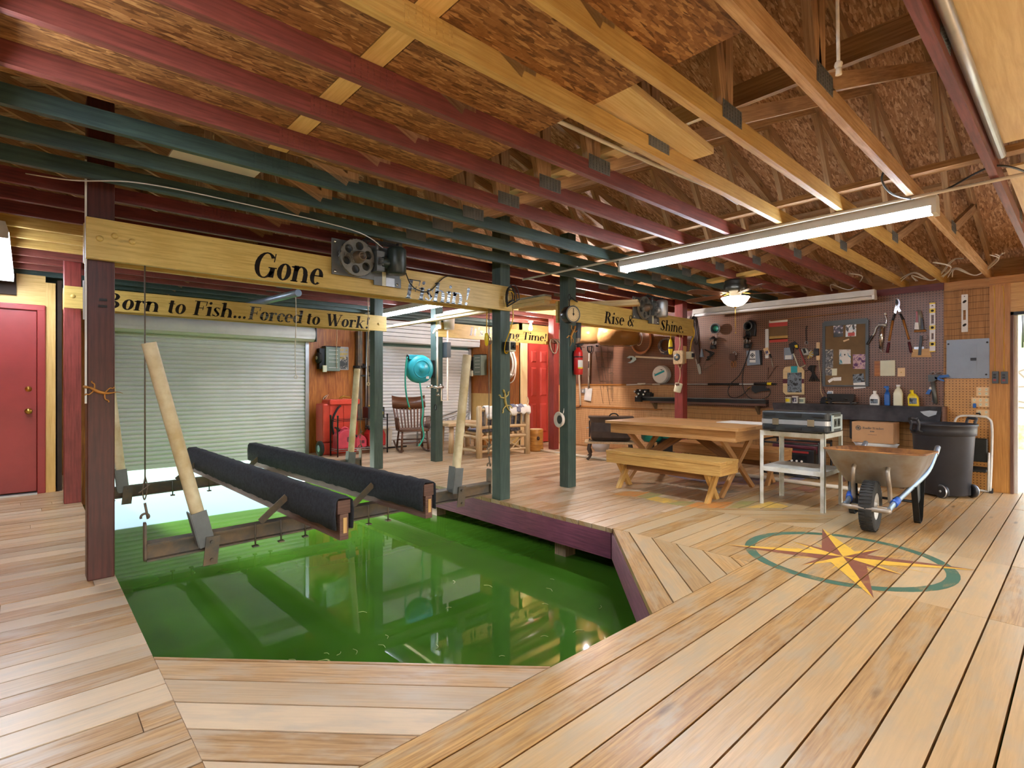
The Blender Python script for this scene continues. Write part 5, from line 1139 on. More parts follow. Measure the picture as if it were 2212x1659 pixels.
# hacksaw, tape, strip, bundle
t,q=W('hacksaw','hacksaw with a black grip and red blade hanging tilted on the pegboard','saw','b',(320,700))
part(t,'grip','black_plastic',outline(q,[(195,630),(290,585),(345,640),(350,700),(325,720),(300,670),(262,700),(275,760),(240,790)],-.04,-.015)); part(t,'insert','yellow_plastic',outline(q,[(290,650),(340,640),(345,690),(300,690)],-.043,-.0402)); part(t,'bow','cream_plastic',rope(q,[(265,785),(300,870),(345,985),(380,1005),(440,985),(462,965)],.008,-.025,4)); part(t,'blade','door_red',outline(q,[(350,705),(370,700),(468,955),(448,968)],-.028,-.022))
t,q=W('key_bundle','tape measure hung with a bunch of keys on a black strap','keys','b',(475,330))
part(t,'strap','wire_black',rope(q,[(480,330),(468,400),(472,560),(478,620)],.006,-.014)); part(t,'tape_measure','nickel',outline(q,[(402,720),(440,690),(490,700),(520,740),(525,790),(500,815),(440,815)],-.06,-.012),bevel=.006); part(t,'window','ink_black',outline(q,[(425,705),(470,700),(495,770),(455,785)],-.0625,-.0602))
for i in range(8):
    a=math.radians(-100+i*22); o=q(520,790); part(t,'key','chrome' if i%2 else 'brass',lambda m:m.obox((o[0]+.035*math.cos(a),-.03-.003*i,o[1]+.035*math.sin(a)),(math.cos(a),0,math.sin(a)),(0,1,0),(-math.sin(a),0,math.cos(a)),.06,.002,.014))
part(t,'ring','galv',lambda m:m.tube([(q(475,600)[0]+.02*math.cos(x*PI/6),-.02,q(475,610)[1]+.02*math.sin(x*PI/6)) for x in range(12)],.003,6,closed=True))
t,q=W('power_strip','tan power strip with a black adapter beside the cork board','power strip','b',(665,750)); part(t,'body','almond',plate(q,640,602,695,890,-.03,0,.006)); part(t,'adapter','black_plastic',plate(q,620,705,690,815,-.075,-.0305,.006)); part(t,'cord','rope_tan',rope(q,[(680,890),(682,960),(705,1150),(705,1380),(740,1480),(750,1580),(775,1570),(825,1500)],.005,-.012)); part(t,'lead','wire_black',rope(q,[(665,815),(690,1000),(725,1240),(760,1380),(810,1460)],.004,-.009))
t,q=W('cord_bundle','bundled black cord hanging under the power strip','cord','b',(590,1000)); 
part(t,'bundle','black_rubber',lambda m:[m.tube(spline([(q(585+dx,975)[0],-.03+dy,q(585,975)[1]),(q(560+dx*1.3,1040)[0],-.035+dy,q(0,1040)[1]),(q(590+dx*.4,1110)[0],-.03+dy,q(0,1110)[1]),(q(600+dx*2.2,1235)[0],-.03+dy,q(0,1235)[1])],5),.008,6) for dx,dy in ((-35,0),(-15,-.012),(5,.008),(25,-.01),(40,0),(-5,.0))]); part(t,'tail','black_rubber',rope(q,[(580,1040),(520,1050),(460,1070)],.006,-.02))
t,q=W('picture_board','cream cutting board with a dark printed picture leaning on the pegboard','picture','b',(95,1450))
part(t,'board','cream_ply',outline(q,[(95,1050),(130,1000),(220,990),(400,1005),(440,1060),(440,1450),(140,1455),(92,1405)],-.022,-.001),bevel=.004); part(t,'picture','photo_night',plate(q,168,1095,400,1415,-.025,-.0223)); part(t,'tab','teal',plate(q,225,990,330,1092,-.0245,-.0223)); part(t,'strap','maroon_grip',lambda m:(plate(q,92,1195,168,1268,-.0245,-.0223)(m),plate(q,400,1195,440,1268,-.0245,-.0223)(m)))
part(t,'printed_lines','grey_box',lambda m:[plate(q,185+8*(i%2),y,385-8*(i%2),y+7,-.0258,-.0252,.001)(m) for i,y in enumerate((1130,1150,1165,1310,1330,1350,1370,1390))])
# grey manual box, pulley, horns and lanterns
t,q=W('manual_box','grey wall box with a black diamond emblem on a white label','box','c',(1015,970))
part(t,'box','grey_box',outline(q,[(1018,735),(1228,728),(1245,965),(1205,965),(1030,980)],-.05,-.001),bevel=.004); part(t,'side','dark_metal',outline(q,[(1228,728),(1255,735),(1262,965),(1245,968)],-.046,-.002)); part(t,'label','paper_white',outline(q,[(1080,745),(1165,742),(1172,930),(1075,930)],-.0525,-.0502))
part(t,'emblem','ink_black',lambda m:[m.prism([q(*p) for p in pp],-.0545,-.0527) for pp in (([(1080,812),(1120,772),(1126,782),(1095,812)]),([(1120,772),(1162,812),(1147,812),(1118,784)]),([(1162,812),(1120,853),(1118,842),(1147,812)]),([(1120,853),(1080,812),(1095,812),(1124,842)]),([(1108,800),(1132,800),(1132,826),(1108,826)]))])
part(t,'lettering','ink_black',lambda m:[plate(q,1072+i*14,868,1083+i*14,885,-.0545,-.0527,.001)(m) for i in range(7)])
t,q=W('pulley_block','old brown wooden pulley block with a ring on the pegboard','pulley','c',(790,850)); part(t,'shell','leather',outline(q,[(745,800),(790,775),(835,800),(845,890),(790,905),(735,870)],-.05,-.006),bevel=.004); part(t,'ring','galv',lambda m:m.tube([(q(820,785)[0]+.026*math.cos(x*PI/8),-.03,q(820,785)[1]+.026*math.sin(x*PI/8)) for x in range(16)],.006,6,closed=True))
part(t,'sheave','tool_wood',lambda m:[m.tube([(q(x,960)[0]+.017*math.cos(k_*PI/8),-.02,q(x,960)[1]+.045*math.sin(k_*PI/8)) for k_ in range(16)],.006,8,closed=True) for x in (775,822)]); part(t,'pin','nickel',lambda m:m.tube([(q(820,1010)[0],-.02,q(0,1010)[1]),(q(820,1050)[0],-.02,q(0,1050)[1])],.005,6))
def horn(lb,cx,cy,r,back):
    t,q=W('horn_speaker',lb,'speaker','c',(cx,cy)); 
    part(t,'bell','dark_metal',lambda m:m.lathe([(.02*r/.07,.0),(.035*r/.07,.03),(.045*r/.07,.05),(.042*r/.07,.09),(r,.1),(r*1.02,.095),(r*.98,.085),(.05*r/.07,.08)],(0,0,0),(0,-1,0),28)); part(t,'rim','steel_grey',lambda m:m.tube([(r*math.cos(x*PI/14),-.1,r*math.sin(x*PI/14)) for x in range(28)],.006,6,closed=True)); part(t,'throat','green_plastic' if back else 'black_plastic',lambda m:m.lathe([(.001,.06),(.036*r/.07,.06),(.04*r/.07,.085)],(0,0,0),(0,-1,0),20))
    return t,q
horn('round dark speaker horn above the left lantern',538,380,.078,True)
t,q=horn('dark box speaker horn above the right lantern',1065,340,.062,False); part(t,'box','black_plastic',outline(q,[(1030,270),(1080,240),(1150,265),(1175,330),(1165,500),(1010,500),(1005,360)],-.06,-.001),bevel=.008)
def lantern(lb,cx,cy):
    t,q=W('lantern',lb,'lantern','c',(cx,cy)); k=.001*1.0
    part(t,'base','black_plastic',lambda m:m.lathe([(.001,0),(.045,0),(.05,.01),(.05,.05),(.042,.06),(.036,.062),(.001,.062)],(0,-.065,-.15),seg=20)); part(t,'chimney','glass',lambda m:m.lathe([(.036,.062),(.04,.075),(.04,.14),(.036,.155)],(0,-.065,-.15),seg=20))
    part(t,'post','chrome',lambda m:[m.tube([(.042*math.cos(a),-.065+.042*math.sin(a),-.09),(.042*math.cos(a),-.065+.042*math.sin(a),.01)],.004,6) for a in (.4,1.9,3.5,5.0)]); part(t,'mantle','white_metal',lambda m:m.sphere((0,-.065,-.05),.016,10,6,1.6))
    part(t,'hood','dark_metal',lambda m:m.lathe([(.001,.05),(.02,.048),(.03,.03),(.062,.012),(.066,.004),(.045,.0)],(0,-.065,.005),seg=24)); part(t,'bail','steel_grey',lambda m:m.tube([(p[0],-.065,p[1]) for p in arc(0,.02,.055,0,180,10,.10)],.0025,6))
lantern('camping lantern hanging under the round dark speaker horn',492,560); lantern('camping lantern hanging under the box speaker horn',1040,535)
t,q=W('saw_sheath','long dark leather sheath with a saw tip hanging by the red post','sheath','c',(150,300)); part(t,'sheath','leather',outline(q,[(130,300),(200,330),(235,620),(250,920),(215,960),(120,560),(95,420)],-.03,-.004),bevel=.006); part(t,'blade','nickel',outline(q,[(175,870),(205,880),(262,1010),(272,1110),(235,1120)],-.022,-.012)); part(t,'loop','leather',rope(q,[(120,330),(85,250),(110,160),(160,170),(185,300),(175,470),(150,520)],.008,-.02))
t,q=W('spray_bottle','pale plastic funnel hanging on the pegboard left of the lanterns','funnel','c',(290,780)); part(t,'cone','handle_blue',lambda m:m.lathe([(.008,.075),(.012,.06),(.035,-.055),(.036,-.06),(.03,-.055)],(0,-.04,0),seg=18)); 
t,q=W('tangled_harness','dark tangled strap bundle hanging beside the pale funnel','straps','c',(400,790)); part(t,'straps','black_rubber',lambda m:[m.tube(spline([(q(330,730)[0],-.02,q(0,735)[1]),(q(390+i*14,760+i*12)[0],-.03-.006*i,q(0,760+i*12)[1]),(q(480-i*25,800+i*20)[0],-.02,q(0,800+i*20)[1]),(q(370+i*10,870)[0],-.03,q(0,860+i*6)[1])],5),.008,6) for i in range(6)]); part(t,'wire','steel_dark',rope(q,[(340,900),(300,1040),(400,990),(500,930)],.003,-.012))
# pressure washer lance with hose
t,q=W('washer_lance','long silver and black washer lance lying level on pegboard hooks','lance','f',(560,35))
def lance(m,x0,x1,r,y=35): m.tube([(q(x0,y)[0],-.035,q(x0,y)[1]),(q(x1,y)[0],-.035,q(x1,y)[1])],r,10)
part(t,'tube','galv',lambda m:(lance(m,30,940,.011,37))); part(t,'foam_grip','black_rubber',lambda m:lance(m,568,820,.017,36)); part(t,'tip','white_metal',lambda m:(m.tube(spline([(q(-90,42)[0],-.035,q(-90,42)[1]),(q(-40,40)[0],-.035,q(-40,40)[1]),(q(30,38)[0],-.035,q(30,38)[1])],4),.011,8),lance(m,0,60,.016,34),lance(m,120,180,.015,38)))
o=part(t,'gun','black_plastic',lambda m:(lance(m,940,1050,.02,33),lance(m,1075,1115,.014,36),m.prism([q(*p) for p in [(925,50),(1030,48),(1035,75),(1060,72),(1065,88),(990,95),(950,110),(920,85)]],-.055,-.02))); part(o,'collar','yellow_plastic',lambda m:lance(m,1045,1078,.022,33))
part(t,'hose','wire_black',rope(q,[(1060,72),(1075,100),(1050,140),(970,165),(900,140),(860,80),(850,0),(862,-100),(905,-230),(930,-300)],.006,-.06,6)); part(t,'hose','wire_black',rope(q,[(915,60),(860,115),(800,145),(750,135),(735,90),(760,30),(830,-40),(890,-180),(925,-300)],.006,-.065,6)); part(t,'fitting','brass',lambda m:m.tube([(q(890,75)[0],-.06,q(890,75)[1]),(q(915,58)[0],-.06,q(915,58)[1])],.009,8))
# black shelf with its apron, long rail, and what stands on them
SHX=7.80
t=thing('wall_shelf','black speckled shelf with a deep front apron along the pegboard wall','shelf',(WF,2.1,.955),-PI/2)
part(t,'top','stone_black',lambda m:m.b2(-.94,.94,-.30,-.001,-.03,0)); part(t,'apron','stone_black',lambda m:m.prism([(-.90,-.19),(.925,-.19),(.94,-.0305),(-.94,-.0305)],-.30,-.275)); part(t,'worn_patch','galv',lambda m:m.prism([(.74,-.06),(.83,-.045),(.90,-.05),(.89,-.09),(.82,-.12),(.78,-.10)],-.3015,-.3002)); part(t,'end_trim','redwood',lambda m:m.b2(.941,.952,-.30,-.02,-.19,0))
for x in (-.8,0,.8): part(t,'bracket','dark_metal',lambda m:m.prism([(-.03,-.031),(-.27,-.031),(-.03,-.22)],x-.01,x+.01,lambda a,d,b:(d,a,b)))
t=thing('long_rail','long black rail board resting on brackets left of the shelf','rail',(WF,4.2,.93),-PI/2)
part(t,'rail','black_enamel',lambda m:m.b2(-1.12,1.0,-.13,-.02,0,.055)); part(t,'lip','steel_grey',lambda m:m.b2(-1.12,.98,-.132,-.10,.055,.068)); part(t,'underside','redwood',lambda m:m.b2(-.95,1.0,-.12,-.03,-.035,0))
for x in (-.9,.85): part(t,'bracket','old_wood',lambda m:m.prism([(-.001,-.036),(-.12,-.036),(-.001,-.17)],x-.02,x+.02,lambda a,d,b:(d,a,b)))
t=thing('rod_clamp','black clamp cluster with silver fittings on the left end of the long rail','clamp',(WF,5.27,1.0),-PI/2)
part(t,'block','black_plastic',lambda m:(m.b2(-.10,.14,-.16,-.04,-.001,.06),m.b2(-.16,.06,-.12,-.05,.03,.13),m.tube([(-.2,-.09,.08),(.12,-.09,.05)],.03,10),m.b2(-.14,-.02,-.2,-.14,-.09,-.002)))
part(t,'fitting','chrome',lambda m:[m.cyl((x,-.17,z),(x,-.21,z),.016,10) for x,z in ((-.14,.09),(-.06,.05),(-.03,.11),(.04,.04),(-.1,.0),(.07,.09))])
def on_shelf(name,label,cat,Yc,out,group=None): return thing(name,label,cat,(WF-out,Yc,.9555),-PI/2,group)
def prof_bottle(m,w,d,h,neck,shoulder,nr,off=0):
    """flat-sided jug: outline extruded with rounded body"""
    L=[(w*.98,d*.98,0),(w,d,.01),(w,d,shoulder*h),(w*.55+nr*.3,d*.6+nr*.2,(shoulder+ (1-shoulder)*.55)*h),(nr*1.05,nr*1.05,neck*h),(nr,nr,h)]
    n=20; rows=[]
    for i,(a,b,z) in enumerate(L):
        e=.45 if i<3 else (.7 if i==3 else 1)
        row=[]
        for k_ in range(n):
            an=2*PI*k_/n; c_,s_=math.cos(an),math.sin(an); row.append((math.copysign(abs(c_)**e,c_)*a+off*(z/h)**2,math.copysign(abs(s_)**e,s_)*b,z))
        rows.append(row)
    vs_=[p for r in rows for p in r]; fs=[(i*n+k_,i*n+(k_+1)%n,(i+1)*n+(k_+1)%n,(i+1)*n+k_) for i in range(len(L)-1) for k_ in range(n)]+[tuple((len(L)-1)*n+k_ for k_ in range(n)),tuple(range(n))[::-1]]
    m.raw(vs_,fs,True)
t=on_shelf('bottle','short white bottle with a dark picture label on the shelf','bottle',1.845,.16,'bottles on the black shelf'); part(t,'body','white_plastic',lambda m:prof_bottle(m,.052,.035,.165,.86,.55,.016)); part(t,'cap','white_plastic',lambda m:m.lathe([(.019,.155),(.019,.178),(.001,.178)],seg=14)); part(t,'label','photo_night',lambda m:m.b2(-.04,.04,-.0375,-.0358,.02,.075))
t=on_shelf('bottle','slim blue spray bottle on the shelf between the two white jugs','bottle',1.715,.15,'bottles on the black shelf'); part(t,'body','blue_plastic',lambda m:prof_bottle(m,.03,.026,.20,.8,.62,.014)); part(t,'trigger_cap','blue_plastic',lambda m:(m.lathe([(.017,.195),(.018,.225),(.012,.24),(.001,.24)],seg=12),m.b2(-.034,.012,-.012,.012,.215,.238)))
t=on_shelf('bottle','tall milky white jug on the shelf','bottle',1.60,.16,'bottles on the black shelf'); part(t,'body','cream_plastic',lambda m:prof_bottle(m,.047,.04,.24,.88,.62,.018)); part(t,'cap','white_plastic',lambda m:m.lathe([(.021,.232),(.021,.256),(.001,.256)],seg=14))
t=on_shelf('bottle','bright yellow oil jug on the shelf','bottle',1.445,.16,'bottles on the black shelf'); part(t,'body','yellow_plastic',lambda m:prof_bottle(m,.054,.035,.175,.86,.6,.016,-.02)); part(t,'cap','yellow_plastic',lambda m:m.lathe([(.02,.17),(.02,.192),(.001,.192)],(-.02,0,0),seg=14)); part(t,'label','photo_night',lambda m:m.b2(-.038,.036,-.0375,-.0358,.025,.095))
t=on_shelf('bench_tool','black bench tool with a square clamp block on the shelf','tool',2.21,.15); part(t,'block','black_enamel',lambda m:m.prism(rrect(-.17,.14,.035,.135,.015),-.05,.05),bevel=.004); part(t,'rail','steel_dark',lambda m:m.b2(-.16,.17,-.045,.045,.012,.028)); part(t,'side_plate','dark_metal',lambda m:m.prism([(-.26,0.001),(-.18,0.001),(-.175,.07),(-.21,.10),(-.25,.07)],-.02,.02)); part(t,'knob','brass',lambda m:[m.cyl((-.19,-.02,z),(-.16,-.02,z),.010,10) for z in (.02,.062)]); part(t,'leg','black_enamel',lambda m:[m.b2(x-.012,x+.012,-.05,.05,.0005,.036) for x in (-.12,.11)]); part(t,'handle','black_plastic',lambda m:[m.tube([(x,-.055,.06),(x-.03,-.075,.085)],.009,8) for x in (-.11,.07)])
for lb,Yc,mt,h,lm in (('white canister with a yellow label on the shelf, left of three','2.875','white_plastic',.078,'yellow_plastic'),('dark and white printed canister on the shelf, middle of three','2.785','paper_white',.096,'photo_dark'),('white canister with a green label on the shelf, right of three','2.695','white_plastic',.075,'grey_green')):
    t=on_shelf('canister',lb,'canister',float(Yc),.17,'canisters on the black shelf'); part(t,'can','cream_plastic' if mt=='white_plastic' else mt,lambda m:m.lathe([(.001,0),(.038,0),(.039,.004),(.039,h-.012),(.041,h-.011),(.041,h),(.001,h)],seg=22)); part(t,'label',lm,lambda m:m.lathe([(.0396,.015),(.0396,h-.02)],seg=14,a0=-PI/2-.85,a1=-PI/2+.75))
t,q=W('plug_outlet','white outlet with a plugged cord on the pegboard above the shelf','outlet','b',(860,1450)); part(t,'cover_plate','white_plastic',plate(q,820,1390,905,1510,-.009,0)); part(t,'night_light','handle_blue',plate(q,815,1405,890,1450,-.03,-.0095,.008)); part(t,'plug','black_plastic',plate(q,835,1462,880,1500,-.035,-.0095,.006))
# left half of the wall
t,q=W('claw_reacher','silver claw on a long pale rod lying level on the pegboard','reacher','d',(1000,1255)); part(t,'rod','pvc_white',lambda m:m.tube([(q(1060,1250)[0],-.025,q(0,1250)[1]),(q(1800,1245)[0],-.025,q(1800,1245)[1])],.017,10)); part(t,'claw','chrome',lambda m:(m.prism([q(*p) for p in [(1080,1260),(1020,1310),(960,1335),(905,1325),(960,1300),(985,1270),(960,1240),(880,1228),(940,1185),(1010,1190),(1070,1225)]],-.035,-.015))); part(t,'pivot','dark_metal',lambda m:m.lathe([(.001,.01),(.022,.008),(.024,0)],(q(975,1245)[0],-.035,q(975,1245)[1]),(0,-1,0),12))
t,q=W('hose_reel_coil','white disc reel of cable with a blue stripe beside the red post','reel','d',(1590,1560)); R_=abs(q(1590,1560)[0]-q(1740,1560)[0])
part(t,'coil','galv',lambda m:[m.tube([(R_*1.02*math.cos(x*PI/14)+.012,-.03-.022*i,R_*1.02*math.sin(x*PI/14)) for x in range(28)],.011,8,closed=True) for i in range(4)]); part(t,'disc','white_plastic',lambda m:m.lathe([(.001,.116),(R_*.9,.112),(R_,.105),(R_,.10)],(0,0,0),(0,-1,0),32)); part(t,'stripe','teal',lambda m:m.prism([(-.09,-.03),(.10,.045),(.085,.075),(-.1,.0)],-.118,-.1165)); part(t,'spot','ink_black',lambda m:(m.prism([(.0,.09),(.06,.085),(.05,.07)],-.118,-.1145),m.prism([(-.11,.02),(-.08,.02),(-.09,.01)],-.118,-.1145)))
t,q=W('copper_coil','thick copper coloured coil of tubing hanging on the pegboard','coil','d',(1165,870))
part(t,'coil','wire_copper',lambda m:[m.tube([(q(1165,870)[0]+(.205-.012*(i%2))*math.cos(x*PI/14)+.012*i,-.02-.02*i,-.02+(.205+.008*i)*math.sin(x*PI/14)) for x in range(28)],.012,8,closed=True) for i in range(4)]); part(t,'wire_loop','wire_black',lambda m:[m.tube([((.05+.008*i)*math.cos(x*PI/10)-.02,-.06,.04+.12*math.sin(x*PI/10)) for x in range(20)],.004,6,closed=True) for i in range(4)]); part(t,'wire_loop','wire_white',lambda m:m.tube([(.07*math.cos(x*PI/10)-.02,-.065,.03+.13*math.sin(x*PI/10)) for x in range(20)],.004,6,closed=True))
t,q=W('cable_coil','coil of dark blue cables hanging left of the red post','coil','d',(1660,990))
part(t,'cable','cloth_blue',lambda m:[m.tube([((.10+.012*(i%4))*math.cos(x*PI/12)+.01*math.sin(i*2.1),-.015-.011*(i%5),(.105+.01*((i*3)%4))*math.sin(x*PI/12)+.01*math.cos(i*1.7)) for x in range(24)],.0075,6,closed=True) for i in range(12)]); part(t,'tie','wire_white',lambda m:m.tube([(-.10,-.06,-.05),(-.06,-.085,-.10),(.0,-.085,-.12)],.008,6))
t,q=W('spade','white handled spade hanging on the pale end of the pegboard','spade','g',(160,300)); part(t,'handle','white_plastic',lambda m:m.tube([(q(160,265)[0],-.03,q(0,265)[1]),(q(156,430)[0],-.03,q(0,430)[1])],[.018,.018],12)); part(t,'band','ink_black',lambda m:m.tube([(q(158,325)[0],-.03,q(0,325)[1]),(q(157,375)[0],-.03,q(0,375)[1])],.0186,12)); part(t,'shaft','nickel',lambda m:m.tube([(q(156,430)[0],-.03,q(0,430)[1]),(q(153,525)[0],-.03,q(0,525)[1])],[.017,.02],12)); part(t,'grip','black_plastic',lambda m:m.tube([(q(148,250)[0],-.03,q(0,250)[1]),(q(145,215)[0],-.03,q(0,215)[1]),(q(178,215)[0],-.03,q(0,215)[1]),(q(176,250)[0],-.03,q(0,250)[1]),(q(160,268)[0],-.03,q(0,268)[1]),(q(148,250)[0],-.03,q(0,250)[1])],.013,8)); part(t,'blade','white_metal',outline(q,[(128,520),(182,525),(172,622),(120,612)],-.034,-.028))
t,q=W('white_pole','tall white pole hanging beside the fire extinguisher post','pole','g',(85,400)); part(t,'pole','pvc_white',lambda m:m.tube([(q(82,220)[0],-.03,q(0,220)[1]),(q(84,450)[0],-.03,q(0,450)[1]),(q(92,648)[0],-.03,q(0,648)[1])],.02,10)); part(t,'hook','leather',rope(q,[(82,225),(95,212),(120,212)],.007,-.03)); part(t,'tail','leather',rope(q,[(92,648),(85,665),(55,670)],.009,-.03))
t,q=W('wire_trellis','rusty wire trellis leaning flat on the pale pegboard','trellis','g',(290,400)); part(t,'wires','steel_dark',lambda m:([m.tube([(q(a,y0)[0],-.01,q(a,y0)[1]),(q(b,y1)[0],-.01,q(b,y1)[1])],.0035,5) for a,y0,b,y1 in ((200,245,258,640),(240,205,262,530),(242,210,310,650),(292,210,296,560),(330,235,332,625),(315,260,322,600))]+[m.tube([(q(x0,y)[0],-.012,q(x0,y)[1]),(q(x1,y+4)[0],-.012,q(x1,y+4)[1])],.003,5) for x0,x1,y in ((200,330,245),(212,335,290),(225,335,365),(300,340,410),(240,330,470),(300,335,525))]))
part(t,'hook','steel_dark',lambda m:[m.tube([(q(x,y)[0],-.012,q(x,y)[1]),(q(x+20,y-6)[0],-.03,q(x+20,y-6)[1])],.005,5) for x,y in ((312,265),(312,410),(245,365))])
t,q=W('switch_box','small grey switch box on the rail by the spade','box','g',(115,560)); part(t,'box','galv',plate(q,103,528,128,560,-.05,-.001,.005)); part(t,'toggle','white_plastic',plate(q,112,538,120,552,-.06,-.0505))
def rail(lb,Y0,Y1,z): m=MB(); m.beam((WF-.012,Y0,z),(WF-.012,Y1,z),.02,.028); return tag(m.build('bamboo_rail',M['tool_wood']),lb,'rail','bamboo rails on the wall')
rail('thin bamboo rail along the top edge of the pale bamboo blinds',4.64,7.2,1.207); rail('thin bamboo rail between the two pale bamboo blinds',4.99,7.2,.779)
t,q=W('black_hook','small dark hook on the pale pegboard over the wire trellis','hook','g',(215,203)); part(t,'hook','dark_metal',lambda m:m.tube([(0,0,0),(0,-.04,0),(.0,-.05,.02)],.012,8))
# hung on the red post by the table
def onpost(name,label,cat,loc): return thing(name,label,cat,loc,-PI/2)
PF=7.45-.069; 
t=thing('post_outlet_box','grey outlet box with a yellow cord on the red post','outlet',(7.45,4.27-.069,1.66)); part(t,'box','cream_plastic',lambda m:m.b2(.0,.12,-.075,-.012,-.055,.055),bevel=.004); part(t,'plug','black_plastic',lambda m:m.b2(.06,.11,-.10,-.0755,-.03,.03)); part(t,'board','pine',lambda m:m.b2(-.06,.02,-.012,-.0005,-.12,.14)); part(t,'cord','yellow_cord',lambda m:m.tube(spline([(.06,-.05,.055),(.08,-.06,.2),(.13,-.08,.33),(.11,-.075,.43),(.06,-.06,.47)],6),.009,8))
t=thing('rope_roll','square tan roll hanging on the red post behind the table','roll',(PF,4.25,1.63),-PI/2); part(t,'roll','rope_tan',lambda m:m.prism(rrect(-.075,.09,-.11,.10,.02),-.07,-.002),bevel=.01); part(t,'ring','frame_grey',lambda m:m.lathe([(.02,.072),(.055,.072),(.055,.0705)],(-.01,0,0),(0,-1,0),20)); part(t,'loop','rope_tan',lambda m:m.tube(spline([(.0,-.03,.10),(.02,-.02,.2),(.01,-.02,.36),(.05,-.02,.40),(.06,-.02,.30)],5),.009,6))
t=thing('hanging_mug','white mug with a brown spill hanging by twine on the red post','mug',(PF,4.24,1.17),-PI/2); part(t,'cup','cream_plastic',lambda m:m.lathe([(.001,-.075),(.05,-.075),(.055,-.06),(.055,.06),(.052,.062),(.049,-.06),(.001,-.065)],(0,-.065,0),(.25,0,1),20)); part(t,'stain','leather',lambda m:m.prism([(-.02,.055),(.05,.06),(.05,.02),(.03,.03),(.01,.015)],-.124,-.12)); part(t,'twine','rope_tan',lambda m:m.tube(spline([(0,-.06,.07),(.01,-.03,.16),(.0,-.01,.26),(-.03,-.015,.36),(.03,-.015,.36),(.0,-.01,.27)],5),.006,6))
t=thing('yellow_light','yellow handheld work light hanging by the sign beam end','work light',(7.2,4.30,1.78),-PI/2); part(t,'body','yellow_plastic',lambda m:m.lathe([(.001,.12),(.018,.11),(.03,.05),(.034,-.03),(.028,-.09),(.02,-.11),(.001,-.115)],(0,0,0),seg=16)); part(t,'cord','yellow_cord',lambda m:m.tube(spline([(0,0,.12),(.005,0,.2),(0,0,.3)],4),.006,6)); part(t,'guard','black_plastic',lambda m:m.lathe([(.036,-.03),(.037,.0)],(0,0,0),seg=16))
t=thing('black_cord_loops','black cord loops hanging beside the right end of the Rise and Shine beam','cord',(7.62,4.16,2.1)); part(t,'loops','wire_black',lambda m:[m.tube([((.04+.012*i)*math.cos(x*PI/10)+.01*i,-.01*i,-.02*i+(.17+.015*i)*math.sin(x*PI/10)) for x in range(20)],.006,6,closed=True) for i in range(4)])
# under the shelf and along the wall
t=thing('generator','portable generator with a black frame on the floor under the shelf','generator',(7.62,2.66,0),-PI/2)
part(t,'frame','black_enamel',lambda m:[m.tube(spline([(x,-.24,.02),(x,-.24,.42),(x,-.2,.47),(x,.2,.47),(x,.24,.42),(x,.24,.02)],4),.014,8) for x in (-.34,.34)]+[m.tube([(-.34,y,z),(.34,y,z)],.014,8) for y,z in ((-.24,.44),(.24,.44),(-.24,.03),(.24,.03))]); part(t,'control_panel','black_plastic',lambda m:m.b2(-.27,.28,-.23,-.13,.09,.37),bevel=.008); part(t,'face_plate','dark_metal',lambda m:m.b2(-.22,.2,-.234,-.2305,.12,.30)); part(t,'stripe','door_red',lambda m:m.b2(-.18,.22,-.236,-.2305,.325,.35))
part(t,'socket','white_plastic',lambda m:[m.cyl((x,-.233,z),(x,-.24,z),.014,10) for x,z in ((-.16,.26),(-.1,.26),(0.02,.22),(.08,.22),(.14,.22))]); part(t,'printing','paper_white',lambda m:[m.b2(x,x+w,-.2355,-.2345,z,z+.012) for x,z,w in ((-.2,.2,.07),(-.12,.16,.09),(-.01,.16,.05),(-.2,.135,.2))]); part(t,'fuel_tank','maroon_grip',lambda m:m.b2(-.28,.28,-.12,.2,.31,.43),bevel=.03); part(t,'engine','motor_grey',lambda m:m.b2(-.25,.25,-.12,.2,.05,.30),bevel=.02)
t=thing('cardboard_box','cardboard box printed with a wheel mark standing behind the wheelbarrow','box',(7.70,1.79,.505),-PI/2)
part(t,'carton','cardboard',lambda m:m.b2(-.215,.215,-.13,.13,0,.25),bevel=.003)
def ptxt(m,txt,x0,x1,z,cap): lettering(m,txt,x0,x1,z,cap,-.1312,0)
m=MB(); ptxt(m,'Bod',-.10,-.03,.165,.026); ptxt(m,'ie Ti',-.03,.03,.165,.026); ptxt(m,'mber',.04,.12,.165,.026); ptxt(m,'  ',0,.01,.16,.02)
for i in range(3): m.b2(-.02+i*.016,-.012+i*.016,-.1315,-.1305,.13,.146)
for i in range(6): m.b2(-.045+i*.016,-.034+i*.016,-.1315,-.1305,.098,.102)
m.build('printing',M['frame_grey'],t)
m=MB(); gear(m,(-.145,0,.175),.03,.008,.0075,.018,-.1318,-.1312); m.build('wheel_mark',M['frame_grey'],t)
part(t,'flap','cardboard',lambda m:m.b2(.2155,.221,-.12,.12,.0,.25))
t=thing('small_table','low dark stand under the cardboard box behind the wheelbarrow','stand',(7.70,1.79,0),-PI/2); part(t,'top','redwood',lambda m:m.b2(-.33,.33,-.17,.17,.38,.41)); part(t,'leg','redwood',lambda m:[m.b2(x-.02,x+.02,y-.02,y+.02,0,.38) for x in (-.30,.30) for y in (-.15,.15)])
t=thing('plastic_tray','white plastic tub under the cardboard box behind the wheelbarrow','tub',(7.69,1.78,.411),-PI/2); part(t,'tub','white_plastic',lambda m:m.lathe([(.001,0),(.17,0),(.2,.015),(.23,.07),(.24,.085),(.22,.09),(.001,.09)],seg=28,sy=.6))
t=thing('black_tray','flat black tray leaning behind the cardboard box','tray',(7.95,1.86,.76),-PI/2); part(t,'tray','black_plastic',lambda m:m.b2(-.25,.22,-.10,-.02,-.25,.09),bevel=.02)
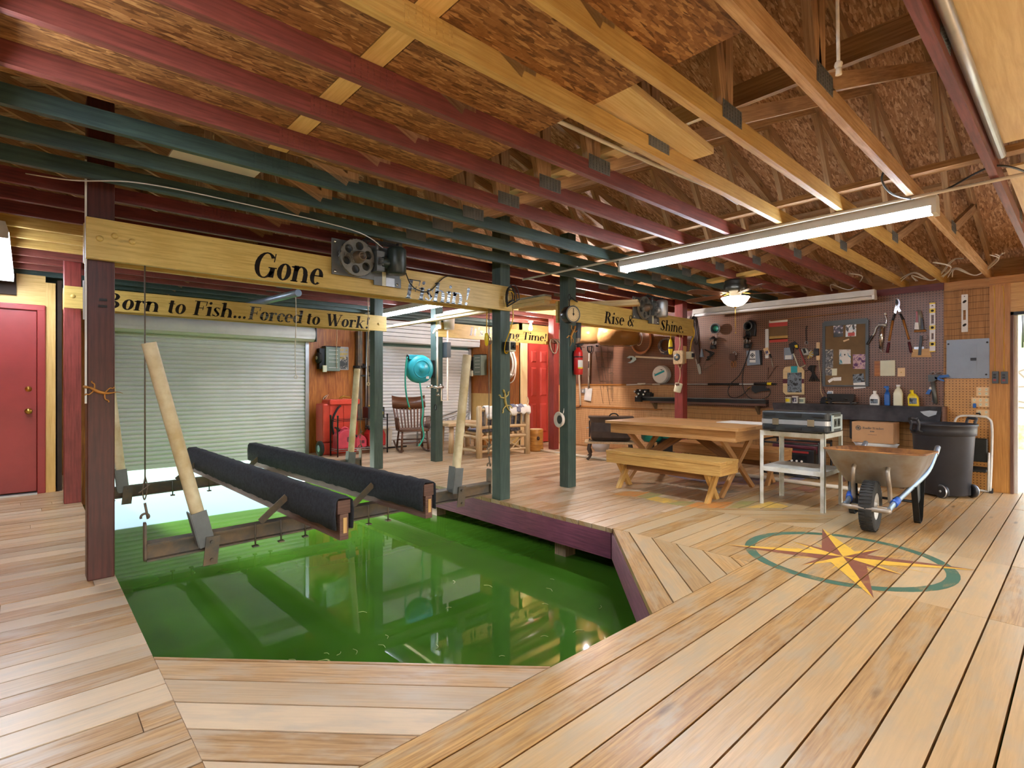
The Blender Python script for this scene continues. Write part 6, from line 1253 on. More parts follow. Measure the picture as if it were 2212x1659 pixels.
t=thing('cable_reel_stand','black folded cable and bracket by the generator','bracket',(7.62,2.2,.40),-PI/2) if False else None
m=MB(); m.tube([(6.92,4.9,.028),(6.92,1.55,.028)],.024,10); tag(m.build('floor_pipe',M['conduit']),'pale pipe lying on the deck along the right wall behind the table','pipe')
m=MB(); m.tube([(6.86,6.95,.022),(6.80,4.98,.022)],.02,10); tag(m.build('floor_pipe',M['pvc_white']),'white pipe lying on the deck from the red post towards the bench','pipe')
# stove, gas bottle, green bucket
t=thing('iron_stove','old brown cast iron box stove on curved legs behind the picnic table','stove',(7.02,5.28,0),math.radians(-52))
def ring2(w,l,z,r=.06): return [(a,b,z) for a,b in rrect(-l,l,-w,w,r,4)]
part(t,'body','stove_iron',lambda m:(lambda L:m.raw([p for r in L for p in r],[(i*len(L[0])+k_,i*len(L[0])+(k_+1)%len(L[0]),(i+1)*len(L[0])+(k_+1)%len(L[0]),(i+1)*len(L[0])+k_) for i in range(len(L)-1) for k_ in range(len(L[0]))]+[tuple(range(len(L[0])))[::-1],tuple((len(L)-1)*len(L[0])+k_ for k_ in range(len(L[0])))]))([ring2(.13,.30,.31),ring2(.165,.32,.36),ring2(.175,.33,.46),ring2(.16,.32,.60),ring2(.18,.34,.66),ring2(.19,.36,.68),ring2(.19,.36,.695)]))
part(t,'base_plate','rope_tan',lambda m:m.prism(rrect(-.42,.40,-.23,.23,.08,5),.265,.295,lambda a,d,b:(a,b,d)),bevel=.008); part(t,'draft','ink_black',lambda m:(m.lathe([(.001,.012),(.035,.01),(.04,0)],(-.335,0,.42),(-1,0,0),18),m.b2(-.348,-.33,-.06,.06,.31,.33))); part(t,'door_plate','stove_iron',lambda m:m.b2(-.352,-.331,-.11,.11,.36,.62),bevel=.008); part(t,'latch','galv',lambda m:m.tube([(-.35,.10,.50),(-.39,.13,.49)],.009,8)); part(t,'lid_handle','dark_metal',lambda m:m.tube([(p[0],0,.69+p[1]) for p in arc(.05,0,.07,0,180,8,.05)],.011,8))
for x in (-.33,.30):
    for y in (-.17,.17): part(t,'leg','stove_iron',lambda m:m.tube(spline([(x,y,.27),(x*1.06,y*1.12,.17),(x*.98,y*1.02,.08),(x*1.12,y*1.2,.012)],4),[.03]*5+[.024]*4+[.02]*3+[.024],8))
t=thing('gas_bottle','pale grey gas bottle standing behind the iron stove','gas bottle',(7.72,6.03,0)); part(t,'tank','tank_grey',lambda m:m.lathe([(.11,.0),(.115,.03),(.15,.05),(.158,.1),(.158,.3),(.14,.37),(.08,.41),(.03,.42),(.001,.42)],seg=28)); part(t,'collar','tank_grey',lambda m:m.lathe([(.085,.39),(.09,.5),(.088,.5),(.083,.39)],seg=20,a0=.4,a1=5.2)); part(t,'valve','brass',lambda m:(m.cyl((0,0,.41),(0,0,.47),.018,10),m.cyl((0,-.03,.45),(0,.03,.45),.012,8)))
t=thing('green_bin','green tub standing behind the picnic table by the red post','tub',(7.55,4.85,0)); part(t,'tub','green_plastic',lambda m:m.lathe([(.001,.28),(.13,.28),(.17,.33),(.185,.56),(.2,.6),(.2,.62),(.185,.61),(.001,.60)],seg=24)); part(t,'stand','black_plastic',lambda m:(m.lathe([(.001,.0),(.15,.0),(.15,.02),(.04,.04),(.04,.28)],seg=20)))
t=thing('dark_crate','dark crate on the floor beside the red post behind the table','crate',(7.80,4.62,0)); part(t,'box','black_plastic',lambda m:m.b2(-.2,.2,-.17,.17,0,.34),bevel=.01); part(t,'lid','green_plastic',lambda m:m.b2(-.21,.21,-.18,.18,.341,.37),bevel=.008)
# ================================================================ back of the boathouse
BW_=YB-.002
# breaker box and sign on the plywood between the shutters
def breaker(label,loc,rz,wall_w):
    t=thing('switch_box',label,'switch box',loc,rz,'lift motor controllers')
    part(t,'box','grey_green',lambda m:m.b2(-.02,.24,-.16,-.002,-.21,.22),bevel=.005); part(t,'back_plate','dark_metal',lambda m:m.b2(-.12,-.0205,-.12,-.002,-.17,.19)); part(t,'pulley','black_rubber',lambda m:m.lathe([(.02,0),(.09,.005),(.1,.02),(.09,.035),(.1,.05),(.09,.065),(.02,.07)],(-.09,-.10,.02),(-1,0,0),22)); part(t,'hub','galv',lambda m:m.cyl((-.15,-.10,.02),(-.175,-.10,.02),.03,12)); part(t,'limit_switch','cream_plastic',lambda m:m.b2(-.09,-.02,-.20,-.165,-.23,-.11),bevel=.004)
    part(t,'label','paper_white',lambda m:[m.b2(.03,.2,-.1615,-.1605,z,z+.008) for z in (-.15,-.05,.02,.09,.16)]); part(t,'top_flange','dark_metal',lambda m:m.b2(-.03,.25,-.165,-.002,.221,.235))
    return t
breaker('grey green shutter motor box on the plywood between the shutters',(3.93,BW_,1.66),0,0)
t=breaker('grey shutter motor box on the closet wall right of the second shutter',(7.276,8.98,1.62),-PI/2,0)
t=thing('metal_sign',"metal sign reading Have a Crappie day on the plywood between the shutters",'sign',(4.255,BW_,1.69)); part(t,'plate','galv',lambda m:m.prism(rrect(-.15,.15,-.21,.215,.012),-.008,-.002)); part(t,'picture','photo_grey',lambda m:m.prism(rrect(-.135,.135,-.195,.03,.01),-.0095,-.0083)); part(t,'fish','frame_grey',lambda m:m.prism([(-.11,-.11),(-.05,-.05),(.03,-.045),(.09,-.09),(.13,-.06),(.125,-.14),(.09,-.115),(.03,-.15),(-.05,-.15)],-.0108,-.0097))
m=MB(); lettering(m,'Have a',-.12,.12,.135,.06,-.0088,.1); lettering(m,'Crappie',-.13,.13,.065,.055,-.0088,.1); lettering(m,'day!',-.07,.09,-.005,.055,-.0102,.1); m.build('lettering',M['yellow_plastic'],t)
t=thing('cleat_hook','cleat with a hanging cord on the plywood above the red fuel caddy','cleat',(3.97,BW_,.98)); part(t,'cleat','wire_copper',lambda m:(m.cyl((0,-.001,0),(0,-.04,0),.018,10),m.tube(spline([(-.03,-.04,-.05),(0,-.045,.0),(.03,-.04,.05)],4),.012,8))); part(t,'cord','rope_white',lambda m:m.tube(spline([(0,-.05,.04),(-.05,-.03,-.02),(-.03,-.03,-.12),(.0,-.03,-.16)],5),.006,6))
def hangrope(label,x,y,z1,z0,mat='rope_tan',bead=True):
    m=MB(); m.tube(spline([(x,y,z1),(x+.006,y,(z1*2+z0)/3),(x-.008,y,(z1+2*z0)/3),(x+.004,y,z0)],6),.0055,6); 
    if bead: m.tube([(x+.004+.02*math.cos(a*PI/5),y,z0-.02+.022*math.sin(a*PI/5)) for a in range(10)],.006,6,closed=True)
    return tag(m.build('pull_rope',M[mat]),label,'rope')
hangrope('thin pull rope with a ring hanging in front of the left shutter',2.53,6.84,2.34,1.33,'rope_white')
hangrope('brown pull rope hanging in front of the green post by the fuel cans',3.51,6.80,2.42,1.24)
hangrope('thin cord hanging before the motor box on the plywood',4.09,9.1,2.3,1.5,'rope_tan',False)
# steel ladder rack standing against the plywood
t=thing('steel_rack','tall dark steel track standing between the plywood and the second shutter','track',(4.66,BW_-.1,0)); part(t,'rail','steel_dark',lambda m:(m.b2(-.14,-.05,-.05,.05,.55,2.2),m.b2(.06,.15,-.05,.05,0,2.2))); part(t,'rod','galv',lambda m:m.cyl((.0,-.08,.4),(.02,-.08,2.2),.012,8)); part(t,'bracket','dark_metal',lambda m:(m.b2(-.18,.20,-.08,.06,1.52,1.56),m.b2(-.18,.1,-.07,.06,1.36,1.39),m.prism([(-.05,1.6),(.12,1.48),(.12,1.42),(-.05,1.56)],-.09,-.055))); 
# red fuel caddy
t=thing('fuel_caddy','tall red wheeled fuel caddy against the plywood','fuel caddy',(4.02,8.98,0))
part(t,'tank','red_plastic',lambda m:(m.prism([(-.30,.22),(.34,.22),(.34,.9),(.30,.95),(-.18,.95),(-.2,.88),(-.30,.88)],-.16,.16)),bevel=.025); part(t,'hood','red_plastic',lambda m:m.prism(rrect(-.20,.36,.86,.955,.03),-.20,-.12),bevel=.012); part(t,'panel_rib','red_plastic',lambda m:[m.b2(x-.012,x+.012,-.175,-.16,.3,.84) for x in (-.17,.08,.31)]); part(t,'fuel_hose','black_rubber',lambda m:m.tube(spline([(.0,-.19,.84),(-.06,-.21,.80),(-.13,-.20,.66),(-.15,-.19,.5),(-.1,-.18,.3)],6),.018,8)); part(t,'foot','red_plastic',lambda m:m.b2(-.30,.34,-.14,.14,0.001,.22),bevel=.03)
o=part(t,'wheel','tire',lambda m:m.lathe([(.06,-.03),(.11,-.032),(.125,-.02),(.128,0),(.125,.02),(.11,.032),(.06,.03)],(-.355,-.17,.128),(1,0,.0),26)); part(o,'hub','handle_blue',lambda m:m.lathe([(.001,.036),(.03,.035),(.085,.022),(.09,.0)],(-.355,-.17,.128),(-1,0,0),20)); part(t,'nozzle','brass',lambda m:m.tube(spline([(.02,-.1,.965),(.08,-.12,1.0),(.14,-.12,.99),(.22,-.1,.98)],4),.016,8))
# wire rack with fuel cans
t=thing('wire_rack','low black wire rack holding the fuel cans','rack',(4.28,8.60,0)); 
for x,y in ((-.46,-.14),(.46,-.14),(-.46,.14),(.46,.14)): part(t,'post','wire_black',lambda m:m.tube([(x,y,0),(x,y,.66),(x,y,.665),(x,y,.69),(x,y,.695)],[.012,.012,.016,.016,.008],10))
for z,nm in ((.12,'shelf'),(.62,'shelf')):
    part(t,nm,'dark_metal' if z>.5 else 'galv',lambda m:[m.tube([(-.46,y,zz),(.46,y,zz)],.004,6) for y in (-.14,.14) for zz in (z,z-.03)]+[m.tube([(x,-.14,zz),(x,.14,zz)],.004,6) for x in (-.46,.46) for zz in (z,z-.03)]+([m.tube([(-.46+.046*i,-.14,z),(-.46+.046*i,.14,z)],.003,5) for i in range(21)] if z<.5 else []))
def can(label,x,y,z,mat,k=1.0,rz=0):
    t=thing('fuel_can',label,'fuel can',(x,y,z),rz,'red plastic fuel cans')
    pr=[(-.16,0),(.16,0),(.165,.02),(.165,.20),(.13,.27),(.07,.325),(-.05,.325),(-.12,.28),(-.165,.22),(-.165,.02)]
    part(t,'body',mat,lambda m:m.prism([(a*k,b*k) for a,b in pr],-.105*k,.105*k),bevel=.022); part(t,'grip_recess','maroon_grip',lambda m:m.prism([(a*k,b*k) for a,b in rrect(.0,.09,.11,.20,.02)],-.109*k,-.1055*k)); part(t,'handle',mat,lambda m:m.tube(spline([(.07*k,0,.325*k),(.0,0,.355*k),(-.06*k,0,.325*k)],5),.016*k,8)); part(t,'cap','black_plastic',lambda m:m.cyl((-.10*k,0,.29*k),(-.12*k,0,.35*k),.028*k,12)); part(t,'spout','black_rubber',lambda m:m.tube([(-.12*k,0,.35*k),(-.17*k,0,.36*k)],.013*k,8))
can('pinkish faded red fuel can at the left end of the wire rack',4.0,8.60,.125,'pink_red',1.0); can('dark red fuel can at the right end of the wire rack',4.57,8.60,.125,'can_red',1.0); can('small red fuel can between the two big ones on the rack',4.285,8.60,.125,'pink_red',.6)
t=thing('battery_box','black battery box with a yellow and blue label on the wire rack','battery',(4.56,8.60,.625)); part(t,'case','black_plastic',lambda m:m.b2(-.17,.15,-.10,.10,0,.19),bevel=.006); part(t,'label','yellow_plastic',lambda m:m.b2(.02,.12,-.1025,-.1005,.06,.15)); part(t,'label_band','blue_plastic',lambda m:m.b2(.02,.12,-.104,-.1027,.11,.15)); part(t,'terminal','brass',lambda m:[m.cyl((x,0,.19),(x,0,.22),.014,8) for x in (-.1,.09)])
# rocking chair
t=thing('rocking_chair','dark brown wooden rocking chair with a slatted back before the second shutter','rocking chair',(5.2,8.38,0),math.radians(-20))
part(t,'crest_rail','rocker_wood',lambda m:m.raw(*(lambda n:([(x,.26+.05*abs(x)/.3*0-.035*(1-(x/.3)**2)*-1+dy+.07*(z-.74)/.24,z+(0.035*(abs(x)/.3)**3)) for dy in (0,.022) for z in (.74,.97) for x in [(-.31+.62*i/n) for i in range(n+1)]],[f for i in range(n) for f in ((i,i+1,n+1+i+1,n+1+i),(2*(n+1)+i,3*(n+1)+i,3*(n+1)+i+1,2*(n+1)+i+1),(n+1+i,n+1+i+1,3*(n+1)+i+1,3*(n+1)+i),(i,2*(n+1)+i,2*(n+1)+i+1,i+1))]))(12),True))
for i in range(8):
    x=-.21+i*.06; part(t,'slat','rocker_wood',lambda m:m.beam((x*.92,.17,.40),(x*1.1,.285,.76),.028,.014,(0,1,0)))
for s_ in (-1,1):
    part(t,'back_post','rocker_wood',lambda m:m.tube(spline([(s_*.24,.16,.38),(s_*.26,.22,.58),(s_*.285,.30,.80)],5),.017,8)); part(t,'arm','rocker_wood',lambda m:(m.tube(spline([(s_*.265,.2,.60),(s_*.30,.0,.62),(s_*.30,-.2,.62),(s_*.30,-.27,.59)],5),.02,8,squash=.6))); part(t,'arm_spindle','rocker_wood',lambda m:[m.tube([(s_*.27,y,.40),(s_*.295,y,.61)],.009,6) for y in (-.2,-.1,0,.1)])
    part(t,'rocker','rocker_wood',lambda m:m.tube(spline([(s_*.24,-.40,.055),(s_*.24,-.2,.018),(s_*.24,.02,.014),(s_*.24,.25,.045),(s_*.24,.50,.14)],6),.017,8,squash=1.2)); part(t,'leg','rocker_wood',lambda m:(m.tube([(s_*.22,-.22,.38),(s_*.24,-.27,.03)],[.016,.02],8),m.tube([(s_*.21,.15,.38),(s_*.24,.21,.04)],[.016,.02],8)))
part(t,'seat','rocker_wood',lambda m:m.prism(rrect(-.27,.27,-.26,.21,.06),.37,.41,lambda a,d,b:(a,b,d)),bevel=.01); part(t,'stretcher','rocker_wood',lambda m:(m.tube([(-.23,-.24,.17),(.23,-.24,.17)],.011,8),m.tube([(-.23,.18,.19),(.23,.18,.19)],.011,8),m.tube([(-.23,-.24,.22),(-.23,.18,.22)],.01,8),m.tube([(.23,-.24,.22),(.23,.18,.22)],.01,8)))
# pale folding bench frames by the second shutter
t=thing('plastic_bench','pale grey folding plastic bench against the second shutter','bench',(4.86,9.08,0)); part(t,'leg','pvc_white',lambda m:[m.prism([(x-.06,0),(x+.02,0),(x+.05,.36),(x-.02,.38)],-.12,-.06) for x in (-.02,.22)]+[m.prism([(x-.06,0),(x+.02,0),(x+.05,.36),(x-.02,.38)],.06,.12) for x in (-.02,.22)]); part(t,'seat','pvc_white',lambda m:m.b2(-.08,.34,-.13,.13,.38,.41)); part(t,'rail','dark_metal',lambda m:m.tube([(-.16,-.16,.025),(.55,-.16,.02)],.015,8))
t=thing('lattice_chair','pale outdoor chair with a crossed lattice arm behind the log table','chair',(6.15,8.72,0)); part(t,'frame','galv',lambda m:(m.tube(spline([(-.5,-.2,.0),(-.48,-.2,.42),(-.3,-.2,.50),(.2,-.2,.62),(.5,-.2,.66)],5),.02,8),m.tube([(-.48,-.2,.36),(.5,-.2,.40)],.018,8),m.tube([(.5,-.2,0),(.5,-.2,.66)],.018,8),m.tube([(-.5,.2,0),(-.48,.2,.42),(.5,.2,.66)],.018,8))); part(t,'lattice','galv',lambda m:[m.tube([(-.42+.14*i,-.2,.40),(-.36+.16*i,-.2,.50+.02*i)],.012,6) for i in range(6)]+[m.tube([(-.28+.14*i,-.2,.40),(-.40+.15*i,-.2,.48+.02*i)],.012,6) for i in range(6)]); part(t,'cushion','cloth_blue',lambda m:m.b2(-.4,.46,-.18,.18,.36,.44),bevel=.04)
# rustic log furniture
def logs(m,a,b,r,sq=1): m.tube(spline([a,((a[0]+b[0])/2+.006,(a[1]+b[1])/2-.006,(a[2]+b[2])/2+.006),b],4),[r*1.05]+[r]*7+[r*.95],10)
t=thing('log_chair','rustic log armchair facing away with a blanket over its back','log chair',(6.0,6.98,0),math.radians(-6))
for x,y,h in ((-.50,-.26,.86),(.50,-.26,.86),(-.50,.30,.56),(.50,.30,.56)): part(t,'post','log_wood',lambda m:(m.tube([(x,y,0),(x,y,h*.5),(x,y,h-.03),(x,y,h)],[.052,.05,.046,.03],12)))
part(t,'rail','log_wood',lambda m:[logs(m,(-.5,-.26,z),(.5,-.26,z),r) for z,r in ((.50,.028),(.33,.03),(.10,.02),(.79,.028))]+[logs(m,(s_*.5,-.26,z),(s_*.5,.30,z),.026) for s_ in (-1,1) for z in (.52,.33,.10)]+[logs(m,(-.5,.3,z),(.5,.3,z),.028) for z in (.36,.10)])
part(t,'back_spindle','log_wood',lambda m:[logs(m,(x,-.26,.50),(x,-.26,.80),.018) for x in (-.36,-.24,-.12,0,.12,.24,.36)]); part(t,'branch_work','log_wood',lambda m:[m.tube(spline([(a,-.26,.10),((a+b)/2,-.25,.22),(b,-.26,.33)],4),.012,6) for a,b in ((-.4,.1),(.4,-.1),(.15,.42),(-.15,-.42),(.0,.3))]); part(t,'seat_log','log_wood',lambda m:[logs(m,(-.42+.105*i,-.24,.385),(-.42+.105*i,.28,.385),.022) for i in range(9)]); part(t,'twig','log_wood',lambda m:m.tube(spline([(.5,-.26,.84),(.53,-.26,.92),(.50,-.25,1.0)],4),.012,6))
t=thing('blanket','white and blue blanket draped over the back of the log chair','blanket',(6.0,6.72,.0),math.radians(-6))
def drape(m,x0,x1,zt,f0,b0,n=26,seed=1):
    R=random.Random(seed); prof=[(-.075,f0),(-.075,zt-.10),(-.06,zt-.02),(0,zt+.015),(.06,zt-.02),(.07,zt-.12),(.07,b0)]
    rows=[]
    for i in range(n+1):
        x=x0+(x1-x0)*i/n; w_=.018*math.sin(i*1.1)+.012*math.sin(i*2.7+1); rows.append([(x,a+(w_ if j not in (2,3,4) else w_*.2)*(1 if a<0 else -1),z+(R.uniform(-.03,.03) if j in (0,6) else w_*.4)) for j,(a,z) in enumerate(prof)])
    k=len(prof); m.raw([p for r in rows for p in r],[(i*k+j,(i+1)*k+j,(i+1)*k+j+1,i*k+j+1) for i in range(n) for j in range(k-1)],True)
part(t,'cloth','cloth_white',lambda m:drape(m,-.44,.50,.84,.70,.55),solid=.012); part(t,'printed_panel','cloth_blue',lambda m:drape(m,.10,.36,.856,.73,.70,8,4),solid=.006)
part(t,'tail','cloth_white',lambda m:m.sphere((-.36,-.07,.68),.06,10,8,.8))
t=thing('throw_cloth','dark patterned throw behind the slats of the log chair','throw',(6.0,6.98,.40),math.radians(-6)); part(t,'cloth','cloth_blue',lambda m:m.raw([(-.40+.8*i/10,-.20+.02*math.sin(i*2.),z+.01*math.sin(i*1.3)) for z in (.02,.40) for i in range(11)],[(i,i+1,12+i,11+i) for i in range(10)],True),solid=.02); part(t,'seat_pad','cloth_blue',lambda m:m.prism(rrect(-.42,.42,-.18,.28,.06),.012,.05,lambda a,d,b:(a,b,d)),bevel=.015)
t=thing('log_table','small rustic table with a thick slab top beside the log chair','table',(5.80,7.80,0)); part(t,'top','log_wood',lambda m:m.prism([(-.38,-.25),(.1,-.3),(.42,-.22),(.45,.2),(.1,.28),(-.35,.22)],.47,.54,lambda a,d,b:(a,b,d)),bevel=.015); part(t,'leg','log_wood',lambda m:[m.tube([(x,y,0),(x*.9,y*.9,.47)],[.05,.042],10) for x,y in ((-.28,-.18),(.34,-.16),(-.26,.16),(.34,.14))])
t=thing('wood_stool','reddish wooden stool behind the log chair','stool',(6.45,7.75,0)); part(t,'seat','tool_wood',lambda m:m.b2(-.2,.2,-.16,.16,.38,.42)); part(t,'leg','tool_wood',lambda m:[m.b2(x-.03,x+.03,y-.03,y+.03,0,.38) for x in (-.16,.16) for y in (-.12,.12)]); part(t,'stretcher','tool_wood',lambda m:m.b2(-.16,.16,-.135,-.105,.14,.20))
t=thing('tree_stump','short barkless log standing on end beside the log chair','stump',(6.86,6.83,0)); part(t,'log','stump_wood',lambda m:m.lathe([(.001,0),(.125,0),(.13,.02),(.122,.2),(.126,.38),(.122,.40),(.001,.402)],seg=22,sx=1.02)); part(t,'knot','leather',lambda m:m.sphere((-.06,-.11,.24),.03,8,6,1.2)); part(t,'top_face','cream_ply',lambda m:m.lathe([(.001,.4035),(.119,.4025)],seg=22))
# hose reel, pipes and boxes on the green post by the shutters
t=thing('hose_reel','round teal hose reel bracketed to a green post','hose reel',(4.70,6.98,1.43),math.radians(-8))
part(t,'drum','teal',lambda m:m.lathe([(.001,.10),(.06,.10),(.065,.095),(.15,.09),(.2,.075),(.215,.05),(.215,.0),(.22,-.012),(.215,-.02),(.215,-.06),(.19,-.08),(.001,-.08)],(-.22,0,.02),(0,-1,0),36)); part(t,'front_boss','teal',lambda m:(m.lathe([(.001,.112),(.05,.11),(.055,.1)],(-.22,0,.02),(0,-1,0),20),m.tube([(-.22+.13*math.cos(a*PI/12),-.094,.02+.13*math.sin(a*PI/12)) for a in range(24)],.008,6,closed=True))); part(t,'outlet_arm','teal',lambda m:m.prism(rrect(-.42,-.16,.16,.235,.03),-.06,.06),bevel=.01); part(t,'roller','black_plastic',lambda m:(m.cyl((-.43,-.02,.20),(-.37,-.02,.20),.04,12))); part(t,'label','paper_white',lambda m:m.b2(-.15,-.10,-.0925,-.0885,-.13,-.09)); part(t,'wall_bracket','dark_metal',lambda m:m.b2(-.02,.012,-.06,.06,-.1,.16))
part(t,'hose','teal_hose',lambda m:m.tube(spline([(-.43,-.03,.20),(-.455,-.03,.08),(-.465,-.03,-.2),(-.44,-.03,-.42),(-.40,-.03,-.57)],7),.013,8)); part(t,'hose','teal_hose',lambda m:m.tube(spline([(-.24,-.06,-.19),(-.22,-.08,-.4),(-.2,-.09,-.62),(-.22,-.09,-.8),(-.19,-.09,-1.0),(-.23,-.09,-1.10),(-.27,-.08,-1.16)],7),.013,8)); part(t,'hose_end','brass',lambda m:m.cyl((-.402,-.03,-.565),(-.395,-.03,-.60),.014,8))
t=thing('water_pipe','white water pipe with brass taps on the hose reel post','pipe',(4.785,6.90,0)); part(t,'pipe','pvc_white',lambda m:(m.tube([(-.06,-.02,1.18),(-.06,-.02,2.05)],.014,10),m.tube([(.0,-.04,1.15),(.0,-.04,.96),(.12,-.04,.96),(.12,-.04,2.3)],.014,10))); part(t,'tap','chrome',lambda m:(m.cyl((-.14,-.05,1.17),(.03,-.05,1.17),.022,10),m.cyl((-.28,-.06,1.17),(-.14,-.06,1.17),.014,8),m.cyl((-.08,-.05,1.17),(-.08,-.05,1.10),.015,8),m.cyl((-.08,-.1,1.05),(-.08,-.03,1.05),.018,8),m.sphere((-.02,-.05,1.2),.022,8,6),m.sphere((-.2,-.06,1.19),.025,8,6))); part(t,'elbow','pvc_white',lambda m:(m.cyl((-.06,-.02,2.05),(-.10,-.03,2.08),.02,8),m.tube([(-.1,-.03,2.08),(-.16,-.05,2.0)],.014,8))); part(t,'ring_hook','dark_metal',lambda m:m.tube([(-.10+.0*a,-.03+.03*math.cos(a*PI/6),.86+.045*math.sin(a*PI/6)) for a in range(12)],.008,6,closed=True))
t=thing('speaker_box','small dark grey speaker box on the hose reel post','speaker',(4.88,6.93,1.78)); part(t,'case','frame_grey',lambda m:m.b2(-.01,.07,-.10,.02,-.14,.10),bevel=.004)
t=thing('white_pail','white plastic pail hanging high on the hose reel post','pail',(4.86,6.86,2.20)); part(t,'pail','white_plastic',lambda m:m.lathe([(.001,-.12),(.08,-.12),(.095,.12),(.1,.13),(.09,.12),(.075,-.11),(.001,-.11)],(0.06,-.02,0),seg=20)); part(t,'bracket','white_metal',lambda m:m.b2(-.13,-.09,-.02,.08,-.12,.08))
# lumber lying over the beams
def lum(label,p0,p1,w,h,mat='lumber',group='loose lumber stored on the sign beams'): m=MB(); m.beam(p0,p1,w,h); return tag(m.build('lumber_board',M[mat]),label,'lumber',group)
lum('long pale board lying beside the hose reel post towards the dial scale',(4.655,8.3,2.215),(4.655,4.45,2.215),.095,.038)
lum('second pale board stacked on the long one beside the dial scale',(4.64,6.75,2.255),(4.64,4.42,2.255),.12,.038)
lum('doubled board lying over the left end of the Rise and Shine beam',(5.1,5.4,2.26),(5.86,3.95,2.255),.14,.036); lum('upper board of the pair over the Rise and Shine beam',(5.1,5.44,2.30),(5.86,3.97,2.295),.13,.036)
m=MB(); m.beam((4.63,6.5,2.285),(4.62,4.40,2.285),.12,.02); tag(m.build('foil_strip',M['bag_silver']),'silvery wrapped board lying on the lumber beside the dial scale','board')
m=MB(); m.cyl((2.07,7.9,2.241),(2.25,6.0,2.241),.04,14); m.cyl((2.075,7.85,2.241),(2.10,7.55,2.241),.05,14); tag(m.build('blue_pole',M['handle_blue']),'blue grey pole lying over the second sign beam','pole')
# dial scale
t=thing('dial_scale','round hanging dial scale on the fire extinguisher post','scale',(4.62,4.02,2.02),math.radians(-10)); part(t,'case','black_enamel',lambda m:m.lathe([(.001,.02),(.075,.02),(.098,.01),(.1,0),(.1,-.08),(.09,-.1),(.001,-.1)],(0,0,0),(0,-1,0),30)); part(t,'dial','cream_ply',lambda m:m.lathe([(.001,.0235),(.085,.0225)],(0,0,0),(0,-1,0),30)); part(t,'needle','ink_black',lambda m:(m.b2(-.004,.004,-.027,-.025,-.02,.065),m.lathe([(.001,.03),(.012,.0285),(.012,.024)],(0,0,0),(0,-1,0),12))); part(t,'tick','ink_black',lambda m:[m.obox((.072*math.sin(a*PI/12),-.0245,.072*math.cos(a*PI/12)),(math.cos(a*PI/12),0,-math.sin(a*PI/12)),(0,1,0),(math.sin(a*PI/12),0,math.cos(a*PI/12)),.003,.001,.012) for a in range(24)]); part(t,'bezel','steel_grey',lambda m:m.tube([(.095*math.cos(a*PI/15),-.022,.095*math.sin(a*PI/15)) for a in range(30)],.006,6,closed=True)); part(t,'hook','wire_black',lambda m:(m.tube(spline([(0,.05,.1),(0,.05,.16),(.03,.05,.2),(.1,.08,.18),(.16,.1,.17)],5),.008,8),m.tube(spline([(0,.05,.15),(-.02,.05,.2),(0,.05,.24),(.02,.05,.2)],4),.005,6)))
# extinguisher
t=thing('fire_extinguisher','red fire extinguisher with a white label on the green post','fire extinguisher',(4.79,4.075,1.33)); part(t,'cylinder','extinguisher',lambda m:m.lathe([(.001,0),(.05,0),(.054,.008),(.055,.25),(.045,.285),(.025,.3),(.022,.32),(.001,.32)],seg=26)); part(t,'label','paper_white',lambda m:m.lathe([(.0556,.07),(.0556,.17)],seg=14,a0=-PI/2-.9,a1=-PI/2+.8)); part(t,'label_stripe','yellow_plastic',lambda m:m.lathe([(.0559,.07),(.0559,.085)],seg=14,a0=-PI/2-.9,a1=-PI/2+.8)); part(t,'strap','black_plastic',lambda m:m.lathe([(.0562,.2),(.0562,.215)],seg=24)); part(t,'valve','black_plastic',lambda m:(m.cyl((0,0,.32),(0,0,.35),.018,10),m.b2(-.015,.015,-.07,.03,.35,.365),m.b2(-.012,.012,-.06,.02,.335,.345),m.tube(spline([(.02,0,.335),(.05,0,.32),(.06,.0,.25),(.058,.0,.16)],5),.008,8))); part(t,'bracket','dark_metal',lambda m:m.b2(-.03,.03,.054,.062,.05,.28))
t=thing('cup_holder','grey tube holder hanging under the left end of the Rise and Shine beam','holder',(4.90,4.18,1.77)); part(t,'tube','frame_grey',lambda m:m.lathe([(.03,-.02),(.042,0),(.045,.19),(.04,.19),(.038,.0)],seg=16)); part(t,'cap','nickel',lambda m:m.lathe([(.001,-.05),(.03,-.05),(.034,-.02),(.044,.0)],seg=16))
def lizard(name,label,mat,x,y,z,k,ang):
    t=thing(name,label,'lizard ornament',(x,y,z)); c_,s_=math.cos(ang),math.sin(ang); P_=lambda a,b:(c_*a*k-s_*b*k,-.008,s_*a*k+c_*b*k)
    part(t,'body',mat,lambda m:(m.tube(spline([P_(0,.155),P_(.005,.12),P_(.01,.095),P_(-.005,.03),P_(.0,-.03),P_(.02,-.08),P_(.045,-.12),P_(.05,-.17)],4),[.010,.014,.017,.018,.018,.015,.012,.013,.016,.018,.019,.02,.02,.02,.019,.018,.016,.014,.013,.011,.009,.008,.007,.006,.005,.004,.004,.003,.003],8,squash=.5)))
    part(t,'leg',mat,lambda m:[m.tube(spline([P_(a*.1,b),P_(a,b+d),P_(a*1.1,b+d*2.2),P_(a*1.4,b+d*2.5)],4),.007*k,6) for a,b,d in ((.055,.06,.02),(-.055,.06,.02),(.06,-.03,-.02),(-.055,-.03,-.025))])
lizard('gecko_ornament','gold spotted gecko ornament climbing the green slip edge post','gator_gold',3.722,4.166,1.02,.95,.25)
lizard('gecko_ornament','orange gecko ornament on the extinguisher post under the sign beam','gator_orange',4.73,4.128,1.80,.8,-.5)
lizard('gecko_ornament','dull yellow gecko ornament on the big brown post','gator_orange',.345,4.178,1.17,.62,1.2)
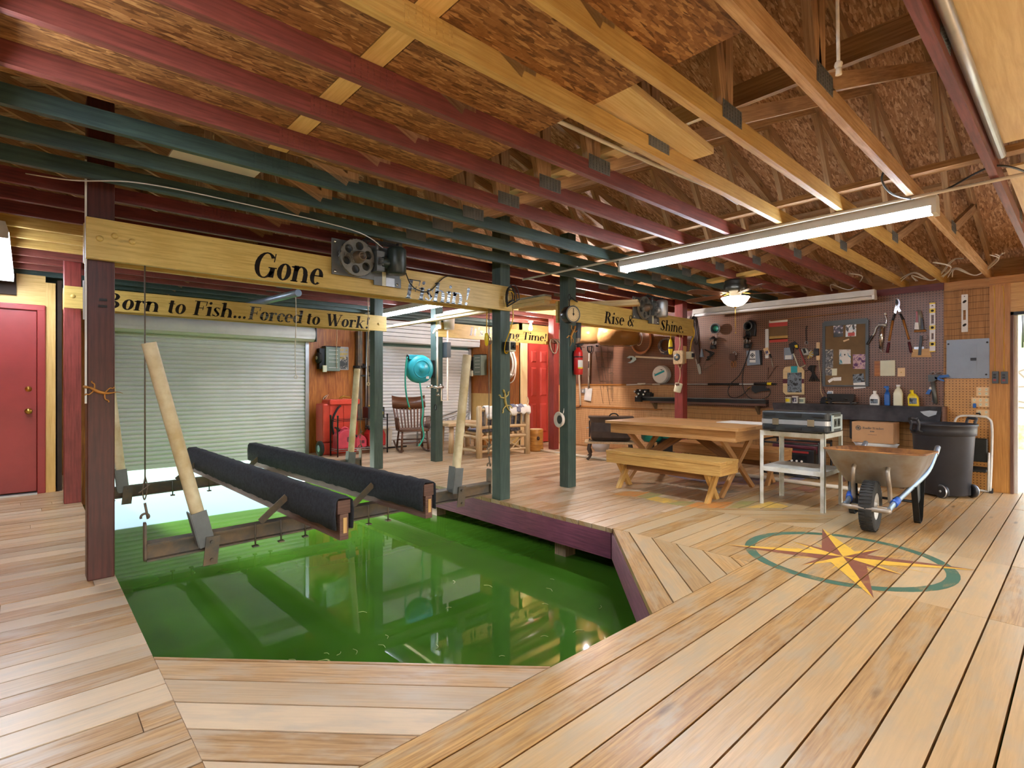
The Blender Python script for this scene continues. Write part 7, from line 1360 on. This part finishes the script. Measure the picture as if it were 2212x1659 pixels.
t=thing('slot_plate','pair of small dark slots on the big brown post','plate',(.345,4.180,1.72)); part(t,'slot','ink_black',lambda m:(m.b2(-.01,.03,-.006,-.0005,.02,.035),m.b2(-.015,.03,-.006,-.0005,-.02,-.005)))
# cords, switch and buoy by the slip edge post
t=thing('cord_coil','coil of black and yellow cord hung on the right end of the big sign beam','cord',(3.73,4.12,2.10)); part(t,'loops','wire_black',lambda m:[m.tube([((.045+.01*i)*math.cos(x*PI/11)+.012*math.sin(i*2),-.012*i-.01,(.10+.012*i)*math.sin(x*PI/11)+.01*math.cos(i*3)) for x in range(14)],.0055,6,closed=True) for i in range(5)]); part(t,'yellow_loop','yellow_cord',lambda m:(m.tube([(.07*math.cos(x*PI/11),-.03,.11*math.sin(x*PI/11)-.02) for x in range(14)],.005,6,closed=True),m.tube(spline([(.03,-.03,-.1),(.035,-.025,-.2),(-.01,-.02,-.34),(-.045,-.0,-.45),(-.04,.02,-.54),(.0,.03,-.555),(.03,.03,-.52)],6),.006,6)))
t=thing('switch_unit','pale switch unit with a black dial on the slip edge post','switch',(3.745,4.166,1.61)); part(t,'case','cream_plastic',lambda m:m.b2(-.04,.05,-.085,-.001,-.05,.06),bevel=.005); part(t,'dial','black_plastic',lambda m:(m.b2(-.025,.04,-.095,-.0855,-.03,.045),m.lathe([(.018,0),(.015,.02),(.001,.02)],(.008,-.095,.0),(0,-1,0),14))); part(t,'hood','black_rubber',lambda m:m.b2(-.06,-.041,-.08,-.001,-.04,.05))
t=thing('yellow_float','yellow oval float hanging beside the slip edge post','float',(3.56,4.28,1.69)); part(t,'float','yellow_plastic',lambda m:m.lathe([(.001,.07),(.02,.06),(.03,.0),(.02,-.06),(.001,-.075)],seg=14,sy=.5)); part(t,'cord','yellow_cord',lambda m:m.tube([(0,0,.07),(.004,0,.29)],.005,6)); part(t,'hook','steel_grey',lambda m:m.tube(spline([(.0,0,.0),(.05,0,.02),(.06,0,-.04),(.03,0,-.05)],4),.006,6))
# life ring, closet texts
t=thing('life_ring','white life ring with a rope hanging on the closet wall','life ring',(7.23,8.12,1.62),-PI/2); part(t,'ring','ring_white',lambda m:m.tube([(.30*math.cos(a*PI/18),0,.30*math.sin(a*PI/18)) for a in range(36)],.055,12,closed=True,squash=.8)); part(t,'band','paper_white',lambda m:[m.tube([(.30*math.cos(a+d),0,.30*math.sin(a+d)) for d in (-.12,0,.12)],.0575,12,squash=.8) for a in (.8,2.35,3.9,5.5)]); part(t,'rope','rope_white',lambda m:m.tube(spline([(.1,-.03,.55),(.2,-.03,.40),(.34,-.04,.2),(.39,-.04,-.05),(.34,-.04,-.3),(.2,-.04,-.38),(.1,-.04,-.3)],6),.010,8))
t=thing('antler_rack','pair of dark antler shaped hooks on the red post by the coral door','hooks',(7.23,6.72,1.98)); part(t,'plate','leather',lambda m:m.b2(-.1,.1,-.025,-.001,.0,.08)); part(t,'hook','steel_dark',lambda m:[m.tube(spline([(s_*.04,-.03,.05),(s_*.03,-.10,.0),(s_*.06+.0,-.12,-.12),(s_*.10,-.11,-.2),(s_*.16,-.08,-.16),(s_*.19,-.06,-.02),(s_*.15,-.05,.06)],5),.012,8) for s_ in (-1,1)])
t=thing('paper_lantern_dish','white dish with a dark centre hanging on the extinguisher post','dish',(4.668,4.22,.80)); part(t,'dish','ring_white',lambda m:m.lathe([(.04,.0),(.075,.02),(.095,.06),(.09,.07),(.06,.05),(.03,.02)],(0.015,0,0),(-1,.25,0),22)); part(t,'centre','ink_black',lambda m:m.lathe([(.001,.05),(.05,.05)],(0.015,0,0),(-1,.25,0),18)); part(t,'cord','rope_white',lambda m:m.tube(spline([(.01,-.01,.07),(.03,-.02,.2),(.035,-.03,.5)],4),.005,6))
# hanging basket nets lit from behind
for lb,x,y,r,h,z in (('wide amber hanging net basket under the Rise and Shine beam, nearer the table',7.3,5.33,.36,.30,1.85),('smaller amber hanging net basket behind the fire extinguisher post',7.35,6.02,.24,.28,1.93)):
    t=thing('hanging_basket',lb,'basket',(x,y,z),0,'hanging baskets'); part(t,'bowl','amber_glass',lambda m:m.lathe([(.001,-.0),(r*.5,.0),(r*.85,.02),(r*.97,.07),(r,h*.6),(r*.94,h),(r*.9,h),(r*.96,h*.6),(r*.92,.08),(r*.8,.03),(.001,.012)],seg=32)); part(t,'cord','rope_tan',lambda m:[m.tube([(r*.9*math.cos(a),r*.9*math.sin(a),h),(0,(-.15 if y<5.5 else -.04),2.435-z)],.004,5) for a in (.5,2.6,4.7)])
# ================================================================ floating weed on the water
rw=random.Random(9)
def weed(label,pts):
    m=MB()
    for x,y in pts:
        a=rw.uniform(0,PI); L=rw.uniform(.015,.05); m.tube(spline([(x,y,-.4285),(x+L*math.cos(a),y+L*math.sin(a),-.428),(x+1.8*L*math.cos(a+.4),y+1.8*L*math.sin(a+.4),-.4285)],3),.0018,5)
    o=m.build('floating_grass',M['weed']); o['kind']='stuff'; return tag(o,label,'grass')
paint('weed','b9c878',.5,.2); 
weed('loose grass blades floating on the green water near the deck corner',[(rw.gauss(1.0,.28),rw.gauss(3.0,.09)) for _ in range(60)]+[(rw.uniform(1.5,3.3),rw.uniform(2.2,3.6)) for _ in range(14)])
